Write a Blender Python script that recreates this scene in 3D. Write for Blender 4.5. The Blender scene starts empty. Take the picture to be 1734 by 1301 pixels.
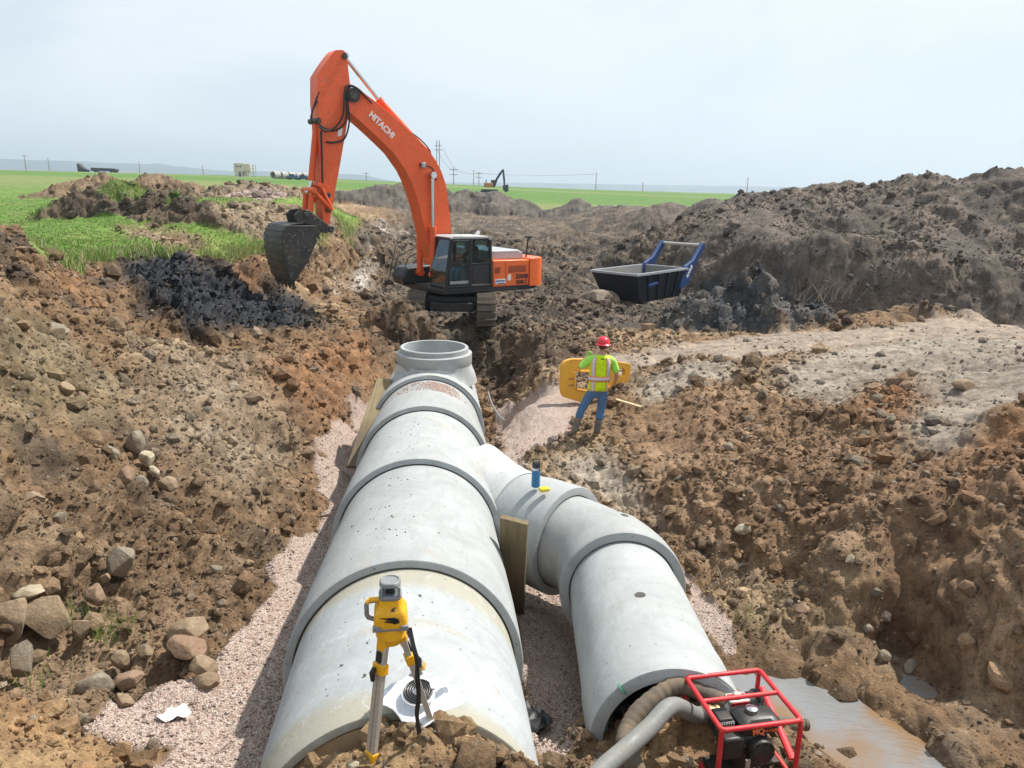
import bpy, bmesh, math, random
import numpy as np
from mathutils import Vector, Matrix
PI = math.pi
rnd = random.Random(7)
rng = np.random.default_rng(11)
SC = bpy.context.scene
COL = SC.collection

# ------------------------------------------------------------------ camera
FOC = 1300.0; PCX, PCY = 867.0, 650.5          # pixels of the 1734 px wide photograph
HORIZ, ROLL = 318.0, math.radians(1.2)
CAMZ = 5.0
_p = math.atan((PCY - HORIZ) / FOC)
_F = np.array([0, math.cos(_p), -math.sin(_p)]); _U0 = np.array([0, math.sin(_p), math.cos(_p)]); _R0 = np.array([1.0, 0, 0])
CR = _R0 * math.cos(ROLL) + _U0 * math.sin(ROLL); CU = _U0 * math.cos(ROLL) - _R0 * math.sin(ROLL); CF = _F
CC = np.array([0, 0, CAMZ])
cam_d = bpy.data.cameras.new('camera'); cam = bpy.data.objects.new('camera', cam_d); COL.objects.link(cam)
cam_d.sensor_width = 36; cam_d.lens = 36 * FOC / 1734; cam_d.clip_start = 0.05; cam_d.clip_end = 30000
M = Matrix.Identity(4)
for i in range(3):
    M[i][0] = CR[i]; M[i][1] = CU[i]; M[i][2] = -CF[i]; M[i][3] = CC[i]
cam.matrix_world = M
SC.camera = cam

def ray(u, v):
    return CF + (u - PCX) / FOC * CR - (v - PCY) / FOC * CU
def at_z(u, v, z):                    # where a sight line meets the level z
    d = ray(u, v); t = (z - CAMZ) / d[2]
    return CC + d * t
def at_y(u, v, y):                    # where a sight line meets the vertical plane at distance y
    d = ray(u, v); return CC + d * (y / d[1])

# ------------------------------------------------------------------ materials
def nodes_of(name):
    m = bpy.data.materials.new(name); m.use_nodes = True
    nt = m.node_tree; b = nt.nodes['Principled BSDF']
    return m, nt, b
def N(nt, typ, **kw):
    n = nt.nodes.new(typ)
    for k, v in kw.items():
        if k in n.inputs: n.inputs[k].default_value = v
        else: setattr(n, k, v)
    return n
def ramp(nt, fac, stops):
    r = nt.nodes.new('ShaderNodeValToRGB'); e = r.color_ramp.elements
    while len(e) < len(stops): e.new(0.5)
    for i, (p, c) in enumerate(stops):
        e[i].position = p; e[i].color = (*c, 1) if len(c) == 3 else c
    nt.links.new(fac, r.inputs[0]); return r.outputs[0]
def mixc(nt, fac, a, b, mode='MIX'):
    n = nt.nodes.new('ShaderNodeMix'); n.data_type = 'RGBA'; n.blend_type = mode
    for val, idx in ((fac, 0), (a, 6), (b, 7)):
        if isinstance(val, (int, float)): n.inputs[idx].default_value = val
        elif isinstance(val, tuple): n.inputs[idx].default_value = (*val, 1)
        else: nt.links.new(val, n.inputs[idx])
    return n.outputs[2]
def noise(nt, scale, detail=5, rough=.6, vec=None, dist=0):
    n = N(nt, 'ShaderNodeTexNoise', Scale=scale, Detail=detail, Roughness=rough, Distortion=dist)
    if vec is not None: nt.links.new(vec, n.inputs['Vector'])
    return n.outputs['Fac']
def objco(nt):
    return nt.nodes.new('ShaderNodeTexCoord').outputs['Object']
def bump(nt, b, h, strength=.3, dist=.01):
    bp = N(nt, 'ShaderNodeBump', Strength=strength, Distance=dist); nt.links.new(h, bp.inputs['Height']); nt.links.new(bp.outputs[0], b.inputs['Normal']); return bp
def paint(name, col, rough=.45, metal=0., dirt=.35, dirtcol=(.16, .11, .07), scale=3., wear=.0, wearcol=(.25, .23, .2), bmp=.15):
    """painted, plastic or metal surface with soil stuck to it"""
    m, nt, b = nodes_of(name)
    co = objco(nt)
    n1 = noise(nt, scale, 8, .65, co); n2 = noise(nt, scale * 9, 6, .6, co)
    c = mixc(nt, ramp(nt, n2, [(.3, (0, 0, 0)), (.7, (1, 1, 1))]), tuple(x * .86 for x in col), tuple(min(1, x * 1.08) for x in col))
    if dirt > 0:
        f = ramp(nt, n1, [(.62 - .3 * dirt, (0, 0, 0)), (.85 - .2 * dirt, (dirt,) * 3)])
        c = mixc(nt, f, c, dirtcol)
    if wear > 0:
        n3 = noise(nt, scale * 4, 9, .75, co, 1.0)
        f = ramp(nt, n3, [(.66 - .18 * wear, (0, 0, 0)), (.69 - .15 * wear, (1, 1, 1))])
        c = mixc(nt, f, c, wearcol)
    nt.links.new(c, b.inputs['Base Color'])
    r = ramp(nt, n1, [(.3, (rough * .8,) * 3), (.7, (min(1, rough * 1.4),) * 3)])
    nt.links.new(r, b.inputs['Roughness'])
    b.inputs['Metallic'].default_value = metal
    if bmp: bump(nt, b, n2, bmp, .004)
    return m

# ------------------------------------------------------------------ objects
def tag(o, label=None, cat=None, group=None, kind=None):
    if label: o['label'] = label
    if cat: o['category'] = cat
    if group: o['group'] = group
    if kind: o['kind'] = kind
    return o
def empty(name, loc=(0, 0, 0), rz=0., label=None, cat=None, group=None, rot=None):
    o = bpy.data.objects.new(name, None); COL.objects.link(o); o.location = loc
    o.rotation_euler = rot if rot is not None else (0, 0, rz); o.empty_display_size = .1
    return tag(o, label, cat, group)
def link(name, me, mat=None, parent=None, smooth=None):
    if mat is not None: me.materials.append(mat)
    o = bpy.data.objects.new(name, me); COL.objects.link(o)
    if parent is not None: o.parent = parent
    return o
class MB:
    """collects shapes and links them as one mesh object"""
    def __init__(s): s.bm = bmesh.new()
    def build(s, name, mat, parent=None, bevel=0., seg=2, smooth=False, autos=True):
        bm = s.bm
        bmesh.ops.recalc_face_normals(bm, faces=bm.faces[:])
        me = bpy.data.meshes.new(name); bm.to_mesh(me); bm.free()
        if autos or smooth:
            me.polygons.foreach_set('use_smooth', [True] * len(me.polygons))
            if not smooth: me.set_sharp_from_angle(angle=math.radians(38))
        o = link(name, me, mat, parent)
        if bevel > 0:
            md = o.modifiers.new('bevel', 'BEVEL'); md.width = bevel; md.segments = seg; md.limit_method = 'ANGLE'; md.angle_limit = math.radians(40)
            md.harden_normals = False
        return o
    def box(s, c, size, rot=None):
        m = Matrix.Translation(c)
        if rot is not None: m = m @ rot.to_4x4()
        m = m @ Matrix.Diagonal((*size, 1))
        bmesh.ops.create_cube(s.bm, size=1, matrix=m); return s
    def cyl(s, a, b, r1, r2=None, n=16, caps=True):
        a, b = Vector(a), Vector(b); d = b - a; L = d.length
        q = d.to_track_quat('Z', 'Y').to_matrix().to_4x4()
        bmesh.ops.create_cone(s.bm, cap_ends=caps, segments=n, radius1=r1, radius2=r1 if r2 is None else r2, depth=L, matrix=Matrix.Translation((a + b) / 2) @ q); return s
    def sphere(s, c, r, n=16, sc=(1, 1, 1)):
        bmesh.ops.create_uvsphere(s.bm, u_segments=n, v_segments=max(6, n // 2), radius=r, matrix=Matrix.Translation(c) @ Matrix.Diagonal((*sc, 1))); return s
    def tube(s, pts, r, n=10, caps=True, closed=False, tx=1., ty=1.):
        pts = [Vector(p) for p in pts]; k = len(pts); rings = []
        up = None
        for i, p in enumerate(pts):
            if closed: t = (pts[(i + 1) % k] - pts[i - 1]).normalized()
            else: t = (pts[min(i + 1, k - 1)] - pts[max(i - 1, 0)]).normalized()
            if up is None:
                up = t.orthogonal().normalized() if abs(t.z) > .95 else Vector((0, 0, 1))
            sd = t.cross(up)
            if sd.length < 1e-5: sd = t.orthogonal()
            sd.normalize(); up2 = sd.cross(t).normalized(); up = up2
            rr = r[i] if isinstance(r, (list, tuple)) else r
            rings.append([s.bm.verts.new(p + rr * (tx * math.cos(2 * PI * j / n) * sd + ty * math.sin(2 * PI * j / n) * up2)) for j in range(n)])
        m = k if closed else k - 1
        for i in range(m):
            A, B = rings[i], rings[(i + 1) % k]
            for j in range(n): s.bm.faces.new((A[j], A[(j + 1) % n], B[(j + 1) % n], B[j]))
        if caps and not closed:
            s.bm.faces.new(rings[0][::-1]); s.bm.faces.new(rings[-1])
        return s
    def prism(s, poly, axis_a, axis_b, origin, depth):
        """polygon in the plane (axis_a, axis_b) at origin, extruded along their normal by depth"""
        A, B, O = Vector(axis_a), Vector(axis_b), Vector(origin); D = A.cross(B).normalized() * depth
        v0 = [s.bm.verts.new(O + A * p[0] + B * p[1] - D / 2) for p in poly]
        v1 = [s.bm.verts.new(O + A * p[0] + B * p[1] + D / 2) for p in poly]
        k = len(poly)
        f0 = s.bm.faces.new(v0[::-1]); f1 = s.bm.faces.new(v1)
        for i in range(k): s.bm.faces.new((v0[i], v0[(i + 1) % k], v1[(i + 1) % k], v1[i]))
        bmesh.ops.triangulate(s.bm, faces=[f0, f1])
        return s
    def loft(s, rings, cap0=False, cap1=False, closed=False):
        R = [[s.bm.verts.new(p) for p in r] for r in rings]; k = len(R[0])
        for i in range(len(R) - (0 if closed else 1)):
            A, B = R[i], R[(i + 1) % len(R)]
            for j in range(k): s.bm.faces.new((A[j], A[(j + 1) % k], B[(j + 1) % k], B[j]))
        if cap0: s.bm.faces.new(R[0][::-1])
        if cap1: s.bm.faces.new(R[-1])
        return s
def text_mesh(txt, size, mat, parent, matrix, name='lettering', depth=.004, bold=0., sx=1.):
    c = bpy.data.curves.new('txt', 'FONT'); c.body = txt; c.size = size; c.extrude = depth; c.offset = bold; c.align_x = 'CENTER'; c.align_y = 'CENTER'; c.resolution_u = 3
    t = bpy.data.objects.new('txt', c); COL.objects.link(t)
    dg = bpy.context.evaluated_depsgraph_get(); dg.update()
    me = bpy.data.meshes.new_from_object(t.evaluated_get(dg)); bpy.data.objects.remove(t); bpy.data.curves.remove(c)
    me.transform(matrix @ Matrix.Diagonal((sx, 1, 1, 1)))
    me.materials.clear()
    return link(name, me, mat, parent)
def copy_tree(o, parent=None):
    c = o.copy(); COL.objects.link(c)
    if parent is not None: c.parent = parent
    for ch in list(o.children): copy_tree(ch, c)
    return c

# ------------------------------------------------------------------ numpy noise
def _hash(ix, iy, iz, seed):
    h = (ix.astype(np.uint32) * np.uint32(374761393)) ^ (iy.astype(np.uint32) * np.uint32(668265263)) ^ (iz.astype(np.uint32) * np.uint32(2147483647 - 58)) ^ np.uint32(seed * 974711 + 13)
    h = (h ^ (h >> np.uint32(13))) * np.uint32(1274126177)
    h = (h ^ (h >> np.uint32(16))) * np.uint32(2246822519)
    return ((h ^ (h >> np.uint32(15))) & np.uint32(0xffffff)).astype(np.float32) / np.float32(0xffffff)
def vnoise(P, scale, seed=0):
    """3-D value noise, 0..1, at points P (n,3); scale = size of a cell in metres"""
    q = (P / scale).astype(np.float32) + np.float32(1000.37)
    i = np.floor(q); f = q - i; i = i.astype(np.int64); f = f * f * (3 - 2 * f)
    x, y, z = i[:, 0], i[:, 1], i[:, 2]; fx, fy, fz = f[:, 0], f[:, 1], f[:, 2]
    def L(dz):
        a = _hash(x, y, z + dz, seed); b = _hash(x + 1, y, z + dz, seed); c = _hash(x, y + 1, z + dz, seed); d = _hash(x + 1, y + 1, z + dz, seed)
        a = a + (b - a) * fx; c = c + (d - c) * fx
        return a + (c - a) * fy
    a = L(0); b = L(1)
    return a + (b - a) * fz
def sstep(a, b, x):
    t = np.clip((x - a) / (b - a), 0, 1); return t * t * (3 - 2 * t)
# ------------------------------------------------------------------ the lie of the land: spot heights, (u, v) sight lines met with a level z
SPOTS = [
 # left spoil bank
 (0,1290,1.75),(60,1290,1.6),(0,1160,1.55),(100,1210,1.4),(180,1250,1.3),(270,1270,1.2),(0,1040,1.7),(60,1040,1.5),(150,1080,1.35),(150,1150,1.2),(230,1130,1.15),(320,1090,1.2),(370,1140,1.08),(420,1060,1.06),(380,1000,1.2),
 (0,940,2.05),(200,950,1.55),(330,970,1.3),(440,960,1.1),(0,850,2.3),(150,850,1.95),(300,870,1.62),(420,890,1.3),(490,880,1.08),
 (0,760,2.6),(0,700,2.8),(200,740,2.2),(350,760,1.85),(450,790,1.55),(520,835,1.15),(-160,800,2.9),(-160,1000,2.2),(-160,1200,1.9),
 (0,620,3.05),(150,620,2.5),(300,640,2.12),(420,680,1.9),(500,730,1.5),(480,620,1.85),(560,590,1.65),(620,560,1.45),(530,660,1.55),
 (0,540,3.35),(100,540,2.9),(200,560,2.3),(300,570,1.95),(400,570,1.75),
 (0,470,3.75),(0,400,4.05),(30,402,4.0),(60,425,3.8),(110,452,3.5),(150,490,3.0),(-150,380,4.5),(-150,600,3.5),
 # gravel bed left of the pipe
 (300,1215,1.13),(400,1290,1.05),(440,1130,1.02),(480,1010,1.0),(520,920,.92),(560,860,.85),(610,745,.55),(570,780,.68),
 # between the pipes and right of them
 (870,930,.6),(900,1040,.65),(900,1140,.7),(950,1150,.72),(960,1250,.85),(900,1250,.9),(840,760,.35),(880,740,.35),(872,700,.25),(852,684,-.3),(852,645,-.6),(825,620,-.6),(700,590,-.5),(655,610,-.1),
 # wall at the head of the trench
 (645,570,.9),(680,552,.75),(720,545,.6),(790,552,.42),(860,560,.42),(880,590,.3),(905,640,.36),
 # floor where the worker stands
 (940,720,.42),(985,745,.46),(1010,752,.46),(990,790,.4),(930,830,.3),(1000,850,.3),(1060,860,.3),(1110,905,.3),(1170,945,.32),(1060,660,.38),(960,640,.4),(950,690,.42),(1080,700,.5),
 # right bank
 (1100,760,.62),(1200,940,.42),(1250,850,.95),(1200,780,1.0),(1130,700,.85),(1180,655,1.15),(1250,620,1.32),(1290,605,1.1),(1130,610,.62),(1160,620,.95),(1200,630,1.0),
 (1320,660,1.1),(1400,720,1.35),(1500,640,1.75),(1480,690,1.6),(1570,690,1.75),(1580,740,1.55),(1300,800,1.2),(1450,850,1.6),(1560,640,1.45),(1600,690,1.6),(1560,770,1.6),
 (1400,640,1.05),(1450,610,1.15),(1650,640,1.85),(1734,600,1.9),
 (1380,950,.85),
 (1350,1000,.38),(1500,1085,.34),(1600,1150,.34),(1734,1235,.36),(1280,970,.38),
 # mud and puddle floor
 (1250,1060,.42),(1330,1060,.5),(1420,1110,.5),(1500,1160,.4),(1250,1120,.3),(1320,1190,.16),(1400,1230,.1),(1480,1260,.06),(1540,1290,.1),(1440,1180,.22),(1590,1200,.36),(1640,1260,.42),(1734,1301,.42),(1734,1400,.45),(1600,1380,.32),(1500,1370,.2),(1850,1320,.6),(1950,1400,.7),(1640,1310,.3),(1560,1230,.3),
 # foreground mounds
 (880,1262,1.62),(905,1290,1.35),(1000,1285,1.25),(1040,1240,1.25),(1110,1210,1.35),(1180,1190,1.25),(1200,1290,1.35),(1270,1295,1.3),(1360,1290,1.2),(1330,1230,.85),(1395,1330,.8),(1440,1330,.3),
 (330,1310,1.15),(400,1330,1.12),
 # pale pad
 (1100,600,.52),(1200,590,.56),(1300,575,.62),(1400,570,.7),(1600,560,.95),(1734,565,1.1),(1900,560,1.4),(1734,580,1.25),(1050,590,.48),
 # mid ground
 (950,570,.4),(1000,530,.42),(900,520,.45),(1090,510,.42),(1010,480,.5),(950,440,.6),(900,400,.7),(650,400,.8),(700,380,1.2),(600,470,.75),(500,490,1.0),(620,430,.75),(660,470,.6),(840,500,.45),
 (1080,570,.45),(1150,555,.45),(1420,545,.55),(1380,500,.5),(1450,520,.45),(1600,535,.8),
 # black clay pile
 (255,420,3.15),(205,440,3.05),(330,442,2.75),(230,490,2.5),(240,530,2.05),(330,500,2.0),(330,550,1.4),(420,500,1.55),(500,555,.9),(480,480,1.4),(540,540,.8),(580,520,.85),(620,500,.75),
 # cut edge of the field
 (360,430,2.95),(400,470,2.0),(440,490,1.4),(500,490,1.0),(575,485,.85),
 (130,430,3.0),(300,425,3.0),(220,412,3.05),(600,370,2.5),(610,352,2.3),
 # far spoil bank on the right: foot, cut edge, crest
 (1000,440,.55),
]
WORLD_SPOTS = [(-200,300,7.3),(-85,300,7.2),(8,300,5.0),(68,300,4.1),(220,300,4),(-420,300,7.6),(-900,1000,4),(0,1000,2),(900,1000,0),(-3000,4000,0),(0,4000,0),(3000,4000,0),
 (-50,60,3.7),(-34,60,3.6),(-20,70,3.5),(-40,150,5.5),(-100,150,5.6),(-130,80,4.4),(-30,27,3.1),(-16,30,3.05),(-22,36,3.1),(-16,48,3.2),(-9,45,3.0),(-12,22,3.0),(-8.5,26.5,2.9),(-20,20,3.2),(-40,25,3.4),(-10,19,3.0),
 (-14,14,3.6),(-20,12,3.8),(-7,16.5,3.2),
 (-2,100,1.7),(0,75,1.1),(8,75,.8),(-6,70,1.6),(14,60,.9),(6,110,1.9),(12,125,2.5),(30,140,2.6),(25,165,2.8),(60,180,3.1),(-5,140,2.7),
 (13.0,68,1.2),(9.5,95,1.3),(30,60,3.5),(40,45,4.0),(50,70,3.0),(80,60,3.0),(35,25,3.0),(60,20,3.0),
 (0,0,3.3),(0,1.2,2.8),(0,2.4,2.4),(-2,2.4,1.9),(2,2.6,1.6),(-4,2.4,2.1),(5,2.2,1.4),(-8,2,3),(8,2,2.8),(-12,6,4.0),(12,6,3.4),(12,12,3.0),
 (-1.8,3.28,1.4),(-1.45,3.3,1.7),(-1.15,3.34,2.04),(-.75,3.38,2.30),(-.45,3.40,2.35),(-.15,3.39,2.34),(.1,3.37,2.26),(.28,3.35,2.08),(.42,3.3,1.7),(-1.8,2.95,1.5),(-1.4,2.95,1.9),(-.9,2.95,2.1),(-.4,2.95,2.14),(.1,2.95,2.0),(.4,2.9,1.7),(.72,4.4,1.15),(.95,4.4,1.45),(1.2,4.38,1.66),(1.45,4.35,1.5),(1.65,4.3,1.15),(.9,4.15,1.5),(1.2,4.1,1.6),(1.5,4.05,1.5),(1.2,4.6,1.74),(1.2,4.85,1.6),(1.2,5.1,1.3),(.95,4.65,1.4),(1.45,4.6,1.45),(1.2,5.3,.9),(-1.3,3.7,1.3),(-.9,3.75,1.8),(-.5,3.75,1.9),(-.1,3.75,1.6),(-1,5,.8),(-1.1,9,.4),(-1.4,13,-.3),(-1.5,15.5,-.7),(-1.6,17.5,-.7),(-1.7,20,-.4),(1.2,5.5,.5),(.9,7,.4),(.2,8.3,.3),(-.9,15.2,-.7),(.0,16.5,-.6),(.1,19.5,-.2)]
# crest line of the big far bank (u, v, distance)
for (u, v, y) in [(1059,340,85),(1120,332,74),(1190,323,65),(1240,319,59),(1290,317,54),(1350,318,50),(1430,306,47),(1480,296,45),(1560,294,42.5),(1620,288,40.5),(1690,275,38.5),(1734,279,37.5),(1820,272,36),(1950,262,34)]:
    p = at_y(u, v, y); p[2] -= .42; WORLD_SPOTS.append(tuple(p))
    WORLD_SPOTS.append((p[0] * 1.12 + 2, p[1] * 1.12 + 3, max(2.6, p[2] - 2.6)))
# foot and lip of the cut face under the far bank; foot and lip of the cut edge of the field
for (u, v, dh) in [(1040,462,.8),(1100,470,1.5),(1169,482,1.9),(1230,494,2.0),(1290,505,2.05),(1350,515,2.05),(1400,520,2.05),(1453,523,2.0),(1530,526,1.9),(1600,528,1.75),(1670,529,1.6),(1734,530,1.5),(1820,530,1.5),(1920,528,1.5)]:
    p = at_z(u, v, .42); WORLD_SPOTS += [tuple(p), (p[0] * 1.016, p[1] * 1.016, .42 + dh), (p[0] * 1.07, p[1] * 1.07, .42 + dh + .7)]
for (u, v, zb) in [(445,422,1.35),(475,416,1.2),(505,409,1.1),(535,401,1.0),(565,393,.95),(590,388,.9),(606,385,.85)]:
    p = at_z(u, v, 2.95); WORLD_SPOTS += [(p[0] + .28, p[1] - .42, zb), (p[0] - .3, p[1] + .4, 3.0), (p[0] + .9, p[1] - 1.2, zb - .15)]
for (u, v, y) in [(1500,960,7.45),(1600,900,7.6),(1600,800,8.9),(1650,1020,6.75),(1650,750,9.5),(1734,1150,6.2),(1734,1000,6.55),(1734,900,7.0),(1734,800,7.9),(1734,700,9.2),(1690,700,9.6),(1900,1150,6.0),(1900,1000,6.4),(1900,900,6.9),(1900,800,7.8),(1900,700,9.0)]: WORLD_SPOTS.append(tuple(at_y(u, v, y)))
# steep cut wall left of the pipe and right of the riser
for (u, v, zf, zl) in [(642,652,.35,1.55),(614,688,.45,1.5),(588,712,.5,1.42),(563,745,.6,1.35),(550,782,.7,1.22),(548,828,.8,1.08)]:
    p = at_z(u, v, zf); WORLD_SPOTS += [tuple(p), (p[0] - .32, p[1] + .12, zl), (p[0] - .8, p[1] + .3, zl + .12)]
for (u, v) in [(872,570),(880,585),(886,605),(890,628),(893,650),(896,678)]:
    p = at_z(u, v, .42); WORLD_SPOTS += [tuple(p), (p[0] - .22, p[1], -.9), (p[0] - .6, p[1], -1.0)]
CP = [tuple(at_z(u, v, z)) for (u, v, z) in SPOTS] + WORLD_SPOTS
CP = np.array(CP, dtype=np.float64)
_k = np.unique(np.round(CP[:, :2], 2), axis=0, return_index=True)[1]; CP = CP[np.sort(_k)]
def warp(x, y):
    yy = y + .8; r = np.hypot(x, yy)
    return np.stack([np.arctan2(x, yy), np.log(np.maximum(r, .3))], -1)
_W = warp(CP[:, 0], CP[:, 1]); _n = len(_W)
def _phi(d): return np.sqrt(d * d + .0004)
_A = np.zeros((_n + 3, _n + 3)); _A[:_n, :_n] = _phi(np.linalg.norm(_W[:, None] - _W[None], axis=-1)) - np.eye(_n) * .004
_A[:_n, _n] = 1; _A[:_n, _n + 1:] = _W; _A[_n, :_n] = 1; _A[_n + 1:, :_n] = _W.T
_c = np.linalg.solve(_A, np.concatenate([CP[:, 2], np.zeros(3)]))
def base_h(x, y):
    x = np.asarray(x, float).ravel(); y = np.asarray(y, float).ravel(); out = np.empty(len(x))
    for s in range(0, len(x), 60000):
        w = warp(x[s:s + 60000], y[s:s + 60000]).astype(np.float32)
        d = np.zeros((len(w), 1), np.float32)
        acc = np.zeros(len(w))
        for j in range(0, _n, 64):
            e = w[:, None, :] - _W[None, j:j + 64].astype(np.float32)
            acc += np.sqrt(e[..., 0] ** 2 + e[..., 1] ** 2 + np.float32(.0004)) @ _c[j:min(j + 64, _n)].astype(np.float32)
        out[s:s + 60000] = acc + _c[_n] + w @ _c[_n + 1:]
    return out
# separate heaps added on top: (x, y, height, half length, half width, turn)
HEAPS = []
def heap_add(x, y, h):
    add = np.zeros_like(h)
    for (cx, cy, hh, a, b, tr, pw) in HEAPS:
        dx, dy = x - cx, y - cy; c, s = math.cos(tr), math.sin(tr)
        q = np.hypot((dx * c + dy * s) / a, (-dx * s + dy * c) / b)
        wob = 1 + .22 * np.sin(np.arctan2(dy, dx) * 3 + cx) + .12 * np.sin(np.arctan2(dy, dx) * 7 + cy)
        add = np.maximum(add, hh * np.clip(1 - (q * wob) ** pw, 0, 1))
    return h + add
def heap_cover(i0, i1, x, y):
    """0..1 where the heaps i0..i1 lie"""
    out = np.zeros(len(x))
    for (cx, cy, hh, a, b, tr, pw) in HEAPS[i0:i1]:
        dx, dy = x - cx, y - cy; c, s = math.cos(tr), math.sin(tr); q = np.hypot((dx * c + dy * s) / a, (-dx * s + dy * c) / b)
        wob = 1 + .22 * np.sin(np.arctan2(dy, dx) * 3 + cx) + .12 * np.sin(np.arctan2(dy, dx) * 7 + cy)
        out = np.maximum(out, sstep(1.0, .93, q * wob + 8 * _wn))
    return out.astype(np.float32)
def hp(u, v, y, *a):
    p = at_y(u, v, y); HEAPS.append((p[0], p[1], *a))
hp(158,345,35, 1.35, 1.9, 1.8, .2, 1.3); hp(200,350,36, 1.4, 2.2, 2.0, 0, 1.3); hp(320,370,32.5, .75, 2.4, 1.1, -.15, 1.2); hp(262,362,33.5, .8, 1.6, 1.2, 0, 1.3)          # dark heap on the grass
hp(132,325,56, 1.4, 2.6, 2.4, 0, 1.3); hp(180,325,58, 1.7, 3.4, 3.0, 0, 1.3); hp(270,325,58, 2.0, 4.0, 3.2, 0, 1.3); hp(325,328,57, 1.5, 2.2, 2.4, 0, 1.3)     # brown heap behind it
hp(415,352,40, .7, 3.6, 2.6, -.2, 1.3); hp(470,362,41, .6, 2.0, 1.8, 0, 1.3)                                  # rubble by the cut edge
for (u, y, hh, a) in [(640,104,2.6,6),(690,106,3.0,5),(735,107,2.7,5),(790,105,2.9,6),(845,104,2.9,5),(880,103,1.9,4)]: hp(u, 345, y, hh, a, 6.5, 0, 1.2)      # dark heaps in the middle
hp(978,345,98, 2.3, 4.2, 4.5, 0, 1.2); hp(1020,345,94, 1.6, 4, 4.5, 0, 1.2)
hp(1275,500,27.8, 2.6, 1.6, 2.0, 0, 1.15); hp(1200,520,27.2, 1.25, 1.7, 1.6, 0, 1.2); hp(1345,525,27.2, 1.05, 1.6, 1.4, 0, 1.2)                     # grey heap before the cut bank
hp(1550,530,27.5, .7, 1.8, .9, 0, 1.3); hp(1650,520,27.6, .6, 2.0, .9, 0, 1.3); hp(1480,535,27.0, .4, 1.2, .8, 0, 1.3); hp(1734,515,27.5, .7, 2.0, .9, 0, 1.3)  # rubble ridge
hp(255,440,25.2, .35, .8, 1.2, .5, 1.4)
for (u, v, y, hh, a) in [(820,400,62,1.2,3.2),(900,405,58,1.3,3.0),(860,415,52,1.0,2.6),(930,420,50,1.0,2.4),(1010,410,55,1.2,3),(700,375,75,1.0,4),(640,385,70,.9,3.5),(960,385,70,1.2,4),(680,430,45,.7,2.2),(900,445,43,.8,2.0),(960,470,38,.6,1.6),(650,450,40,.5,1.6)]: hp(u, v, y, hh, a, a * .7, 0, 1.2)
hp(685,528,23.4, 1.05, 1.7, 1.1, 0, 1.3); hp(752,540,23.2, .6, 1.2, .9, 0, 1.3); hp(640,530,22.5, .5, 1.4, 1.2, 0, 1.3)
hp(1262,612,15.6, .3, .35, .3, 0, 1.6)
def H0(x, y): return heap_add(np.asarray(x, float), np.asarray(y, float), base_h(x, y))
def hit(u, v, tmax=400.):
    """where a sight line first meets the ground"""
    d = ray(u, v); d = d / d[1]
    t = np.exp(np.linspace(math.log(2.2), math.log(tmax), 1500)); P = CC + d[None] * t[:, None]
    below = P[:, 2] < H0(P[:, 0], P[:, 1])
    k = int(np.argmax(below)) if below.any() else len(t) - 1
    return P[k]

# ------------------------------------------------------------------ the grid: fine where one stands, coarser with distance
NA = 1500
TH = np.concatenate([np.radians(np.linspace(-72, -37, 160, endpoint=False)), np.radians(np.linspace(-37, 37, NA - 320)), np.radians(np.linspace(37, 72, 161)[1:])])
RR = [1.2]
while RR[-1] < 6000:
    r = RR[-1]; RR.append(r * (1.0042 if 3.2 < r < 30 else 1.0025 if 30 <= r < 63 else 1.0042 if 63 <= r < 118 else 1.012 if r < 130 else 1.03))
RR = np.array(RR); NR = len(RR); NA = len(TH)
TT, RG = np.meshgrid(TH, RR)
X = (RG * np.sin(TT)).ravel(); Y = (RG * np.cos(TT) - .8).ravel()
Z = H0(X, Y)
DIST = np.hypot(X, Y)
# ------------------------------------------------------------------ soil regions as outlines on the ground
WXY = warp(X, Y)
_wn = (vnoise(np.stack([X, Y, Z], -1), .9, 31) - .5) * .022 + (vnoise(np.stack([X, Y, Z], -1), .22, 32) - .5) * .012
def region(poly, soft=.012, px=True, ragged=1.):
    """0..1 cover of an outline, given as sight lines met with the ground (px) or as ground x, y"""
    P = np.array([hit(u, v)[:2] for (u, v) in poly]) if px else np.array(poly, float)
    w = warp(P[:, 0], P[:, 1]); lo = w.min(0) - .08; hi = w.max(0) + .08
    idx = np.nonzero((WXY[:, 0] > lo[0]) & (WXY[:, 0] < hi[0]) & (WXY[:, 1] > lo[1]) & (WXY[:, 1] < hi[1]))[0]
    out = np.zeros(len(X), np.float32)
    if len(idx) == 0: return out
    q = WXY[idx]; ins = np.zeros(len(idx), bool); dm = np.full(len(idx), 9.)
    for i in range(len(w)):
        a, b = w[i], w[(i + 1) % len(w)]
        cond = (a[1] > q[:, 1]) != (b[1] > q[:, 1])
        with np.errstate(divide='ignore', invalid='ignore'):
            xc = (b[0] - a[0]) * (q[:, 1] - a[1]) / (b[1] - a[1]) + a[0]
        ins ^= cond & (q[:, 0] < xc)
        e = b - a; t = np.clip(((q - a) @ e) / (e @ e + 1e-12), 0, 1)
        dm = np.minimum(dm, np.hypot(q[:, 0] - a[0] - t * e[0], q[:, 1] - a[1] - t * e[1]))
    sd = np.where(ins, dm, -dm) + _wn[idx] * ragged
    out[idx] = sstep(-soft, soft, sd); return out
R = {}
site = [hit(u, v)[:2] for (u, v) in [(70,442),(130,450),(200,436),(240,424),(300,434),(360,434),(430,426),(500,410),(560,396),(604,388)]]
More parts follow.
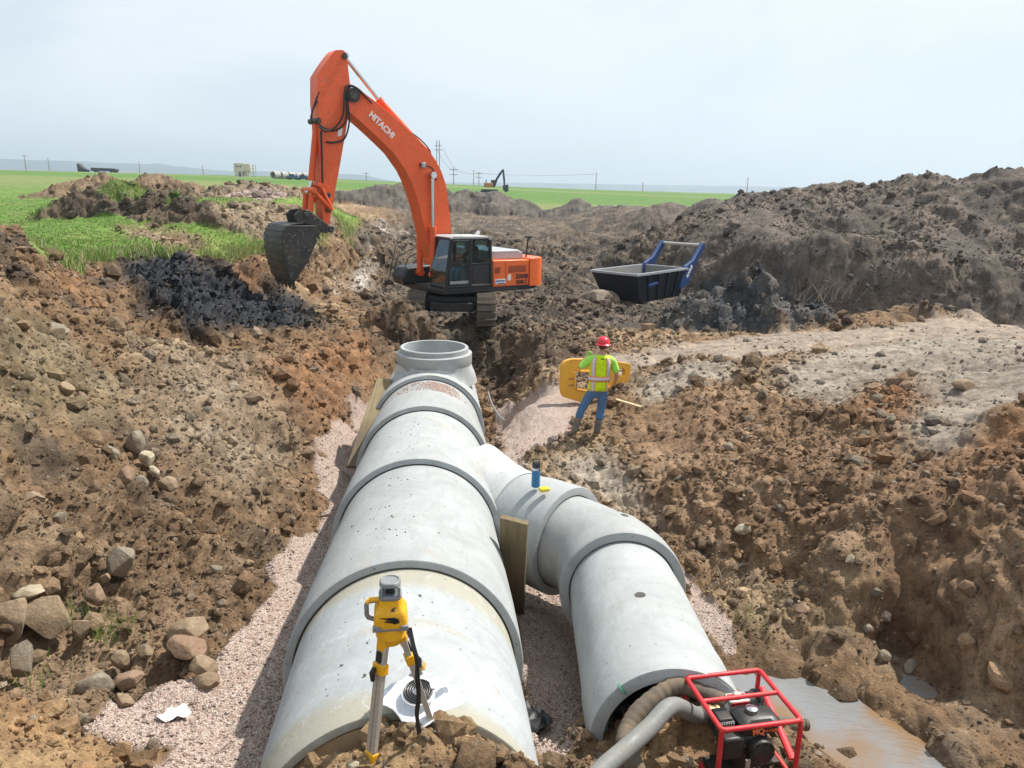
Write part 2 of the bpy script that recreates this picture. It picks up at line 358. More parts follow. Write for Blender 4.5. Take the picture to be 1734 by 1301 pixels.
site += [tuple(at_z(600,372,2.6)[:2]), tuple(at_z(545,356,2.8)[:2]), tuple(at_z(450,348,3.3)[:2]), tuple(at_z(500,340,3.3)[:2]), tuple(at_z(590,338,3.0)[:2]), (-16.5,96),(-18,112), (-4,116), (7,112), (5.2,98), (9,88), (8.5,100), (11,106), (16,100), (26,82), (40,62), (60,50), (75,10), (60, -6), (.35, -.9), (-.35, -.9), (-50, -6), (-30,12), (-14.5,18.5)]
R['site'] = region(site, .01, False)
R['gravel'] = np.maximum.reduce([region([(140,1240),(190,1190),(290,1150),(360,1140),(395,1080),(430,1040),(470,1000),(455,950),(500,905),(540,900),(560,862),(530,820),(545,780),(535,740),(560,715),(600,705),(640,660),(760,660),(830,800),(860,1000),(900,1260),(980,1275),(700,1300),(340,1330),(220,1330),(290,1270)], .006),
    region([(840,700),(870,690),(900,660),(960,655),(985,700),(950,745),(930,760),(890,775),(900,800),(850,800)], .012),
    region([(840,860),(900,900),(990,1000),(1010,1130),(1010,1230),(980,1262),(930,1270),(890,1240),(860,1000)], .006),
    region([(1160,960),(1190,1000),(1230,1060),(1250,1110),(1235,1130),(1190,1060),(1150,980)], .006)])
# (the end mounds are dug soil, not gravel)
R['grey_mid'] = region([(210,640),(300,600),(400,620),(470,690),(500,790),(440,860),(360,830),(290,760)], .05)
R['olive'] = region([(-40,540),(60,530),(160,600),(210,680),(110,720),(-40,680)], .05)
R['orange_w'] = np.maximum.reduce([region([(470,640),(520,590),(600,560),(645,575),(640,650),(590,705),(545,740),(520,700)], .03), region([(90,470),(150,460),(150,520),(80,500)], .02), region([(350,436),(440,424),(470,440),(430,492),(380,480)], .02),region([(1630,760),(1700,700),(1760,690),(1760,830),(1650,830)], .04),region([(1470,650),(1560,640),(1580,700),(1520,740),(1450,720)], .04)])
R['tan'] = np.maximum.reduce([region([(-60,1160),(60,1170),(140,1235),(260,1262),(300,1275),(220,1330),(-60,1400)], .012), region([(460,1301),(520,1240),(620,1190),(700,1200),(830,1215),(900,1260),(930,1301),(700,1340),(480,1330)], .012), region([(985,1301),(1010,1250),(1090,1200),(1200,1160),(1340,1200),(1400,1301),(1100,1340)], .015)])
R['gravel'] = R['gravel'] * (1 - R['tan'])
R['grey_r'] = np.maximum.reduce([region([(1310,620),(1420,590),(1600,565),(1800,575),(1800,690),(1700,690),(1640,750),(1570,770),(1540,720),(1570,690),(1540,640),(1480,650),(1420,690),(1340,670)], .03), region([(1080,640),(1180,612),(1250,615),(1230,640),(1120,672),(1090,690)], .02), region([(950,780),(1020,760),(1060,800),(1120,880),(1040,850),(960,830)], .03)])
R['pad'] = region([(1040,600),(1120,590),(1300,565),(1500,555),(1800,548),(1800,572),(1600,572),(1400,590),(1260,605),(1120,616),(1060,650),(1010,640)], .012)
R['black'] = region([(200,440),(240,422),(300,428),(345,452),(400,470),(470,490),(520,520),(545,552),(480,560),(400,548),(330,556),(270,532),(230,500)], .02)
R['heap_grey'] = region([(1110,556),(1130,520),(1180,490),(1230,470),(1275,452),(1320,470),(1380,515),(1425,545),(1350,560),(1230,562)], .012)
R['dark_left_heap'] = heap_cover(0, 4, X, Y)
R['bank'] = region([tuple(hit(u, v)[:2]) for (u, v) in [(1150,478),(1300,512),(1453,526),(1600,530),(1800,532)]] + [(60,26),(60,50),(46,62),(32,80),(18,102),(11,108),(9.5,98),(11,80),(12,66),(11.6,52)], .01, False)
R['mid'] = region([tuple(hit(u, v)[:2]) for (u, v) in [(590,500),(640,440),(600,400)]] + [(-9,60),(-14,90),(-20,112),(-4,118),(12,108),(18,60),(18,36),(14,30)] + [tuple(hit(u, v)[:2]) for (u, v) in [(1060,560),(880,560),(700,560)]], .03, False)
R['central'] = heap_cover(10, 16, X, Y); R['far_heap'] = heap_cover(16, 18, X, Y)
R['white_path'] = np.maximum(region([(565,492),(600,470),(620,440),(632,425),(640,440),(635,470),(610,495)], .012), region([(620,378),(650,382),(690,395),(650,394)], .008))
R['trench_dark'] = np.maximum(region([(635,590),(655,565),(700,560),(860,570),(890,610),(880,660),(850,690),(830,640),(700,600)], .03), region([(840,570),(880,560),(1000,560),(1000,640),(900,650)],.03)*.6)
R['rock_l'] = region([(-60,850),(100,830),(260,840),(420,900),(460,960),(420,1060),(340,1100),(300,1150),(190,1180),(90,1190),(-60,1150)], .05)
R['wet'] = np.maximum.reduce([region([(1210,1050),(1300,1080),(1400,1130),(1500,1180),(1600,1240),(1650,1301),(1450,1320),(1330,1240),(1260,1150)], .02), region([(1180,930),(1300,985),(1400,1020),(1520,1090),(1700,1220),(1734,1260),(1640,1240),(1480,1110),(1300,1020)], .02)])
R['dirt_r'] = region([(1060,730),(1180,650),(1300,650),(1420,720),(1560,760),(1800,800),(1800,1300),(1500,1100),(1300,990),(1190,940),(1100,880)], .05)
R['brown_back_heap'] = heap_cover(4, 8, X, Y)
R['rubble_edge'] = region([(372,350),(420,340),(480,344),(520,358),(560,372),(560,390),(480,402),(430,405),(390,392),(360,366)], .012)
R['rubble_edge'] = np.maximum(R['rubble_edge'], heap_cover(8, 10, X, Y))
R['bare'] = region([(205,384),(250,380),(300,390),(338,404),(345,416),(300,424),(262,414),(225,408)], .02)
R['pink_pad'] = region([(375,334),(420,322),(480,326),(500,336),(440,344)], .006)
# ------------------------------------------------------------------ colours of the soils (albedo) and roughness of their surfaces
P3 = np.stack([X, Y, Z], -1)
nA = vnoise(P3, 1.7, 1); nB = vnoise(P3, .45, 2); nC = vnoise(P3, .13, 3); nD = vnoise(P3, 6.0, 4)
near = (DIST < 60)
def lerp(a, b, t): return a + (b - a) * t[:, None]
c = np.tile(np.array([.24, .152, .086], np.float32), (len(X), 1))
c = lerp(c, np.array([.36, .26, .16]), sstep(.45, .75, nA * .6 + nB * .4))
c = lerp(c, np.array([.115, .08, .055]), sstep(.58, .8, nB * .6 + nD * .4))
amp = np.full(len(X), 1.0)
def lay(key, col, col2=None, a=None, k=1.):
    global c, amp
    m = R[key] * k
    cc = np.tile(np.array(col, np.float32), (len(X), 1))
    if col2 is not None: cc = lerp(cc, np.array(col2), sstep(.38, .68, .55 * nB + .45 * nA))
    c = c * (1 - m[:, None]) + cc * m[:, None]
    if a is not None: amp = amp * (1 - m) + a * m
wet = np.zeros(len(X), np.float32)
lay('mid', (.08, .066, .052), (.18, .138, .10), 1.15)
lay('bank', (.105, .088, .076), (.175, .14, .115), .95)
lay('dirt_r', (.235, .143, .083), (.38, .25, .155), .9, .85)
lay('rock_l', (.21, .138, .083), (.33, .23, .145), 1.15, .8)
lay('olive', (.25, .192, .112), (.34, .265, .165), .8, .85)
lay('grey_mid', (.295, .222, .152), (.40, .315, .225), .8, .85)
lay('orange_w', (.30, .155, .075), (.24, .14, .08), .8, .9)
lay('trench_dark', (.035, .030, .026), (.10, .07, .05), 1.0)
lay('grey_r', (.29, .245, .20), (.37, .315, .26), .5, .95)
lay('pad', (.37, .295, .235), (.31, .25, .20), .35)
lay('heap_grey', (.13, .12, .11), (.07, .073, .08), 1.25)
lay('central', (.10, .085, .075), (.14, .12, .10), 1.6)
lay('far_heap', (.11, .095, .085), (.15, .13, .11), 1.3)
lay('tan', (.40, .265, .145), (.34, .21, .11), .6)
lay('dark_left_heap', (.085, .064, .044), (.16, .12, .08), 1.5)
lay('brown_back_heap', (.25, .175, .11), (.16, .115, .075), 1.4)
lay('rubble_edge', (.30, .23, .155), (.22, .17, .12), 1.2)
lay('bare', (.33, .245, .16), (.24, .17, .105), 1.)
lay('pink_pad', (.38, .29, .25), None, .2)
lay('white_path', (.50, .46, .42), (.36, .31, .26), .6)
lay('wet', (.19, .125, .075), (.28, .195, .125), .6, .5); wet = np.maximum(wet, R['wet'] * .7 * sstep(.35, .6, nB))
R['black'] = R['black'] ** .6
lay('black', (.008, .010, .015), (.016, .02, .03), 1.6); wet = np.maximum(wet, R['black'] * .55)
R['gravel'] = R['gravel'] * sstep(.18, .5, R['gravel'] - .45 + nB * .9)
lay('gravel', (.42, .325, .27), (.48, .385, .33), .25)
c2 = 1 - R['site']
heapm = np.maximum.reduce([R['dark_left_heap'], R['brown_back_heap'], R['rubble_edge'], R['central'], R['pink_pad'], R['bank'], R['far_heap'], R['bare']])
grassm = np.clip(c2 - heapm, 0, 1)
# green growth creeping up the old heap
creep = R['dark_left_heap'] * sstep(.52, .62, nA) * .8
grassm = np.maximum(grassm, creep * (1 - c2) * .0 + creep * .8)
gcol = lerp(np.tile(np.array([.085, .185, .024], np.float32), (len(X), 1)), np.array([.15, .24, .045]), nD); gcol = lerp(gcol, np.array([.20, .22, .07]), sstep(.55, .8, nA) * .6)
far_field = sstep(60, 160, DIST)
gcol = lerp(gcol, np.array([.08, .18, .028]), far_field * .7)
strip = sstep(.6, .7, vnoise(np.stack([X * .02, Y * .5 + X * .03, Z * 0], -1), 9., 77)) * sstep(70, 110, Y) * .55
gcol = lerp(gcol, np.array([.24, .235, .10]), strip)
c = c * (1 - grassm[:, None]) + gcol * grassm[:, None]
amp = amp * (1 - grassm) + .25 * grassm
# ------------------------------------------------------------------ clods and crumbs
gx = np.stack([X, Y, Z], -1).reshape(NR, NA, 3)
du = np.gradient(gx, axis=1); dv = np.gradient(gx, axis=0)
nrm = np.cross(du, dv); nrm /= np.linalg.norm(nrm, axis=-1, keepdims=True); nrm[nrm[..., 2] < 0] *= -1
nrm = nrm.reshape(-1, 3)
STEEP = 1 - nrm[:, 2]
d = np.zeros(len(X))
def octv(scale, a, seed, kind, rmax=1e9):
    """one octave of relief; none where the grid is too coarse to carry it"""
    m = DIST < min(rmax, scale * 400)
    n = vnoise(P3[m], scale, seed)
    if kind == 'lump': n = np.abs(2 * n - 1) ** .62 * 1.25 - .62           # rounded lumps with creases between
    elif kind == 'clod': n = np.abs(2 * n - 1); n = .45 - np.sqrt(n)
    else: n = n - .5
    d[m] += -a * n if kind == 'clod' else a * n
patch = sstep(.38, .66, .6 * vnoise(P3, 2.6, 81) + .4 * nA)      # broken ground between smoother, sheared faces
patch = np.maximum.reduce([patch, R['black'], R['heap_grey'], R['rock_l'] * .8, .55 * (X < -2.2)])
amp = amp * (.62 + .62 * patch)
octv(3.4, .16, 5, 'n'); octv(1.3, .15, 6, 'lump'); octv(.62, .19, 7, 'n'); octv(.42, .13, 8, 'lump'); octv(.21, .085, 9, 'lump'); octv(.12, .06, 11, 'n', 40); octv(.085, .042, 10, 'lump', 26); octv(.045, .026, 12, 'n', 15)
d *= amp
# rills down the cut faces
mrow = np.nonzero((STEEP > .12) & (DIST < 42) & (R['site'] > .3))[0]
rill = vnoise(np.stack([X[mrow] , Y[mrow], Z[mrow] * .12], -1), .34, 21) - .5
d[mrow] += rill * .16 * sstep(.12, .4, STEEP[mrow]) * amp[mrow]
mb = R['bank'] > .05
dd = vnoise(np.stack([X[mb], Y[mb], Z[mb]], -1), 1.6, 41) - .5; d[mb] += dd * .25 * R['bank'][mb]; st_ = vnoise(np.stack([X[mb] + .55 * Z[mb], Y[mb] * .15, Z[mb] * .1], -1), .8, 47) - .5; d[mb] += st_ * .22 * R['bank'][mb]
crest = sstep(4.4, 6.0, Z) * R['bank']; mc = crest > 0
d[mc] += (np.maximum(0, vnoise(P3[mc], 2.4, 43) - .5) * .9 + np.maximum(0, vnoise(P3[mc], .9, 44) - .48) * .8) * crest[mc]
d[R['central'] > 0] += ((vnoise(P3[R['central'] > 0], 2.6, 46) - .5) * 1.3) * R['central'][R['central'] > 0]
d *= sstep(1.0, 3.0, DIST)
# gravel lies level and the pad is driven flat: amp handles it; the puddle basin stays smooth
PP = P3 + nrm * d[:, None]
PP[:, 2] = np.where(DIST > 400, P3[:, 2], PP[:, 2])
GX, GY, GZ = PP[:, 0].copy(), PP[:, 1].copy(), PP[:, 2].copy()
c = c * (1 + .35 * (nC - .5)[:, None] * (1 - grassm)[:, None])
c = np.clip(c, .005, 1)
def ground_z(x, y):
    """height of the finished ground near x, y"""
    w = warp(np.array([x]), np.array([y]))[0]
    i = int(np.clip(np.searchsorted(TH, w[0]), 2, NA - 3)); j = int(np.clip(np.searchsorted(RR, math.exp(w[1])), 2, NR - 3))
    k = [(jj * NA + ii) for jj in range(j - 2, j + 3) for ii in range(i - 2, i + 3)]
    dd = [(GX[q] - x) ** 2 + (GY[q] - y) ** 2 for q in k]
    return float(GZ[k[int(np.argmin(dd))]])

# ------------------------------------------------------------------ ground material: colour comes with the mesh, grain from nodes
def soil_material(name, grain=1., stones=.5, bstr=.9, gravel=False):
    m, nt, b = nodes_of(name); L = nt.links
    at = N(nt, 'ShaderNodeVertexColor'); at.layer_name = 'soil'
    co = objco(nt); col = at.outputs['Color']
    n1 = noise(nt, 9, 8, .7, co); n2 = noise(nt, 45, 6, .7, co); n0 = noise(nt, 1.7, 8, .7, co, 1.)
    if gravel:
        v = N(nt, 'ShaderNodeTexVoronoi', Scale=62.); L.new(co, v.inputs['Vector'])
        sep = N(nt, 'ShaderNodeSeparateColor'); L.new(v.outputs['Color'], sep.inputs[0])
        st = ramp(nt, sep.outputs[0], [(0, (.33, .22, .175)), (.3, (.47, .355, .30)), (.55, (.53, .445, .385)), (.8, (.63, .57, .51)), (1, (.30, .20, .16))])
        col = mixc(nt, .72, col, st)
        edge = ramp(nt, v.outputs['Distance'], [(.25, (1, 1, 1)), (.75, (.42, .36, .34))])
        col = mixc(nt, .8, col, edge, 'MULTIPLY')
        hgt = v.outputs['Distance']
        bump(nt, b, ramp(nt, hgt, [(0, (1, 1, 1)), (.8, (0, 0, 0))]), .9, .012)
    else:
        f = ramp(nt, n1, [(.28, (.42, .40, .38)), (.5, (1, 1, 1)), (.74, (1.42, 1.4, 1.35))])
        col = mixc(nt, .9, col, f, 'MULTIPLY')
        col = mixc(nt, .9, col, ramp(nt, n0, [(.34, (.58, .55, .53)), (.5, (.95, .95, .95)), (.66, (1.25, 1.24, 1.2))]), 'MULTIPLY')
        f2 = ramp(nt, n2, [(.3, (.62, .60, .58)), (.55, (1, 1, 1)), (.75, (1.25, 1.24, 1.22))])
        col = mixc(nt, .8, col, f2, 'MULTIPLY')
        v = N(nt, 'ShaderNodeTexVoronoi', Scale=16.); L.new(co, v.inputs['Vector'])
        sep = N(nt, 'ShaderNodeSeparateColor'); L.new(v.outputs['Color'], sep.inputs[0])
        sf = N(nt, 'ShaderNodeMath', operation='MULTIPLY')
        L.new(ramp(nt, sep.outputs[1], [(.80, (0, 0, 0)), (.83, (1, 1, 1))]), sf.inputs[0]); L.new(ramp(nt, v.outputs['Distance'], [(.18, (1, 1, 1)), (.3, (0, 0, 0))]), sf.inputs[1])
        sm = N(nt, 'ShaderNodeMath', operation='MULTIPLY'); L.new(sf.outputs[0], sm.inputs[0]); sm.inputs[1].default_value = stones
        col = mixc(nt, sm.outputs[0], col, (.40, .35, .30))
        hs = N(nt, 'ShaderNodeMath', operation='ADD'); L.new(n1, hs.inputs[0])
        h2 = N(nt, 'ShaderNodeMath', operation='MULTIPLY'); L.new(n2, h2.inputs[0]); h2.inputs[1].default_value = .55; L.new(h2.outputs[0], hs.inputs[1])
        bump(nt, b, hs.outputs[0], bstr, .06)
    L.new(col, b.inputs['Base Color'])
    r = N(nt, 'ShaderNodeMapRange'); L.new(at.outputs['Alpha'], r.inputs[0]); r.inputs[3].default_value = .96; r.inputs[4].default_value = .28; L.new(r.outputs[0], b.inputs['Roughness'])
    b.inputs['Specular IOR Level'].default_value = .35
    return m
M_SOIL = soil_material('soil'); M_GRAVEL = soil_material('crushed_gravel', gravel=True); M_FIELD = soil_material('field_turf', stones=0., bstr=.4)

# which object each face belongs to
OWN = np.zeros(len(X), np.int8)
OBJ = [('ground', None, None, 'structure', M_SOIL), ('gravel', None, None, 'structure', M_GRAVEL), ('field', None, None, 'structure', M_FIELD),
 ('clay_heap', 'heap of wet black clay on the cut edge of the grass behind the left bank', 'dirt heap', None, M_SOIL),
 ('soil_heap', 'grey pointed heap of lumpy soil in front of the cut bank beside the blue skip', 'dirt heap', None, M_SOIL),
 ('soil_heap', 'dark weedy soil heap on the grass in front of the longer brown heap', 'dirt heap', None, M_SOIL),
 ('soil_heap', 'long brown soil heap on the grass behind the darker weedy heap', 'dirt heap', None, M_SOIL),
 ('soil_heap', 'far dark soil heap stretching behind the orange digger boom', 'dirt heap', None, M_SOIL),
 ('spoil_bank', 'long high bank of dark grey spoil rising to the skyline behind the skip', 'spoil bank', None, M_SOIL)]
OWN[R['gravel'] > .5] = 1; OWN[grassm > .5] = 2; OWN[R['black'] > .5] = 3; OWN[R['heap_grey'] > .5] = 4; OWN[R['dark_left_heap'] > .5] = 5; OWN[R['brown_back_heap'] > .5] = 6; OWN[R['central'] > .5] = 7; OWN[R['bank'] > .5] = 8
ii, jj = np.meshgrid(np.arange(NR - 1), np.arange(NA - 1), indexing='ij')
q0 = (ii * NA + jj).ravel(); FACES = np.stack([q0, q0 + 1, q0 + NA + 1, q0 + NA], -1); FOWN = OWN[FACES[:, 0]]
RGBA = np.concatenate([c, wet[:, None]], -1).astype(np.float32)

# loose clods and stones: small faceted lumps strewn over the soil, part of the ground they lie on
def lump_variants(k, sub, seed):
    out = []
    for s in range(k):
        bm = bmesh.new(); bmesh.ops.create_icosphere(bm, subdivisions=sub, radius=1)
        v = np.array([x.co[:] for x in bm.verts]); f = np.array([[q.index for q in p.verts] for p in bm.faces]); bm.free()
        r = .62 + .75 * vnoise(v + s * 7.3 + seed, .9, 50 + s) + .3 * (vnoise(v + s, .4, 60 + s) - .5)
        v = v * r[:, None] * np.array([1, .85 + .3 * (s % 3) / 2, .62 + .12 * (s % 4)])
        out.append((v, f))
    return out
LUMP1 = lump_variants(8, 1, 0); LUMP2 = lump_variants(6, 2, 9)
def strew(n, prob, size, colfn, lib, seed, rmax):
    """n lumps at grid points drawn with weight prob -> verts, tris, colours, owner of each tri"""
    g = np.random.default_rng(seed)
    w = prob * (DIST < rmax) * (DIST > 2.6) * (np.abs(WXY[:, 0]) < .75)
    w = w / w.sum(); pick = g.choice(len(X), n, p=w)
    sz = size(g, pick); V = []; Fc = []; Cc = []; Ow = []; off = 0
    for k in range(n):
        v, f = lib[g.integers(len(lib))]; a = g.random() * 2 * PI; ca, sa = math.cos(a), math.sin(a)
        tilt = g.normal() * .5; ct, st = math.cos(tilt), math.sin(tilt)
        x, y, z = v[:, 0], v[:, 1] * ct - v[:, 2] * st, v[:, 1] * st + v[:, 2] * ct
        s = sz[k]; p = pick[k]
        V.append(np.stack([GX[p] + s * (x * ca - y * sa), GY[p] + s * (x * sa + y * ca), GZ[p] + s * (z + .25)], -1)); Fc.append(f + off); off += len(v)
        Cc.append(np.tile(colfn(g, p), (len(v), 1))); Ow.append(np.full(len(f), OWN[p], np.int8))
    return np.concatenate(V), np.concatenate(Fc), np.concatenate(Cc), np.concatenate(Ow)
soilw = (1 - R['gravel']) * (1 - grassm) * (1 - R['pad'] * .94) * (1 - R['tan'] * .5) * (1 - R['grey_r'] * .88) * (R['site'] + heapm > .3)
def clod_col(g, p): k = .6 + .62 * g.random(); return (*(RGBA[p, :3] * k), RGBA[p, 3] * .6)
def stone_col(g, p):
    t = g.random(); base = np.array([.32, .27, .205]) * (1 - t) + np.array([.25, .175, .12]) * t
    if OWN[p] == 3: base *= .2
    return (*(base * (.6 + .6 * g.random())), 0.)
def grav_col(g, p):
    t = g.random(); b = np.array([.42, .305, .25]) if t < .4 else np.array([.54, .445, .385]) if t < .75 else np.array([.68, .60, .56]) if t < .92 else np.array([.25, .15, .13])
    return (*(b * (.85 + .3 * g.random())), 0.)
STREW = [strew(80000, soilw * (.16 + .84 * patch), lambda g, p: np.clip(.012 * g.pareto(2.4, len(p)) + .010, 0, .11) * np.clip(DIST[p] / 9, .8, 2.6), clod_col, LUMP1, 1, 70),
         strew(8000, soilw * (.3 + .7 * patch), lambda g, p: np.clip(.014 * g.pareto(2.4, len(p)) + .012, 0, .08) * np.clip(DIST[p] / 9, .8, 2.0), stone_col, LUMP1, 2, 45),
         strew(420, soilw * (.3 + R['rock_l'] * .8 + R['dirt_r'] * .7 + R['heap_grey']), lambda g, p: np.clip(.035 * g.pareto(2.8, len(p)) + .04, 0, .15), clod_col, LUMP2, 3, 30),
         strew(14000, R['gravel'] * (OWN == 1), lambda g, p: .006 + .006 * g.pareto(3., len(p)).clip(0, 3), grav_col, LUMP1, 4, 14)]
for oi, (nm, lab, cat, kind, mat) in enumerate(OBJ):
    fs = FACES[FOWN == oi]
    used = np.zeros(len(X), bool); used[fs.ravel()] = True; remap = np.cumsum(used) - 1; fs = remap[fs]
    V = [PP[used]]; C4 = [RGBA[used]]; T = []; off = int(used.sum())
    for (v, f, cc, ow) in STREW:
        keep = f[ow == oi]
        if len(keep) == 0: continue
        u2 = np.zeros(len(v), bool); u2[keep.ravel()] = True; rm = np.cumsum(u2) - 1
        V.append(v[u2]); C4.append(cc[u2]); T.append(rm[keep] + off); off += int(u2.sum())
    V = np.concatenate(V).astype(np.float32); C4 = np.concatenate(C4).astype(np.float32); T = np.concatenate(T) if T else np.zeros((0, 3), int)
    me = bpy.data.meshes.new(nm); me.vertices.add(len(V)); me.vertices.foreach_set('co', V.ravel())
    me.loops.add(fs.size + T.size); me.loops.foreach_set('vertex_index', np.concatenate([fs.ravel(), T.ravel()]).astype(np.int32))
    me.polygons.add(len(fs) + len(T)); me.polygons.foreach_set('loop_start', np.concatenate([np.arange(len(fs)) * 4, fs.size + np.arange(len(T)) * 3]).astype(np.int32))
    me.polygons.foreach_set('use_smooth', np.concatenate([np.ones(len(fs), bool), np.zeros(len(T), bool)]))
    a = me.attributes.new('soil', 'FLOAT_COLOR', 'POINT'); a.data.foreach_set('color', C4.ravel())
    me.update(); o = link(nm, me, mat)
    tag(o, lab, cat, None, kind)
# ------------------------------------------------------------------ concrete
def concrete(name, base=(.50, .51, .50), bands=None, stain=(.36, .33, .28), sand=.5):
    m, nt, b = nodes_of(name); L = nt.links; co = objco(nt)
    n1 = noise(nt, 1.6, 9, .68, co, .8); n2 = noise(nt, 14, 7, .65, co); n3 = noise(nt, 4, 8, .7, co, 1.5)
    c = mixc(nt, ramp(nt, n1, [(.35, (0, 0, 0)), (.68, (1, 1, 1))]), tuple(x * .86 for x in base), tuple(min(.8, x * 1.12) for x in base))
    if bands:
        g = nt.nodes.new('ShaderNodeTexCoord').outputs['Generated']; sp = N(nt, 'ShaderNodeSeparateXYZ'); L.new(g, sp.inputs[0])
        ad = N(nt, 'ShaderNodeMath', operation='MULTIPLY_ADD'); L.new(n3, ad.inputs[0]); ad.inputs[1].default_value = .05; L.new(sp.outputs[1], ad.inputs[2])
        f = ramp(nt, ad.outputs[0], bands); c = mixc(nt, f, c, (.335, .32, .26))
        c = mixc(nt, ramp(nt, n3, [(.55, (0, 0, 0)), (.62, (.35,) * 3), (.66, (0, 0, 0))]), c, (.56, .59, .60))
    c = mixc(nt, ramp(nt, n3, [(.60, (0, 0, 0)), (.80, (.45,) * 3)]), c, stain)
    mps = N(nt, 'ShaderNodeMapping'); mps.inputs['Scale'].default_value = (3, .6, 3); L.new(co, mps.inputs[0]); n5 = noise(nt, 3.2, 9, .75, mps.outputs[0], .7); n6 = noise(nt, .9, 7, .7, co, 2.)
    c = mixc(nt, ramp(nt, n5, [(.52, (0, 0, 0)), (.7, (.45,) * 3)]), c, tuple(x * .68 for x in base)); c = mixc(nt, ramp(nt, n6, [(.56, (0, 0, 0)), (.72, (.5,) * 3)]), c, (.33, .285, .22)); c = mixc(nt, ramp(nt, n5, [(.28, (.5,) * 3), (.42, (0, 0, 0))]), c, tuple(min(.75, x * 1.25) for x in base))
    c = mixc(nt, ramp(nt, n2, [(.25, (.75,) * 3), (.55, (1,) * 3)]), (.30, .29, .27), c)
    v = N(nt, 'ShaderNodeTexVoronoi', Scale=11.); L.new(co, v.inputs['Vector']); sep = N(nt, 'ShaderNodeSeparateColor'); L.new(v.outputs['Color'], sep.inputs[0])
    h1 = ramp(nt, v.outputs['Distance'], [(.06, (1, 1, 1)), (.12, (0, 0, 0))]); h2 = ramp(nt, sep.outputs[0], [(.72, (0, 0, 0)), (.76, (1, 1, 1))])
    hole = N(nt, 'ShaderNodeMath', operation='MULTIPLY'); L.new(h1, hole.inputs[0]); L.new(h2, hole.inputs[1])
    v2 = N(nt, 'ShaderNodeTexVoronoi', Scale=48.); L.new(co, v2.inputs['Vector']); sep2 = N(nt, 'ShaderNodeSeparateColor'); L.new(v2.outputs['Color'], sep2.inputs[0])
    k1 = ramp(nt, v2.outputs['Distance'], [(.12, (1, 1, 1)), (.25, (0, 0, 0))]); k2 = ramp(nt, sep2.outputs[0], [(.80, (0, 0, 0)), (.83, (.7,) * 3)])
    pit = N(nt, 'ShaderNodeMath', operation='MULTIPLY'); L.new(k1, pit.inputs[0]); L.new(k2, pit.inputs[1])
    hp_ = N(nt, 'ShaderNodeMath', operation='MAXIMUM'); L.new(hole.outputs[0], hp_.inputs[0]); L.new(pit.outputs[0], hp_.inputs[1])
    c = mixc(nt, hp_.outputs[0], c, (.17, .16, .15))
    L.new(c, b.inputs['Base Color']); b.inputs['Roughness'].default_value = .85; b.inputs['Specular IOR Level'].default_value = .3
    hh = N(nt, 'ShaderNodeMath', operation='MULTIPLY_ADD'); L.new(hp_.outputs[0], hh.inputs[0]); hh.inputs[1].default_value = -.6; L.new(n2, hh.inputs[2])
    bump(nt, b, hh.outputs[0], .35, .012)
    return m
M_CON = [concrete('concrete_a', (.345, .36, .362)), concrete('concrete_b', (.365, .38, .382)), concrete('concrete_c', (.33, .34, .338))]
M_CONBAND = concrete('concrete_cream', (.36, .38, .39), bands=[(.20, (1, 1, 1)), (.26, (0, 0, 0)), (.80, (0, 0, 0)), (.86, (1, 1, 1))])
M_MORT = concrete('mortar', (.46, .47, .468), stain=(.4, .39, .36))
M_DARKF = concrete('joint_face', (.30, .30, .295))
def frame_axis(ax):
    ax = Vector(ax).normalized(); a = ax.cross(Vector((0, 0, 1))).normalized(); b = a.cross(ax); return ax, a, b
def ringpts(c, ax, r, n=96):
    ax, a, b = frame_axis(ax); c = Vector(c)
    return [c + r * (math.cos(2 * PI * j / n) * a + math.sin(2 * PI * j / n) * b) for j in range(n)]
def pipe_between(name, path, radii, recess_r, bore, label, mat, group, lead=.10, n=96):
    """hollow section lofted along path [(centre, axis)], the first end a bell with a recess, the last a spigot"""
    rings = []
    c0, a0 = Vector(path[0][0]), Vector(path[0][1]).normalized(); c1, a1 = Vector(path[-1][0]), Vector(path[-1][1]).normalized()
    rings.append(ringpts(c0 + a0 * .13, a0, bore, n)); rings.append(ringpts(c0 + a0 * .13, a0, recess_r, n)); rings.append(ringpts(c0 + a0 * .006, a0, recess_r, n)); rings.append(ringpts(c0, a0, recess_r + .006, n))
    rings.append(ringpts(c0, a0, radii[0] - .016, n)); rings.append(ringpts(c0 + a0 * .004, a0, radii[0] - .005, n)); rings.append(ringpts(c0 + a0 * .016, a0, radii[0], n))
    for (c, a), r in zip(path[1:], radii[1:]): rings.append(ringpts(c, a, r, n))
    rings.append(ringpts(c1 + a1 * lead, a1, radii[-1], n)); rings.append(ringpts(c1 + a1 * lead, a1, bore, n))
    for (c, a) in path[::-1][:-1]: rings.append(ringpts(c, a, bore, n))
    k = MB(); k.loft(rings, closed=True)
    o = k.build(name, mat, None)
    tag(o, label, 'pipe', group); return o
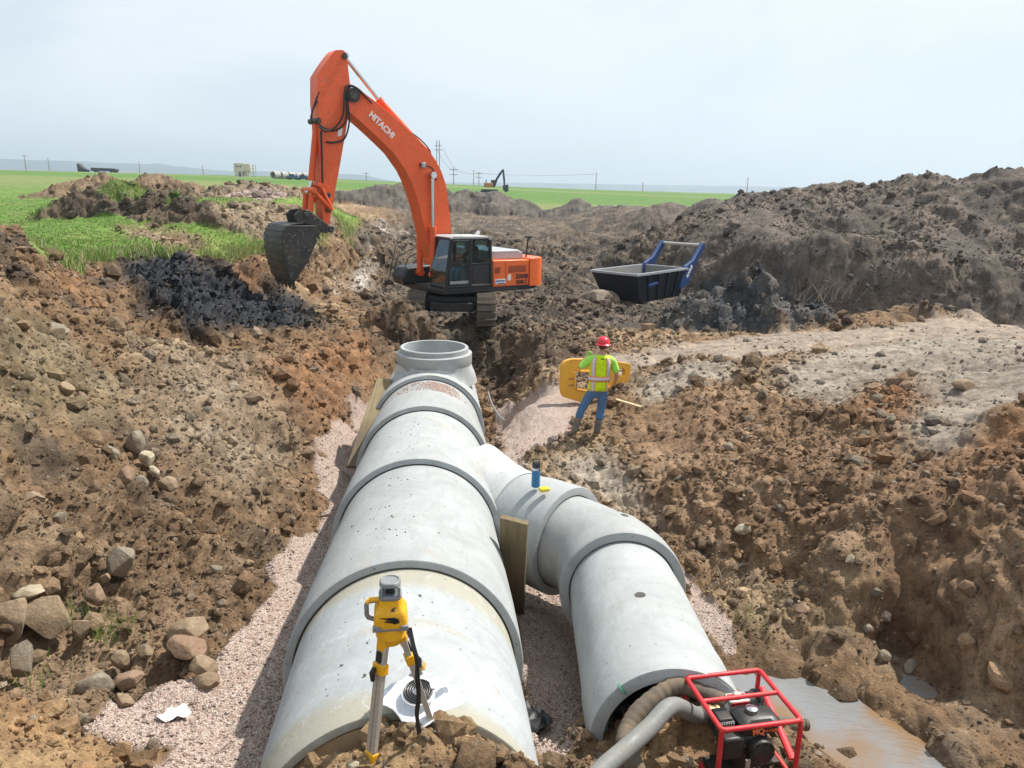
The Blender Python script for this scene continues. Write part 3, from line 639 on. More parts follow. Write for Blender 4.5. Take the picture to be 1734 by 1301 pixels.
# main line
AX0, AZ0, ASX, ASZ = -.794, 1.325, -.086, -.032
def axis(y): return Vector((AX0 + ASX * (y - 5.4), y, AZ0 + ASZ * (y - 5.4)))
ADIR = Vector((ASX, 1, ASZ)).normalized(); FT = Vector((ASX - .06, 1, ASZ - .08)).normalized()
RY = [3.42, 5.20, 7.66, 9.95, 11.92]
RB, RS = .925, .848
plabs = ['nearest main pipe section, cream and white banded concrete, under the yellow laser', 'wide main pipe section, second from the laser, with dark chips along its top',
         'main pipe section that the side branch is joined to', 'main pipe section with red gravel spilled on its far end']
pipes = []
for k in range(4):
    y0, y1 = RY[k], RY[k + 1]; path = [(axis(y0), FT)]; rad = [RB]
    for t, r in ((.04, RB), (.12, RB - .002), (.3, RB - .012), (.6, RB - .04), (.85, RS + .012), (1.0, RS)):
        path.append((axis(y0 + (y1 - y0) * t), ADIR if .04 < t < 1 else FT)); rad.append(r)
    if k == 0:      # an older, straighter section, set a little to the right
        path = [(c_ + Vector((.075, 0, .06)) * (1 - i_ / (len(path) - 1)), a_) for i_, (c_, a_) in enumerate(path)]; rad = [.852, .852, .856, .858, .856, .852, RS]
    o = pipe_between('concrete_pipe', path, rad, (RS + .012) if k else .80, .74, plabs[k], [M_CONBAND, M_CON[0], M_CON[1], M_CON[2]][k], 'main line of concrete pipes')
    pipes.append(o)
k = MB(); cP = axis(3.47) + Vector((.075, 0, .06)); k.cyl(cP, cP + ADIR * .04, .79, None, 64); k.box(cP + Vector((-.47, -.004, .18)), (.05, .012, .75), Matrix.Rotation(-.45, 3, 'Y'))
tag(k.build('end_board', paint('caked_board', (.42, .30, .175), .9, dirt=.6, dirtcol=(.34, .22, .12), scale=4), None), 'tan earth-caked board closing the near end of the main pipe', 'board')
# manhole tee: last section with a riser
y0 = RY[4]; tee = empty('manhole_tee', axis(y0 + 1), 0, 'end pipe section with an open round riser standing on it, nearest the orange digger', 'pipe', 'main line of concrete pipes')
inv = Matrix.Translation(axis(y0 + 1)).inverted()
path = [(axis(y0), FT)] + [(axis(y0 + t), ADIR) for t in (.08, .4, 1.0, 1.7, 2.1)]
o = pipe_between('barrel', path, [RB, RB, RB - .005, RB - .02, RB - .03, RB - .04], RS + .012, .74, None, M_CON[1], None); o.data.transform(inv); o.parent = tee; del o['category']
rc = axis(y0 + 1.02); rim = at_y(742.5, 587, rc.y); RX = float(rim[0]) - .07; RZ = float(rim[2]); RYc = rc.y
def vring(z, r, n=72, sq=1.): return [Vector((RX + r * math.cos(2 * PI * j / n), RYc + r * sq * math.sin(2 * PI * j / n), z)) for j in range(n)]
k = MB(); k.loft([vring(RZ - .9, .53), vring(RZ, .53), vring(RZ + .002, .54), vring(RZ + .002, .575), vring(RZ - .01, .585), vring(RZ - .085, .585), vring(RZ - .088, .63), vring(RZ - .1, .645), vring(RZ - .27, .645), vring(RZ - .29, .635), vring(RZ - .9, .635)], closed=True)
o = k.build('riser', M_CON[1], None); o.data.transform(inv); o.parent = tee
k = MB(); sk = []
for (dz, r0) in ((-.27, .648), (-.34, .655), (-.42, .68), (-.50, .695), (-.62, .72)):
    ring = []
    for j in range(72):
        a = 2 * PI * j / 72; r = r0 * (1 + .03 * math.sin(5 * a + dz * 9)); x, y = RX + r * math.cos(a), RYc + r * math.sin(a); z = RZ + dz
        ax_ = axis(y); dx = x - ax_.x
        if abs(dx) < RB - .02: z = max(z, ax_.z + math.sqrt((RB - .005) ** 2 - dx * dx) - .02) 
        ring.append(Vector((x, y, min(z, RZ - .26))))
    sk.append(ring)
k.loft(sk); o = k.build('mortar_collar', M_MORT, None); o.data.transform(inv); o.parent = tee
# branch line: stub at 45 degrees, bend, straight
ZB = 1.84; RBB, RBS = .60, .51
c2 = at_z(1061, 905, ZB); c1 = at_z(966, 831, ZB + .0); c3 = at_z(1146, 1128, ZB + .05)
J2 = Vector((c2[0], c2[1], ZB - RBB)); J1 = Vector((c1[0], c1[1], ZB - RBB)); J3 = Vector((c3[0], c3[1], ZB + .05 - RBB))
D3 = (J2 - J3).normalized(); DS = Vector((-.74, .67, .0)).normalized()   # pointing away from the camera, as the main line does
path = [(J3, D3)] + [(J3.lerp(J2, t), D3) for t in (.05, .25, .32, .45, .8, 1.)]
o = pipe_between('concrete_pipe', path, [.572, .572, .566, .552, .545, .532, RBS], .47, .42, 'straight branch pipe section with one lifting hole, ending behind the red pump', M_CON[1], 'branch line of concrete pipes', lead=.06)
def bez(t):
    L = (J1 - J2).length * .4; p0, p1, p2, p3 = J2, J2 + D3 * L, J1 - DS * L, J1
    p = p0 * (1 - t) ** 3 + 3 * p1 * t * (1 - t) ** 2 + 3 * p2 * t * t * (1 - t) + p3 * t ** 3
    d = 3 * (p1 - p0) * (1 - t) ** 2 + 6 * (p2 - p1) * t * (1 - t) + 3 * (p3 - p2) * t * t
    return p, d.normalized()
path = [(J2, D3)] + [bez(t) for t in (.05, .2, .35, .5, .65, .8, .9, 1.)]
o = pipe_between('concrete_pipe_bend', path, [RBB + .012, RBB + .012, RBB, RBB - .02, RBB - .035, RBS + .012, RBS + .006, RBS, RBS], RBS + .012, .45, 'bent branch pipe section turning from the stub towards the camera', M_CON[2], 'branch line of concrete pipes', lead=.06)
# stub and its mortar, parts of the section they are cast on
main2 = pipes[2]
tl = ((axis(8.8).x + .2) - J1.x) / DS.x
end = J1 + DS * tl
path = [(J1, DS)] + [(J1.lerp(end, t), DS) for t in (.06, .2, .3, .5, 1.)]
o = pipe_between('branch_stub', path, [RBB + .015, RBB + .015, RBB + .005, RBB - .02, RBB - .02, RBB - .02], RBS + .012, .45, None, M_CON[0], None, lead=0.); del o['category']; o.parent = main2
k = MB(); sk = []
for t, r in ((.34, .588), (.44, .60), (.53, .63), (.62, .68), (.74, .75)):
    p = J1.lerp(end, t); sk.append([q + Vector((0, 0, .0)) for q in ringpts(p, DS, r, 64)])
for ring in sk:
    for i, q in enumerate(ring):
        top = ZB + .34 * 0 + .03
        q.z = min(q.z, top + .25 * max(0, (q - J1).dot(DS) / tl - .5))
k.loft(sk); o = k.build('mortar_collar', M_MORT, main2)
# lifting holes: dark recessed plugs
M_HOLE = paint('lifting_hole', (.07, .065, .06), .9, dirt=.2)
def crown_hole(parent, c, ax, r, ang, size):
    ax, a, b = frame_axis(ax); nrm_ = (a * math.sin(ang) + b * math.cos(ang)); p = Vector(c) + nrm_ * (r - .004)
    k = MB(); k.cyl(p - nrm_ * .02, p + nrm_ * .0065, size, size * .9, 14); k.build('lifting_hole', M_HOLE, parent)
strg = bpy.data.objects['concrete_pipe.004']
crown_hole(strg, J3.lerp(J2, .50), D3, .5425, -.10, .05)
pb, db = bez(.42); crown_hole(bpy.data.objects['concrete_pipe_bend'], pb, db, RBB - .027, .25, .045)
# gravel spilled on the far section, chips on the second: small stones resting on the crown
def on_crown(y, off, extra=0.):
    k_ = max(i for i in range(5) if RY[i] <= y + 1e-6) if y >= RY[0] else 0
    y0 = RY[k_]; y1 = RY[k_ + 1] if k_ < 4 else y0 + 2; t = (y - y0) / (y1 - y0)
    r = np.interp(t, [0, .04, .12, .3, .6, .85, 1], [RB, RB, RB - .002, RB - .012, RB - .04, RS + .012, RS]); c = axis(y)
    if k_ == 0: r = .855; c = c + Vector((.075, 0, .06)) * (1 - t); off = max(-.8, min(.8, off))
    return Vector((c.x + off, y, c.z + math.sqrt(max(0, r * r - off * off)) + extra))
M_PEB = paint('red_stones', (.36, .25, .205), .9, dirt=0, scale=30)
def stones_on(label, n, fy, foff, fs, mat, name='loose_gravel'):
    k = MB(); g = random.Random(len(label))
    for i in range(n):
        y = fy(g); p = on_crown(y, foff(g, y)); s = fs(g)
        b0 = len(k.bm.verts); bmesh.ops.create_icosphere(k.bm, subdivisions=1, radius=s, matrix=Matrix.Translation(p + Vector((0, 0, s * .3))) @ Matrix.Rotation(g.random() * 6, 4, 'Z') @ Matrix.Rotation(g.random() * 6, 4, 'X') @ Matrix.Diagonal((1, .8, .6, 1)))
    o = k.build(name, mat, None, autos=False); tag(o, label, None, None, 'stuff')
stones_on('red gravel spilled on the pipe crown beside the riser', 900, lambda g: 11.15 + .72 * g.random() ** .8, lambda g, y: .22 + g.gauss(0, .15) - .25 * max(0, 11.6 - y) * -.6 if g.random() < .8 else g.uniform(-.45, .5), lambda g: .008 + .01 * g.random(), M_PEB)
q_ = at_y(625, 1060, 4.55); crown_hole(pipes[0], axis(4.55), ADIR, RB - .075, math.atan2(float(q_[0]) - axis(4.55).x, .86), .036)
stones_on('dark chips of concrete and soil scattered along the pipe crowns', 130, lambda g: g.choice([g.uniform(5.5, 7.4), g.gauss(6.3, .4), g.uniform(8, 9.6), g.uniform(3.8, 5)]), lambda g, y: g.gauss(-.12, .22), lambda g: .004 + .008 * g.random() ** 2, paint('chips', (.14, .115, .09), .9, dirt=0), 'loose_chips')
# ------------------------------------------------------------------ orange tracked digger
M_OR = paint('orange_paint', (.78, .11, .024), .42, dirt=.36, dirtcol=(.24, .125, .065), scale=1.1, wear=.3, wearcol=(.42, .16, .08))
M_OR2 = paint('orange_panel', (.83, .15, .03), .35, dirt=.15, dirtcol=(.35, .2, .1), scale=2)
M_BLK = paint('black_frame', (.018, .02, .024), .4, dirt=.2, dirtcol=(.13, .1, .075), scale=2)
M_STEEL = paint('worn_bucket_steel', (.05, .048, .046), .5, metal=.5, dirt=.5, dirtcol=(.17, .14, .11), scale=2.2, wear=.45, wearcol=(.30, .29, .28))
M_CHROME = paint('rod_chrome', (.62, .62, .62), .22, metal=1., dirt=.1)
M_HOSE = paint('rubber_hose', (.014, .014, .016), .55, dirt=.2)
M_GREYH = paint('grey_hood', (.36, .37, .39), .4, dirt=.25, scale=2)
M_TRACK = paint('muddy_track', (.115, .10, .085), .75, metal=.2, dirt=.75, dirtcol=(.235, .18, .125), scale=3, wear=.3, wearcol=(.3, .27, .24))
M_WHITE = paint('white_decal', (.78, .78, .76), .5, dirt=.1)
M_DKTXT = paint('black_decal', (.02, .02, .022), .5, dirt=.0)
M_SEAT = paint('seat_cloth', (.05, .05, .055), .85, dirt=.1)
def glass(name, tint=(.62, .74, .76), opac=.28):
    m, nt, b = nodes_of(name); out = nt.nodes['Material Output']
    tr = N(nt, 'ShaderNodeBsdfTransparent'); tr.inputs[0].default_value = (*tint, 1); gl = N(nt, 'ShaderNodeBsdfGlossy', Roughness=.03); gl.inputs[0].default_value = (.75, .85, .95, 1)
    fr = N(nt, 'ShaderNodeFresnel', IOR=1.5); ad = N(nt, 'ShaderNodeMath', operation='MULTIPLY_ADD'); nt.links.new(fr.outputs[0], ad.inputs[0]); ad.inputs[1].default_value = .22; ad.inputs[2].default_value = opac * .06
    mx = nt.nodes.new('ShaderNodeMixShader'); nt.links.new(ad.outputs[0], mx.inputs[0]); nt.links.new(tr.outputs[0], mx.inputs[1]); nt.links.new(gl.outputs[0], mx.inputs[2])
    nt.links.new(mx.outputs[0], out.inputs[0]); return m
M_GLASS = glass('cab_glass', (.60, .72, .74))
PHI = math.radians(36); EF = np.array([-math.cos(PHI), -math.sin(PHI), 0]); EL = np.array([math.sin(PHI), -math.cos(PHI), 0]); ES = np.array([-2.15, 26.8, .55])
def EX(zx, zy, o):
    """sight line met with the upright plane o metres to the machine's left of its centre line -> (forward, up)"""
    u, v = 420 + zx / 2.602, 60 + zy / 2.602
    d = ray(u, v); t = (o - (CC - ES) @ EL) / (d @ EL); P = CC + t * d
    return float((P - ES) @ EF), float(P[2] - ES[2])
EXC = empty('excavator', ES, math.atan2(EF[1], EF[0]), 'large orange tracked digger with raised boom and steel bucket', 'excavator')
def epart(k, name, mat, parent=None, **kw): return k.build(name, mat, parent or EXC, **kw)
def prism_o(k, poly, o0, o1):
    """outline in (forward, up), between two sideways offsets"""
    v0 = [k.bm.verts.new((s, o0, z)) for s, z in poly]; v1 = [k.bm.verts.new((s, o1, z)) for s, z in poly]; n = len(poly)
    f = [k.bm.faces.new(v0), k.bm.faces.new(v1[::-1])]
    for i in range(n): k.bm.faces.new((v0[i], v0[(i + 1) % n], v1[(i + 1) % n], v1[i]))
    bmesh.ops.triangulate(k.bm, faces=f); return k
# tracks point towards the trench, the house is swung round
UD = np.array([.06, -1.0, 0]); UD /= np.linalg.norm(UD)
urz = math.atan2(UD[1], UD[0]) - math.atan2(EF[1], EF[0])
UM = Matrix.Rotation(urz, 4, 'Z')
def tracks():
    for sd in (-1, 1):
        y = sd * 1.14; prof = []
        L, H, r = 2.3, .98, .46
        for i in range(13): a = -PI / 2 + PI * i / 12; prof.append((L - r + r * math.cos(a), H / 2 + (H / 2 - .02) * math.sin(a)))
        for i in range(13): a = PI / 2 + PI * i / 12; prof.append((-L + r + r * math.cos(a), H / 2 + (H / 2 - .02) * math.sin(a)))
        fr = MB(); inner = [(p[0] * .93, H / 2 + (p[1] - H / 2) * .72) for p in prof]
        prism_o(fr, inner, y - .2, y + .2); fr.bm.transform(UM); f = epart(fr, 'track_frame', M_BLK)
        # belt of shoes: plates with three grouser bars each, following the loop
        P = [Vector((p[0], 0, p[1])) for p in prof]; P.append(P[0]); cum = [0]
        for a, b in zip(P, P[1:]): cum.append(cum[-1] + (b - a).length)
        n = 46; k = MB()
        for i in range(n):
            s = cum[-1] * i / n; j = max(q for q in range(len(cum)) if cum[q] <= s); j = min(j, len(P) - 2)
            t = (s - cum[j]) / max(1e-6, cum[j + 1] - cum[j]); p = P[j].lerp(P[j + 1], t); d = (P[j + 1] - P[j]).normalized(); nn = Vector((d.z, 0, -d.x))
            rot = Matrix((d, Vector((0, 1, 0)), nn)).transposed()
            k.box(p + Vector((0, y, 0)), (.19, .6, .035), rot)
            for q in (-.065, 0, .065): k.box(p + Vector((0, y, 0)) + d * q + nn * .028, (.018, .6, .03), rot)
        k.bm.transform(UM); epart(k, 'track', M_TRACK, autos=False)
    k = MB(); k.box((0, 0, .62), (2.2, 1.9, .5)); k.cyl((0, 0, .8), (0, 0, 1.12), .75, .7, 32); k.box((1.2, 0, .55), (.5, 1.5, .3)); k.box((-1.2, 0, .55), (.5, 1.5, .3)); k.bm.transform(UM); epart(k, 'car_body', M_BLK, bevel=.03)
tracks()
M_VENT = paint('vent_slots', (.20, .045, .02), .6, dirt=.2)
# deck and housings
k = MB(); k.prism([(1.2, -1.45), (1.2, 1.42), (-2.3, 1.42), (-2.75, 1.2), (-2.75, -1.2), (-2.3, -1.45)], (1, 0, 0), (0, 1, 0), (0, 0, 1.08), .16); k.box((.3, 1.43, 1.1), (1.9, .06, .16)); epart(k, 'deck_frame', M_BLK, bevel=.02)
k = MB(); prism_o(k, [(-.72, 1.16), (-.72, 2.06), (-2.25, 2.04), (-2.25, 1.16)], .5, 1.44); hs = epart(k, 'side_panel', M_OR2, bevel=.04, seg=3)
k = MB(); prism_o(k, [(-.72, 1.16), (-.72, 2.06), (-2.25, 2.04), (-2.25, 1.16)], -1.44, .49); epart(k, 'engine_housing', M_OR2, bevel=.04, seg=3)
for (s0, s1, z0, z1) in ((-.78, -1.02, 1.62, 1.83), (-1.36, -2.1, 1.62, 1.86)):
    n = 7; k = MB()
    for i in range(n): zz = z0 + (z1 - z0) * (i + .5) / n; k.box(((s0 + s1) / 2, 1.443, zz), (abs(s1 - s0), .012, .018))
    epart(k, 'vent', M_VENT, hs)
k = MB(); k.box((-1.24, 1.4385, 1.6), (.014, .008, .86)); epart(k, 'panel_seam', M_BLK, hs)
k = MB(); prism_o(k, [(-.75, 2.06), (-.78, 2.36), (-2.0, 2.36), (-2.2, 2.28), (-2.22, 2.05)], -1.2, 1.1); epart(k, 'engine_hood', M_GREYH, bevel=.05, seg=3)
k = MB(); poly = []
for i in range(9): a = PI / 2 * i / 8; poly.append((-2.55 - .48 * math.sin(a), 1.46 - .5 * (1 - math.cos(a))))
poly = [(-2.27, 1.46)] + poly; full = poly + [(p[0], -p[1]) for p in poly[::-1]]
k.prism([(p[0], p[1]) for p in full], (1, 0, 0), (0, 1, 0), (0, 0, 1.6), .96); epart(k, 'counterweight', M_OR2, bevel=.07, seg=4)
def face_text(txt, size, mat, s, o, z, dx=(-1, 0, 0), name='lettering', parent=None, bold=0., sx=1.):
    x = Vector(dx).normalized(); nY = Vector((0, 1, 0)); y = nY.cross(x)
    m = Matrix((x, y, nY)).transposed().to_4x4(); m.translation = (s, o, z); return text_mesh(txt, size, mat, parent or EXC, m, name, .003, bold, sx)
face_text('ZAXIS', .19, M_DKTXT, -1.93, 1.452, 1.47, bold=.012, parent=hs); face_text('350LC', .18, M_DKTXT, -1.93, 1.452, 1.28, bold=.006, parent=hs)
k = MB(); k.box((-1.03, 1.445, 1.34), (.42, .008, .17)); dec = epart(k, 'sticker', M_WHITE, hs)
k = MB(); k.box((-1.03, 1.451, 1.36), (.36, .006, .05)); k.box((-1.06, 1.451, 1.28), (.3, .006, .03)); epart(k, 'print', paint('blue_print', (.05, .12, .3), .5, dirt=0), dec)
k = MB(); k.box((-1.40, 1.445, 1.46), (.13, .008, .2)); epart(k, 'sticker', M_WHITE, hs)
# cab
CABF = [(1.12, 1.24), (1.14, 1.6), (.96, 2.82), (.80, 2.88), (-.45, 2.84), (-.58, 2.72), (-.66, 1.24)]
cabE = empty('cab'); cabE.parent = EXC
k = MB(); fw = .07
def post(k, a, b, o, w=.085): k.tube([(a[0], o, a[1]), (b[0], o, b[1])], w / 2, 8)
for o in (.47, 1.47):
    post(k, (1.10, 1.24), (1.11, 1.6), o, .1); post(k, (1.11, 1.6), (.95, 2.8), o, .1); post(k, (-.62, 1.24), (-.56, 2.76), o, .12)
    post(k, (.95, 2.8), (-.5, 2.79), o, .1); post(k, (1.08, 1.26), (-.62, 1.26), o, .12); post(k, (.22, 1.26), (.20, 2.8), o, .13)
    post(k, (.22, 1.98), (-.58, 1.98), o, .06)
k.tube([(.95, .47, 2.8), (.95, 1.47, 2.8)], .05, 8); k.tube([(1.1, .47, 1.26), (1.1, 1.47, 1.26)], .06, 8); k.tube([(1.13, .47, 1.72), (1.13, 1.47, 1.72)], .028, 8); k.tube([(-.56, .47, 2.76), (-.56, 1.47, 2.76)], .06, 8)
k.build('cab_frame', M_BLK, cabE)
k = MB(); prism_o(k, [(.98, 2.83), (.85, 2.90), (-.42, 2.88), (-.6, 2.78), (-.6, 2.75), (.98, 2.79)], .43, 1.51); k.build('roof', paint('cab_roof', (.42, .43, .43), .5, dirt=.3), cabE, bevel=.025, seg=3)
k = MB(); k.box((.25, .97, 1.2), (1.78, 1.06, .08)); k.build('cab_floor', M_BLK, cabE)
k = MB(); k.box((-.62, .97, 1.62), (.05, .98, .74)); k.build('rear_wall', M_BLK, cabE)
def pane(name, pts, parent=cabE, mat=M_GLASS):
    k = MB(); n = Vector(pts[1]) - Vector(pts[0]); n = n.cross(Vector(pts[2]) - Vector(pts[0])).normalized() * .006
    v0 = [k.bm.verts.new(Vector(p) - n) for p in pts]; v1 = [k.bm.verts.new(Vector(p) + n) for p in pts]; m = len(pts)
    k.bm.faces.new(v0); k.bm.faces.new(v1[::-1])
    for i in range(m): k.bm.faces.new((v0[i], v0[(i + 1) % m], v1[(i + 1) % m], v1[i]))
    return k.build(name, mat, parent, autos=False)
pane('windscreen', [(1.145, .5, 1.76), (1.145, 1.44, 1.76), (.97, 1.44, 2.78), (.97, .5, 2.78)])
pane('lower_windscreen', [(1.12, .5, 1.28), (1.12, 1.44, 1.28), (1.145, 1.44, 1.69), (1.145, .5, 1.69)])
pane('side_window', [(.13, 1.485, 2.01), (-.53, 1.485, 2.01), (-.5, 1.485, 2.74), (.12, 1.485, 2.74)])
pane('side_window', [(1.0, .455, 1.5), (.28, .455, 1.5), (.26, .455, 2.74), (.92, .455, 2.74)]); pane('side_window', [(.13, .455, 1.5), (-.53, .455, 1.5), (-.5, .455, 2.74), (.12, .455, 2.74)])
pane('rear_window', [(-.6, .53, 2.0), (-.6, 1.41, 2.0), (-.56, 1.41, 2.72), (-.56, .53, 2.72)])
k = MB(); k.box((-.2, 1.475, 1.62), (.68, .03, .66)); lowp = k.build('rear_side_panel', M_BLK, cabE, bevel=.02)
dr = MB()
for a, b in (((1.04, 1.34), (1.05, 1.62)), ((1.05, 1.62), (.91, 2.74)), ((.91, 2.74), (.3, 2.74)), ((.3, 2.74), (.3, 1.34)), ((.3, 1.34), (1.04, 1.34))): post(dr, a, b, 1.51, .06)
door = dr.build('door', M_BLK, cabE)
pane('door_glass', [(1.02, 1.512, 1.46), (1.03, 1.512, 1.62), (.9, 1.512, 2.71), (.33, 1.512, 2.71), (.33, 1.512, 1.46)], door)
k = MB(); k.box((.67, 1.512, 1.4), (.7, .03, .1)); k.build('kick_panel', paint('kick_panel', (.3, .31, .32), .5), door)
k = MB(); k.tube([(.38, 1.53, 1.85), (.38, 1.56, 1.87), (.38, 1.56, 2.2), (.38, 1.53, 2.22)], .014, 6); k.build('handle', M_BLK, door)
k = MB(); k.box((.05, .97, 1.62), (.5, .5, .14)); k.box((-.22, .97, 1.98), (.14, .5, .72), Matrix.Rotation(-.15, 3, 'Y')); k.box((-.3, .97, 2.42), (.1, .3, .2)); k.box((.05, .97, 1.42), (.36, .4, .3)); k.build('seat', M_SEAT, cabE, bevel=.05, seg=3)
k = MB(); k.box((.2, 1.3, 1.6), (.55, .16, .5)); k.box((.2, .66, 1.6), (.55, .16, .5)); k.tube([(.42, 1.3, 1.85), (.46, 1.3, 2.02)], .02, 8); k.tube([(.42, .66, 1.85), (.46, .66, 2.02)], .02, 8); k.build('control_console', paint('console', (.22, .22, .2), .6, dirt=.1), cabE, bevel=.03)
# boxes on the far front corner, mirrors, rails, mast
k = MB(); prism_o(k, [(1.55, 1.12), (1.62, 1.4), (1.45, 1.72), (.55, 1.78), (.4, 1.78), (.4, 1.12)], -1.45, -.62); epart(k, 'tool_box', M_BLK, bevel=.08, seg=4)
k = MB(); prism_o(k, [(.35, 1.12), (.35, 2.0), (-.7, 2.05), (-.7, 1.12)], -1.44, -.62); epart(k, 'fuel_tank', M_OR2, bevel=.05, seg=3)
k = MB()
for o in (-1.4, -.7): k.tube([(1.5, o, 1.7), (1.35, o, 2.05), (.5, o, 2.4), (.42, o, 1.8)], .02, 8)
k.tube([(1.72, -1.5, 1.15), (1.45, -1.4, 2.45), (1.3, -1.2, 2.6)], .014, 6); epart(k, 'hand_rail', M_BLK)
k = MB(); k.tube([(1.5, -1.42, 1.6), (1.85, -1.62, 1.9), (1.85, -1.62, 2.0)], .018, 6); k.box((1.85, -1.62, 1.95), (.06, .22, .36)); epart(k, 'mirror', M_BLK, bevel=.02)
k = MB(); k.tube([(-2.42, 1.0, 2.05), (-2.5, 1.0, 2.75)], .03, 8); k.box((-2.5, 1.0, 2.78), (.2, .16, .06)); epart(k, 'mast', M_BLK)
k = MB(); k.cyl((-1.7, -.3, 2.3), (-1.7, -.3, 2.62), .075, .075, 14); epart(k, 'exhaust', M_BLK)
k = MB(); prism_o(k, [(-.36, 2.86), (-.42, 3.03), (-.3, 2.88)], .9, 1.1); epart(k, 'antenna_fin', M_WHITE)
# boom
bo = .33
top_e = [EX(*p, bo) for p in [(905, 960), (893, 870), (886, 780), (880, 700), (870, 650), (852, 598), (828, 552), (798, 508), (740, 448), (700, 408), (630, 347), (560, 290), (520, 260), (492, 238), (470, 232)]]
bot_e = [EX(*p, bo) for p in [(812, 985), (800, 935), (785, 880), (768, 810), (755, 755), (735, 690), (716, 640), (695, 596), (670, 555), (640, 518), (600, 478), (560, 440), (520, 403), (480, 368), (446, 338), (440, 300), (446, 258)]]
k = MB(); prism_o(k, top_e + bot_e[::-1], -bo, bo); boom = epart(k, 'boom', M_OR, bevel=.025)
tipc = EX(462, 264, bo); k = MB(); k.cyl((tipc[0], -.46, tipc[1]), (tipc[0], .46, tipc[1]), .14, None, 20); k.cyl((tipc[0], -.40, tipc[1]), (tipc[0], .40, tipc[1]), .21, None, 20); epart(k, 'pivot_pin', M_STEEL)
a, b = EX(538, 345, bo), EX(640, 447, bo); mid = ((a[0] + b[0]) / 2, (a[1] + b[1]) / 2); dx = (b[0] - a[0], 0, b[1] - a[1])
txt = face_text('HITACHI', .36, M_WHITE, mid[0], bo + .004, mid[1], dx, parent=boom, bold=.012)
w_ = max(v.co.dot(Vector(dx).normalized()) for v in txt.data.vertices) - min(v.co.dot(Vector(dx).normalized()) for v in txt.data.vertices)
cen_ = Vector((mid[0], bo + .004, mid[1])); fscale = Vector(dx).length / w_
for v in txt.data.vertices:
    q = v.co - cen_; v.co = cen_ + Vector((q.x * fscale, q.y, q.z * fscale))
# arm
ao = .27
arm_o = [EX(*p, ao) for p in [(405, 64), (384, 66), (364, 90), (332, 134), (304, 180), (304, 300), (316, 420), (322, 560), (322, 660), (326, 770), (332, 835), (357, 835), (374, 740), (402, 590), (428, 440), (446, 330), (452, 236), (442, 150), (436, 84), (422, 66)]]
k = MB(); prism_o(k, arm_o, -ao, ao); arm = epart(k, 'arm', M_OR, bevel=.02)
k = MB(); prism_o(k, [EX(*p, ao + .006) for p in [(399, 412), (418, 408), (412, 442), (394, 446)]], ao + .001, ao + .006); k.build('sticker', M_WHITE, arm)
for zx, zy in ((424, 92), (308, 376), (345, 850), (352, 768), (350, 705)):
    p = EX(zx, zy, ao); k = MB(); k.cyl((p[0], -ao - .06, p[1]), (p[0], ao + .06, p[1]), .085, None, 16); k.build('pin', M_STEEL, arm)
def ram(name, base, joint, tip, rb, rr, o, mat=M_OR):
    e = empty(name); e.parent = EXC
    B, J, T = Vector((base[0], o, base[1])), Vector((joint[0], o, joint[1])), Vector((tip[0], o, tip[1]))
    k = MB(); k.cyl(B, J, rb, None, 18); d = (J - B).normalized(); k.cyl(J - d * .12, J, rb * 1.16, None, 18); k.cyl(B - d * .02, B + d * .1, rb * 1.1, None, 18); k.cyl(B + Vector((0, .13, 0)), B - Vector((0, .13, 0)), rb * 1.05, None, 16); k.build('barrel', mat, e)
    k = MB(); k.cyl(J, T, rr, None, 14); k.cyl(T + Vector((0, .12, 0)), T - Vector((0, .12, 0)), rr * 1.7, None, 14); k.build('rod', M_CHROME, e); return e
o_ = 0.
ram('arm_cylinder', EX(785, 515, o_), EX(575, 284, o_), EX(424, 92, o_), .105, .06, 0.)
ram('bucket_cylinder', EX(302, 378, 0), EX(278, 640, 0), EX(270, 690, 0), .095, .06, 0.)
bt = EX(812, 616, .45)
bb = EX(758, 1045, -.45); jj_ = EX(755, 838, -.45)
f_ = math.hypot(jj_[0] - bb[0], jj_[1] - bb[1]) / math.hypot(bt[0] - bb[0], bt[1] - bb[1]); jn = (bb[0] + (bt[0] - bb[0]) * f_, bb[1] + (bt[1] - bb[1]) * f_)
for o in (-.45, .45): ram('boom_cylinder', bb, jn, bt, .11, .062, o)
k = MB(); k.cyl((bt[0], -.56, bt[1]), (bt[0], .56, bt[1]), .1, None, 16); k.build('pin', M_BLK, boom); p = EX(766, 572, bo); k = MB(); k.cyl((p[0], bo - .02, p[1]), (p[0], bo + .07, p[1]), .09, None, 16); k.build('lamp_bracket', M_BLK, boom)
k = MB(); k.box((p[0], bo + .08, p[1]), (.14, .12, .16)); lampb = k.build('work_lamp', M_GREYH, boom, bevel=.02)
# hoses
def hose(pts, o, r=.028, name='hose'):
    P = [EX(zx, zy, oo if isinstance(oo, float) else o) for zx, zy, oo in [(*q, o)[:3] if len(q) == 2 else q for q in pts]]
    O = [q[2] if len(q) == 3 else o for q in pts]
    pp = [Vector((a[0], oo, a[1])) for a, oo in zip(P, O)]
    sm = []
    for i in range(len(pp) - 1):
        p0, p1, p2, p3 = pp[max(i - 1, 0)], pp[i], pp[i + 1], pp[min(i + 2, len(pp) - 1)]
        for t in (0, .2, .4, .6, .8):
            sm.append(.5 * ((2 * p1) + (p2 - p0) * t + (2 * p0 - 5 * p1 + 4 * p2 - p3) * t * t + (3 * p1 - p0 - 3 * p2 + p3) * t ** 3))
    sm.append(pp[-1]); k = MB(); k.tube(sm, r, 8); return epart(k, name, M_HOSE)
hose([(545, 300), (500, 250), (460, 222), (430, 228), (424, 280), (418, 350), (390, 400), (345, 422), (312, 400)], .40)
hose([(520, 270), (480, 232), (445, 228), (432, 270), (436, 330), (425, 390), (380, 420), (330, 405), (300, 372)], .36)
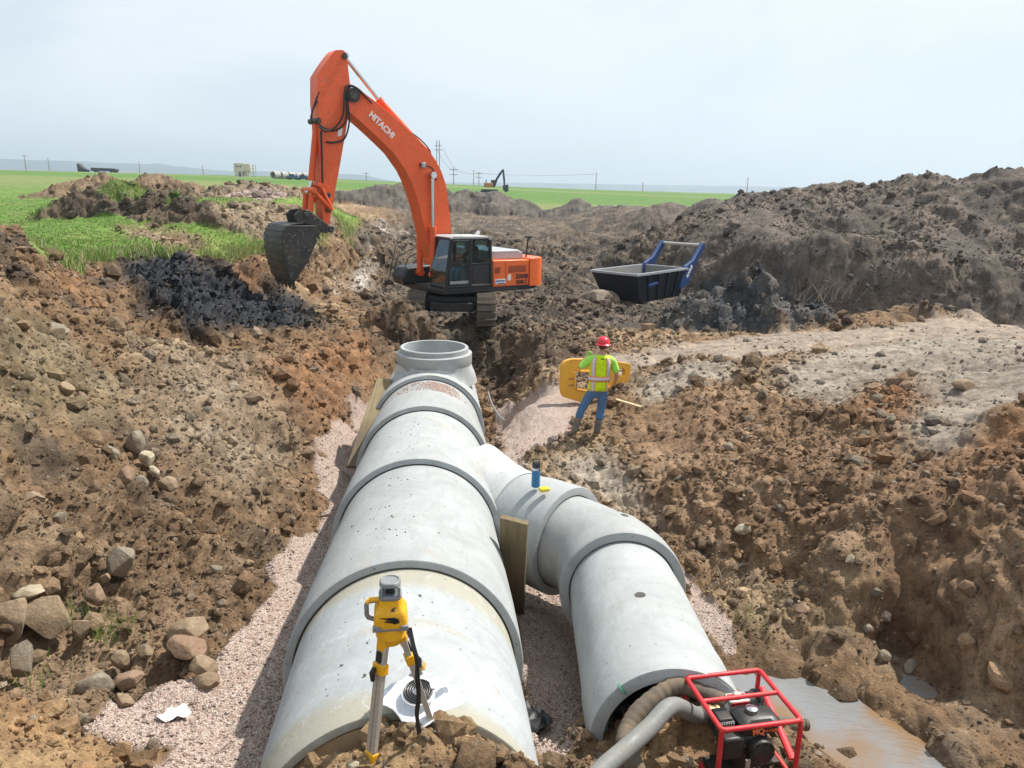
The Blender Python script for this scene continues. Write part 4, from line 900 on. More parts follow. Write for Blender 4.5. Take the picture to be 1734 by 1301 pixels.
hose([(500, 250), (455, 236), (440, 290), (446, 380), (425, 455), (380, 472), (345, 470)], .33)
hose([(312, 250), (292, 310), (280, 350), (284, 385)], .25); hose([(306, 290), (286, 330), (276, 365), (290, 380)], .3, .02)
hose([(560, 305), (620, 362), (690, 428), (760, 500), (820, 560), (855, 625), (875, 720), (884, 850)], .30, .022)
hose([(720, 430), (760, 460), (795, 500), (815, 550)], .2, .022); hose([(765, 575), (790, 575), (815, 590), (830, 640)], .36, .02)
hose([(322, 420), (326, 560), (330, 700)], .30, .03, 'pipe_line'); hose([(500, 255), (540, 300), (600, 350), (680, 415)], .18, .03, 'pipe_line')
# bucket with linkage
bk = empty('bucket'); bk.parent = EXC
wo = .76
side = [EX(*p, wo) for p in [(205, 838), (170, 838), (152, 872), (148, 930), (160, 1000), (186, 1082), (214, 1076), (262, 1000), (304, 905), (320, 868), (296, 838)]]
k = MB(); prism_o(k, side, wo - .03, wo + .012); prism_o(k, side, -wo - .012, -wo + .03); k.build('side_plate', M_STEEL, bk, bevel=.012)
shell = [EX(*p, wo) for p in [(310, 850), (296, 838), (250, 828), (205, 832), (170, 838), (158, 856), (152, 872), (148, 900), (148, 930), (153, 965), (160, 1000), (172, 1040), (186, 1082)]]
cxm = sum(p[0] for p in side) / len(side); czm = sum(p[1] for p in side) / len(side)
k = MB(); outer = [[Vector((s, oo, z)) for s, z in shell] for oo in (wo, .33, 0, -.33, -wo)]; innr = [[Vector((s + (cxm - s) * .05, oo, z + (czm - z) * .05)) for s, z in shell] for oo in (wo, -wo)]
def sheet(rows):
    R_ = [[k.bm.verts.new(p) for p in r] for r in rows]
    for A, B in zip(R_, R_[1:]):
        for j in range(len(A) - 1): k.bm.faces.new((A[j], A[j + 1], B[j + 1], B[j]))
sheet(outer); sheet(innr)
k.build('bowl', M_STEEL, bk)
k = MB()
for i in range(5, 12):
    (s0, z0), (s1, z1) = shell[i], shell[i + 1]; nx, nz = (s0 + s1) / 2 - cxm, (z0 + z1) / 2 - czm; n_ = math.hypot(nx, nz)
    k.box(((s0 + s1) / 2 + nx / n_ * .012, 0, (z0 + z1) / 2 + nz / n_ * .012), (.03, 2 * wo + .02, math.hypot(s1 - s0, z1 - z0) * .55), Matrix.Rotation(math.atan2(s1 - s0, z1 - z0), 3, 'Y'))
k.build('wear_strip', M_STEEL, bk, bevel=.008)
lip = shell[-1]; l2 = EX(214, 1076, wo); lx, lz = (lip[0] + l2[0]) / 2, (lip[1] + l2[1]) / 2
k = MB(); k.box((lx, 0, lz + .02), (abs(l2[0] - lip[0]) + .02, 2 * wo + .02, .1)); k.build('lip', M_STEEL, bk, bevel=.02)
for i in range(5):
    k = MB(); oo = -wo + .09 + (2 * wo - .18) * i / 4; k.loft([[Vector((lx + a * .07, oo + b * .055, lz + .03)) for a, b in ((-1, -1), (1, -1), (1, 1), (-1, 1))], [Vector((lx + a * .05, oo + b * .05, lz - .13)) for a, b in ((-1, -1), (1, -1), (1, 1), (-1, 1))], [Vector((lx - .06 + a * .015, oo + b * .035, lz - .30)) for a, b in ((-1, -1), (1, -1), (1, 1), (-1, 1))]], True, True); k.build('tooth', M_STEEL, bk)
ear = [EX(*p, .3) for p in [(215, 835), (200, 790), (222, 770), (260, 768), (290, 790), (318, 812), (345, 832), (358, 852), (345, 872), (318, 868), (290, 838)]]
k = MB()
for o in (-.36, .36): prism_o(k, ear, o - .05, o + .05)
p1, p2 = EX(235, 790, 0), EX(343, 851, 0); k.cyl((p1[0], -.45, p1[1]), (p1[0], .45, p1[1]), .09, None, 16); k.cyl((p2[0], -.46, p2[1]), (p2[0], .46, p2[1]), .1, None, 16); k.build('hinge', M_STEEL, bk, bevel=.015)
lk = MB(); A_, B_, C_ = EX(268, 682, 0), EX(352, 768, 0), EX(262, 785, 0)
for o in (-.33, .33):
    lk.tube([(A_[0], o, A_[1]), (B_[0], o, B_[1])], .07, 8)
    lk.tube([(A_[0], o * .7, A_[1]), (C_[0], o * .7, C_[1])], .09, 8)
lk.cyl((A_[0], -.45, A_[1]), (A_[0], .45, A_[1]), .085, None, 14); D_ = EX(300, 660, 0); lk.cyl((D_[0], -.42, D_[1]), (D_[0], .42, D_[1]), .07, None, 14); lk.tube([(D_[0], .35, D_[1]), (B_[0], .35, B_[1])], .05, 8)
lk.build('linkage', M_OR, EXC)
# ------------------------------------------------------------------ blue-black bedding box with carrying arms
M_BOX = paint('black_box_paint', (.016, .018, .03), .5, dirt=.35, dirtcol=(.12, .10, .08), scale=1.5, wear=.2, wearcol=(.08, .08, .1))
M_BLUE = paint('blue_paint', (.02, .055, .17), .4, dirt=.2, scale=2)
M_BOXIN = paint('scoured_steel', (.20, .195, .185), .55, metal=.2, dirt=.5, dirtcol=(.28, .24, .2), scale=1.5)
def P3d(u, v, y): return Vector(at_y(u, v, y))
rim4 = [at_z(1008, 450, 1.72), at_z(1066, 462, 1.72), at_z(1152, 451, 1.72), at_z(1122, 438, 1.72)]
bx = Vector(at_z(1066, 462, 1.72)); ex = (Vector(rim4[2]) - bx); ex.z = 0; ey = (Vector(rim4[0]) - bx); ey.z = 0
LX = ex.length; ex.normalize(); ey = (ey - ex * ey.dot(ex)).normalized(); LY = 2.3; gz = ground_z(bx.x + 1, bx.y + 1) - .1
SK = empty('bedding_box', (bx.x + .32, bx.y, .36), math.atan2(ex.y, ex.x), 'black open-topped steel box with blue lifting arms beside the cut bank', 'skip')
H_ = 1.27; ov = .62
def hull(off, z0, z1, t0=0.): # front wall slopes outward to the rim on the ey side
    return None
k = MB(); t = .07
out_top = [(0, 0), (LX, 0), (LX, LY), (0, LY)]; out_bot = [(.75, .25), (LX - .1, .25), (LX - .1, LY - .25), (.75, LY - .25)]
out_top = [(0, 0), (LX, 0), (LX, LY), (0, LY)]
def rg(p, z, ins=0.):
    cx, cy = LX / 2, LY / 2; return [Vector((x + (ins if x < cx else -ins), y + (ins if y < cy else -ins), z)) for x, y in p]
k.loft([rg(out_bot, 0), rg(out_top, H_), ], True, False); k.build('shell', M_BOX, SK, autos=False)
k = MB(); k.loft([rg(out_top, H_ - .01, t), rg(out_bot, .12, t)], False, True); k.build('inner_lining', M_BOXIN, SK, autos=False)
k = MB(); k.loft([rg(out_top, H_ - .06, -.04), rg(out_top, H_ + .03, -.04), rg(out_top, H_ + .03, t), rg(out_top, H_ - .06, t)], closed=True); k.build('rim', paint('worn_rim', (.32, .34, .37), .5, dirt=.3), SK, autos=False)
k = MB()
for i in range(1, 5):
    f = i / 5; x0 = .75 + (LX - .85) * f; x1 = LX * f; k.tube([(x0, .22, .05), (x1, -.05, H_ - .05)], .06, 6)
k.build('stiffener', M_BOX, SK, autos=False)
k = MB(); k.box((LX * .3, -.02, H_ * .62), (.75, .1, .09), Matrix.Rotation(-.1, 3, 'Y')); k.build('step_bar', M_BLUE, SK)
for yy in (.1, LY - .1):
    k = MB(); k.prism([(-.45, -.9), (.35, -.75), (.95, .12), (1.75, .9), (1.72, 1.06), (1.5, 1.08), (.72, .34), (.0, .1)], (1, 0, 0), (0, 0, 1), (LX - .1, yy, H_), .16); k.build('lifting_arm', M_BLUE, SK, bevel=.02)
k = MB(); k.cyl((LX + 1.5, .1, H_ + .95), (LX + 1.5, LY - .1, H_ + .95), .075, None, 14); k.build('cross_bar', paint('worn_bar', (.45, .43, .40), .5, dirt=.3), SK)
m = Matrix((Vector((.62, 0, .78)).normalized(), Vector((-.78, 0, .62)).normalized(), Vector((0, -1, 0)))).transposed().to_4x4(); m.translation = (LX + .28, .012, H_ - .16)
text_mesh('RMRB', .26, M_WHITE, SK, m, 'lettering', .004, .006)
# ------------------------------------------------------------------ yellow steel plate behind the worker
M_YEL = paint('yellow_plate', (.72, .36, .03), .5, dirt=.4, dirtcol=(.35, .24, .13), scale=3, wear=.25, wearcol=(.3, .2, .12))
def zq(x, y): return 900 + x / 5.42, 540 + y / 5.42
YP = empty('spreader_plate', (0, 0, 0), 0, 'yellow steel frame plate with two openings leaning behind the worker', 'steel plate')
q0 = Vector(at_z(*zq(300, 730), .62)); q1 = q0 + Vector((1.62, .75, .02)); pxd = (q1 - q0).normalized(); pn = pxd.cross(Vector((0, 0, 1))).normalized()
pz = (Vector((0, 0, 1)) + Vector((-pn.y * .0, 0, 0)) + pn * -.12).normalized()
def yp(x, y):
    d = Vector(ray(*zq(x, y))); n = pxd.cross(pz); tt = (q0 - Vector(CC)).dot(n) / d.dot(n); P = Vector(CC) + d * tt - q0; return (P.dot(pxd), P.dot(pz))
outl = [yp(*p) for p in [(270, 620), (275, 430), (300, 390), (350, 372), (520, 372), (760, 400), (880, 420), (895, 440), (888, 520), (870, 590), (790, 585), (700, 640), (500, 750), (460, 765), (300, 715), (275, 680)]]
h1 = [yp(*p) for p in [(380, 490), (430, 478), (600, 480), (640, 500), (620, 590), (510, 660), (400, 640), (380, 620)]]
h2 = [yp(*p) for p in [(785, 460), (830, 455), (848, 475), (845, 520), (825, 535), (785, 520)]]
def plate_with_holes(name, outer, holes, org, ax, ay, thick, mat, parent):
    c = bpy.data.curves.new('c', 'CURVE'); c.dimensions = '2D'; c.fill_mode = 'BOTH'; c.extrude = thick / 2; c.bevel_depth = .012; c.bevel_resolution = 1
    for poly in [outer] + holes:
        s = c.splines.new('POLY'); s.points.add(len(poly) - 1); s.use_cyclic_u = True
        for i, p in enumerate(poly): s.points[i].co = (p[0], p[1], 0, 1)
    t = bpy.data.objects.new('t', c); COL.objects.link(t); dg = bpy.context.evaluated_depsgraph_get(); dg.update()
    me = bpy.data.meshes.new_from_object(t.evaluated_get(dg)); bpy.data.objects.remove(t); bpy.data.curves.remove(c); me.materials.clear()
    ax = ax.normalized(); ay = ay.normalized(); m = Matrix((ax, ay, ax.cross(ay))).transposed().to_4x4(); m.translation = org; me.transform(m); return link(name, me, mat, parent)
plate_with_holes('plate', outl, [h1, h2], q0, pxd, pz, .11, M_YEL, YP)
k = MB()
for (a, b) in (((380, 490), (380, 620)), ((400, 640), (510, 660)), ((430, 478), (600, 480))):
    pa, pb_ = yp(*a), yp(*b); k.tube([q0 + pxd * pa[0] + pz * pa[1] + pn * .07, q0 + pxd * pb_[0] + pz * pb_[1] + pn * .07], .03, 6)
k.build('edge_flange', M_YEL, YP)
k = MB()
for i in range(5):
    for j in range(2): k.box(q0 + pxd * (.09 + .035 * i) + pz * (.42 - .14 * j) + pn * -.0655 * -1 + Vector((0, -.0, 0)), (.02, .012, .05))
k.build('stencil_marks', paint('faded_stencil', (.32, .13, .05), .7, dirt=.2), YP)
# ------------------------------------------------------------------ timber
def wood(name, col, mud=.8):
    m, nt, b = nodes_of(name); co = objco(nt); mp = N(nt, 'ShaderNodeMapping'); mp.inputs['Scale'].default_value = (14, 14, 1.2); nt.links.new(co, mp.inputs[0])
    n1 = noise(nt, 2.5, 8, .65, mp.outputs[0], .6); n2 = noise(nt, 3, 6, .6, co)
    c = mixc(nt, ramp(nt, n1, [(.3, (0, 0, 0)), (.7, (1, 1, 1))]), tuple(x * .6 for x in col), tuple(x * 1.15 for x in col)); c = mixc(nt, ramp(nt, n2, [(.5, (0, 0, 0)), (.7, (.6,) * 3)]), c, (.2, .17, .10))
    nt.links.new(c, b.inputs['Base Color']); gz_ = N(nt, 'ShaderNodeSeparateXYZ'); nt.links.new(nt.nodes.new('ShaderNodeTexCoord').outputs['Generated'], gz_.inputs[0]); gm = N(nt, 'ShaderNodeMath', operation='MULTIPLY_ADD'); nt.links.new(n2, gm.inputs[0]); gm.inputs[1].default_value = .5; nt.links.new(gz_.outputs[2], gm.inputs[2])
    c = mixc(nt, ramp(nt, gm.outputs[0], [(.55, (mud,) * 3), (.85, (0, 0, 0))]), c, (.085, .062, .04)); nt.links.new(c, b.inputs['Base Color']); b.inputs['Roughness'].default_value = .8; bump(nt, b, n1, .4, .006); return m
M_WOOD = wood('weathered_board', (.23, .175, .09)); M_WOOD2 = wood('pale_lath', (.62, .50, .30), 0.)
def board(name, a, b, w, t, face, mat, label, cat='plank', group=None):
    """board from a to b; face = rough direction its broad side looks"""
    a, b = Vector(a), Vector(b); z = (b - a); L = z.length; z.normalize(); f = Vector(face); f = (f - z * f.dot(z)).normalized(); x = f.cross(z)
    k = MB(); g = random.Random(3)
    k.box((0, 0, L / 2), (w, t, L)); bmesh.ops.subdivide_edges(k.bm, edges=[e for e in k.bm.edges if abs(e.verts[0].co.z - e.verts[1].co.z) > .1], cuts=6)
    for v in k.bm.verts: v.co.x += g.uniform(-.003, .003); v.co.y += .006 * math.sin(v.co.z * 2)
    o = k.build(name, mat, None, bevel=.004); m = Matrix((x, f, z)).transposed().to_4x4(); m.translation = a; o.matrix_world = m
    return tag(o, label, cat, group)
board('plank', at_z(866, 1036, .62), at_y(871, 880, 6.66), .27, .05, (-.2, -1, .5), M_WOOD, 'weathered board standing between the main pipe and the branch pipe', 'plank')
board('plank', at_y(602, 792, 10.6), at_y(652, 643, 12.6), .26, .05, (.0, -1, .45), M_WOOD, 'long grey board leaning against the left side of the main pipe', 'plank')
board('timber_lath', at_y(618, 795, 9.9), at_y(637, 735, 10.6), .045, .02, (0, -1, .3), paint('yellow_lath', (.80, .50, .04), .5, dirt=.1), 'short yellow stick beside the leaning board at the main pipe', 'stick')
board('timber_lath', Vector(at_z(1040, 676, .60)), Vector(at_z(1086, 690, .66)), .07, .03, (0, -.2, 1), M_WOOD2, 'pale wooden lath lying on the soil beside the worker', 'stick')
board('timber_lath', at_z(966, 836, 1.6), at_y(963, 815, 8.4), .045, .02, (0, -1, .2), M_WOOD2, 'short pale stake behind the stub bell of the branch pipe', 'stick')
# ------------------------------------------------------------------ drink bottle and yellow tape box on the stub
def on_stub(u, v): return Vector(at_z(u, v, ZB + .018))
bp = on_stub(907, 824); BT = empty('drink_bottle', bp, 0, 'blue steel drink bottle with a black lid standing on the branch stub', 'bottle')
M_BB = paint('blue_bottle', (.03, .17, .36), .35, dirt=.05); M_BLID = paint('black_lid', (.02, .02, .022), .4, dirt=.05)
k = MB(); prof = [(0, 0), (.044, 0), (.047, .01), (.047, .19), (.041, .215), (.036, .225), (0, .225)]
def lathe(k, prof, n=28):
    k.loft([[Vector((r * math.cos(2 * PI * j / n), r * math.sin(2 * PI * j / n), z)) for j in range(n)] for r, z in prof if r > 0], True, True); return k
lathe(k, prof).build('flask', M_BB, BT); k = MB(); lathe(k, [(.036, .2255), (.043, .228), (.043, .27), (.036, .282)]); k.tube([(-.03, 0, .28), (-.03, 0, .315), (.03, 0, .315), (.03, 0, .28)], .008, 8); k.build('lid', M_BLID, BT)
k = MB(); lathe(k, [(.0474, .195), (.0476, .2), (.0425, .2185), (.0418, .216)]); k.build('steel_band', M_CHROME, BT)
tp = on_stub(921, 829); o = MB().box((0, 0, .022), (.11, .075, .042)).build('sponge', paint('yellow_sponge', (.72, .52, .04), .8, dirt=.1), None, bevel=.012, seg=3); o.location = tp + Vector((0, -.05, .0)); o.rotation_euler.z = .4; tag(o, 'small yellow sponge lying on the stub next to the blue bottle', 'sponge')
# ------------------------------------------------------------------ rotating laser level on a tripod
M_LY = paint('laser_yellow', (.80, .40, .012), .35, dirt=.08, scale=8); M_LG = paint('laser_grey', (.22, .225, .23), .45, dirt=.08, scale=8); M_ALU = paint('tripod_aluminium', (.50, .46, .40), .4, metal=.35, dirt=.35, dirtcol=(.34, .25, .17), scale=6)
M_BP = paint('black_plastic', (.018, .018, .02), .45, dirt=.1, scale=8)
hd = Vector(at_y(662, 1056, 3.33)); HZ = hd.z
TR = empty('tripod', (hd.x, hd.y, 2.2), 0, 'aluminium tripod with yellow clamps and a hanging strap, standing in the dirt', 'tripod')
def tl(p): return Vector(p) - Vector((hd.x, hd.y, 2.2))
k = MB(); k.cyl(tl((hd.x, hd.y, HZ - .06)), tl((hd.x, hd.y, HZ)), .075, .07, 24); k.cyl(tl((hd.x, hd.y, HZ - .10)), tl((hd.x, hd.y, HZ - .055)), .05, .06, 20); k.build('head', M_LY, TR, bevel=.006)
fA = Vector(at_y(627, 1297, 3.22)); fB = Vector(at_y(741, 1254, 3.42)); fC = Vector(on_crown(3.75, .34)); fC = Vector((axis(3.95).x + .18, 3.95, on_crown(3.95, .18).z + .01))
for i, (ft, wd) in enumerate(((fA, .062), (fB, .045), (fC, .045))):
    top = Vector((hd.x, hd.y, HZ - .05)) + ((ft - hd) * Vector((1, 1, 0))).normalized() * .045
    a, b = tl(top), tl(ft); z = (b - a); L = z.length; z.normalize(); outw = Vector((z.x, z.y, 0)); outw = (outw if outw.length > .02 else Vector((0, -1, 0))).normalized(); xx = z.cross(outw).normalized(); yy = xx.cross(z); rot = Matrix((xx, yy, z)).transposed()
    leg = MB()
    for sx in (-1, 1): leg.box(a.lerp(b, .50) + xx * sx * wd * .28, (wd * .42, .028, L * .86), rot)
    leg.box(a.lerp(b, .52) , (wd * .2, .018, L * .82), rot); lo = leg.build('leg', M_ALU, TR, bevel=.003)
    c_ = MB(); c_.box(a.lerp(b, .05), (wd * .95, .036, .075), rot); c_.build('hinge', M_LY, lo, bevel=.006)
    c_ = MB(); c_.box(a.lerp(b, .24), (wd * 1.22, .045, .055), rot); c_.build('clamp', M_LY, lo, bevel=.006)
    c_ = MB(); c_.box(a.lerp(b, .93), (wd * 1.1, .04, .06), rot); c_.build('foot', M_LY, lo, bevel=.006)
    c_ = MB(); c_.tube([a.lerp(b, .23) + yy * .03 + xx * .01, a.lerp(b, .27) + yy * .04 + xx * .012, a.lerp(b, .33) + yy * .032 + xx * .012], [.011, .015, .010], 8); c_.build('lever', M_BP, lo)
    c_ = MB(); c_.box(a.lerp(b, .15) + yy * .016, (wd * .5, .014, .05), rot); c_.build('sticker', M_BP, lo)
    c_ = MB(); c_.cyl(a.lerp(b, .95), b + z * .06, .012, .004, 10); c_.build('spike', M_ALU, lo)
k = MB(); k.box(tl(fB) + Vector((.012, -.03, .03)), (.075, .045, .012), Matrix.Rotation(.2, 3, 'Y')); k.build('foot_step', M_LY, TR, bevel=.004)
# strap: hangs from the head, passes the right leg and ends on the ground
sp = [at_y(693, 1063, 3.30), at_y(700, 1095, 3.27), at_y(706, 1120, 3.25), at_y(707, 1150, 3.24), at_y(709, 1180, 3.25), at_y(706, 1210, 3.26), at_y(710, 1240, 3.28), at_y(714, 1262, 3.30), at_y(722, 1272, 3.27), at_y(740, 1277, 3.25), at_y(757, 1284, 3.22)]
def smooth(P, n=6):
    P = [Vector(p) for p in P]; out = []
    for i in range(len(P) - 1):
        p0, p1, p2, p3 = P[max(i - 1, 0)], P[i], P[i + 1], P[min(i + 2, len(P) - 1)]
        for q in range(n): t = q / n; out.append(.5 * ((2 * p1) + (p2 - p0) * t + (2 * p0 - 5 * p1 + 4 * p2 - p3) * t * t + (3 * p1 - p0 - 3 * p2 + p3) * t ** 3))
    return out + [P[-1]]
k = MB(); pts = [tl(p) for p in smooth(sp)]; rows = []
for i, p in enumerate(pts):
    a = .5 * math.sin(i * .35) + (1.0 if i > 48 else 0); w = Vector((math.cos(a), math.sin(a) * .6, 0)) * .012
    rows.append([p - w + Vector((0, .0015, 0)), p + w + Vector((0, .0015, 0)), p + w - Vector((0, .0015, 0)), p - w - Vector((0, .0015, 0))])
k.loft(rows, True, True)
k.tube([tl(at_y(715, 1255, 3.28)), tl(at_y(728, 1248, 3.33)), tl(at_y(734, 1236, 3.36)), tl(at_y(733, 1228, 3.37))], .009, 8, tx=1.6); k.build('strap', M_BP, TR, autos=False)
# the laser: battery foot, body, lantern cage with four posts, side handle
LS = empty('rotary_laser', (hd.x, hd.y, HZ + .001), math.radians(8), 'yellow rotary laser level with grey lantern head on the tripod', 'laser level'); LS.scale = (.94,) * 3
def rr(w, d, z, r=.025, n=5, ox=0., oy=0.):
    out = []
    for cx, cy, a0 in ((w / 2 - r, d / 2 - r, 0), (-w / 2 + r, d / 2 - r, 90), (-w / 2 + r, -d / 2 + r, 180), (w / 2 - r, -d / 2 + r, 270)):
        for i in range(n + 1): a = math.radians(a0 + 90 * i / n); out.append(Vector((ox + cx + r * math.cos(a), oy + cy + r * math.sin(a), z)))
    return out
k = MB(); k.loft([rr(.155, .14, 0), rr(.168, .15, .008), rr(.172, .155, .03), rr(.166, .15, .085), rr(.148, .138, .10), rr(.122, .125, .122), rr(.112, .118, .145), rr(.112, .115, .158)], True, True); k.build('body', M_LY, LS)
k = MB(); k.loft([rr(.164, .148, -.002), rr(.174, .157, .006), rr(.174, .157, .014), rr(.166, .15, .012)], True, True)
for sx in (-1, 1): k.box((sx * .07, -.07, .016), (.04, .028, .03))
k.build('bumper', M_LG, LS, bevel=.004)
k = MB(); k.loft([rr(.112, .112, .158, .03), rr(.118, .118, .166, .035), rr(.116, .116, .178, .035), rr(.10, .10, .182, .03)], True, True); k.loft([rr(.104, .104, .226, .035), rr(.108, .108, .236, .035), rr(.10, .10, .25, .04), rr(.085, .085, .253, .035), rr(.085, .085, .246, .035)], True, True)
for sx in (-1, 1):
    for sy in (-1, 1): k.box((sx * .045, sy * .045, .205), (.014, .014, .055))
k.build('lantern_cage', M_LG, LS, bevel=.003)
k = MB(); k.loft([rr(.088, .088, .18, .03), rr(.088, .088, .228, .03)], True, True); k.build('lantern_glass', glass('lantern_glass', (.8, .85, .86), .5), LS)
k = MB(); k.cyl((0, 0, .18), (0, 0, .212), .026, .02, 16); k.sphere((0, -.005, .214), .017, 12); k.build('rotor', M_BP, LS)
k = MB(); k.tube([(-.085, 0, .03), (-.115, 0, .042), (-.122, 0, .06), (-.122, 0, .115), (-.112, 0, .133), (-.06, 0, .138)], .0125, 10); k.build('handle', M_LG, LS)
k = MB(); k.tube([(-.118, 0, .125), (-.105, 0, .14), (-.05, 0, .142)], .014, 10); k.build('handle_top', M_LY, LS)
k = MB(); pts = [(-.055, .078), (-.02, .076), (.02, .078), (.042, .068), (.046, .048), (.02, .04), (.01, .046), (.03, .05), (.034, .06), (.018, .068), (-.01, .066)]
k.prism(pts, (1, 0, 0), (0, 0, 1), (0, -.0775, 0), .005); k.tube([(-.03, -.081, .058), (0, -.0815, .052), (.02, -.081, .056), (0, -.0808, .064)], .0035, 6, closed=True); k.build('emblem', M_BP, LS)
k = MB(); k.tube([(.004, -.0705, .112), (.016, -.0665, .122), (.026, -.065, .126)], .003, 6); k.tube([(.004, -.0705, .112), (.024, -.0695, .112)], .003, 6); k.build('arrow_mark', M_BP, LS)
# white plastic sheet with a roll of tape on the dirt behind the tripod
def crumpled(cx, cy, cz, outline, amp, seed, name, mat, label, cat, tilt=(0, 0)):
    g = random.Random(seed); k = MB(); rows = []; n = len(outline)
    for r in (0., .25, .5, .75, 1.):
        rows.append([Vector((x * r, y * r, amp * math.sin(7 * x * r * 6 + seed) * math.cos(9 * y * r * 5) * r + g.uniform(-.4, .4) * amp * r + tilt[0] * x * r + tilt[1] * y * r)) for x, y in outline])
    c = k.bm.verts.new((0, 0, 0)); R_ = [[k.bm.verts.new(p) for p in r] for r in rows[1:]]
    for j in range(n): k.bm.faces.new((c, R_[0][j], R_[0][(j + 1) % n]))
    for A, B in zip(R_, R_[1:]):
        for j in range(n): k.bm.faces.new((A[j], B[j], B[(j + 1) % n], A[(j + 1) % n]))
    o = k.build(name, mat, None); o.location = (cx, cy, cz); so = o.modifiers.new('thick', 'SOLIDIFY'); so.thickness = .002; tag(o, label, cat); return o
M_PLAS = paint('white_plastic', (.74, .76, .80), .3, dirt=.08, scale=6); M_PAPER = paint('white_paper', (.80, .80, .78), .8, dirt=.05)
ctr = Vector(at_y(712, 1190, 3.52)); ctr.z = max(ctr.z, 2.30)
ol = [(.20 * math.cos(a) * (1 + .22 * math.cos(4 * a) ), .15 * math.sin(a) * (1 + .15 * math.sin(3 * a))) for a in [2 * PI * i / 40 for i in range(40)]]
crumpled(ctr.x, ctr.y, ctr.z + .02, ol, .012, 5, 'plastic_bag', M_PLAS, 'flat white plastic bag on the dirt behind the tripod', 'plastic bag', (.0, .25))
RL = empty('tape_roll', (ctr.x - .01, ctr.y, ctr.z + .05), 0, 'black and white roll of tape lying on the white plastic bag', 'tape roll', rot=(.24, 0, 0))
k = MB(); k.loft([[Vector((r * math.cos(2 * PI * j / 36), r * math.sin(2 * PI * j / 36), z)) for j in range(36)] for r, z in ((.03, 0), (.088, 0), (.088, .02), (.03, .02))], closed=True); k.build('backing', M_PLAS, RL)
k = MB()
for r in (.072, .058, .046, .034): k.tube([(r * math.cos(2 * PI * j / 32), r * math.sin(2 * PI * j / 32), .026) for j in range(32)], .0062, 8, closed=True)
k.build('coil', M_BP, RL)
k = MB(); k.tube([(.06, .03, .03), (.12, .05, .03), (.17, .10, .05), (.2, .11, .06)], .012, 8, tx=1.7, ty=.3); k.build('loose_end', M_PLAS, RL)
pp = hit(297, 1217); crumpled(pp[0], pp[1], pp[2] + .05, [(.11 * math.cos(a) * (1 + .25 * math.cos(3 * a + 1)), .085 * math.sin(a) * (1 + .2 * math.sin(2 * a))) for a in [2 * PI * i / 24 for i in range(24)]], .02, 9, 'paper_scrap', M_PAPER, 'crumpled white paper scrap on the red gravel', 'paper')
# ------------------------------------------------------------------ engine pump in a red tube frame
M_RED = paint('red_frame', (.62, .022, .03), .45, dirt=.4, dirtcol=(.3, .18, .1), scale=5, wear=.1, wearcol=(.2, .06, .05))
M_ENG = paint('engine_black', (.022, .021, .02), .42, dirt=.35, dirtcol=(.12, .085, .055), scale=7); M_CAST = paint('cast_aluminium', (.44, .43, .41), .45, metal=.5, dirt=.3, scale=8); M_BRASS = paint('brass', (.42, .30, .15), .4, metal=.6, dirt=.4, scale=10)
M_RLAB = paint('red_label', (.5, .03, .04), .5, dirt=.15)
ZT = 1.80
p1, p2, p3, p4 = [Vector(at_z(u, v, ZT)) for u, v in ((1163, 1149), (1286, 1134), (1356, 1220), (1222, 1238))]
px_ = ((p3 - p4) + (p2 - p1)).normalized(); W_ = ((p3 - p4).length + (p2 - p1).length) / 2; py_ = Vector((-px_.y, px_.x, 0)); D_p = (((p1 - p4) + (p2 - p3)) / 2).dot(py_)
skew = (((p1 - p4) + (p2 - p3)) / 2).dot(px_)
pc = (p1 + p2 + p3 + p4) / 4; HF = .47
PM = empty('water_pump', (pc.x, pc.y, ZT - HF), math.atan2(px_.y, px_.x) - skew / D_p * .5, 'engine water pump in a red tube frame at the end of the branch pipe', 'water pump')
hx, hy = W_ / 2, D_p / 2; r = .0165
k = MB()
def arc_rect(z, rad=.05):
    out = []
    for cx, cy, a0 in ((hx - rad, hy - rad, 0), (-hx + rad, hy - rad, 90), (-hx + rad, -hy + rad, 180), (hx - rad, -hy + rad, 270)):
        for i in range(5): a = math.radians(a0 + 22.5 * i); out.append((cx + rad * math.cos(a), cy + rad * math.sin(a), z))
    return out
k.tube(arc_rect(HF, .03), r, 10, closed=True); k.tube(arc_rect(.03, .05), r, 10, closed=True)
for sx in (-1, 1):
    for sy in (-1, 1): k.tube([(sx * (hx - .006), sy * (hy - .006), HF), (sx * hx, sy * hy, HF - .06), (sx * hx, sy * hy, .1), (sx * (hx - .01), sy * (hy - .01), .03)], r, 10)
k.tube([(-hx, .02, HF - .003), (hx, .02, HF - .003)], r * .95, 10); k.tube([(hx, hy - .05, HF - .1), (hx + .0, -hy + .04, HF * .32)], r * 1.0, 10, tx=1.6)
k.build('frame', M_RED, PM)
k = MB(); k.box((0, 0, .05), (W_ * .9, D_p * .5, .02)); k.build('base_plate', M_ENG, PM, bevel=.004)
k = MB(); k.box((.03, -.05, .15), (.24, .2, .18)); k.box((.03, -.06, .27), (.20, .18, .06)); k.build('engine_block', M_ENG, PM, bevel=.02, seg=3)
k = MB(); k.loft([rr(.25, .17, .30, .04, 5, .07, -.06), rr(.28, .2, .32, .05, 5, .07, -.06), rr(.28, .2, .38, .05, 5, .07, -.06), rr(.22, .15, .405, .05, 5, .07, -.06)], True, True); tank = k.build('fuel_tank', M_ENG, PM)
k = MB(); k.cyl((.05, -.05, .404), (.05, -.05, .43), .042, .04, 24); k.cyl((.05, -.05, .43), (.05, -.05, .436), .04, .032, 24); k.build('cap', M_CHROME, tank)
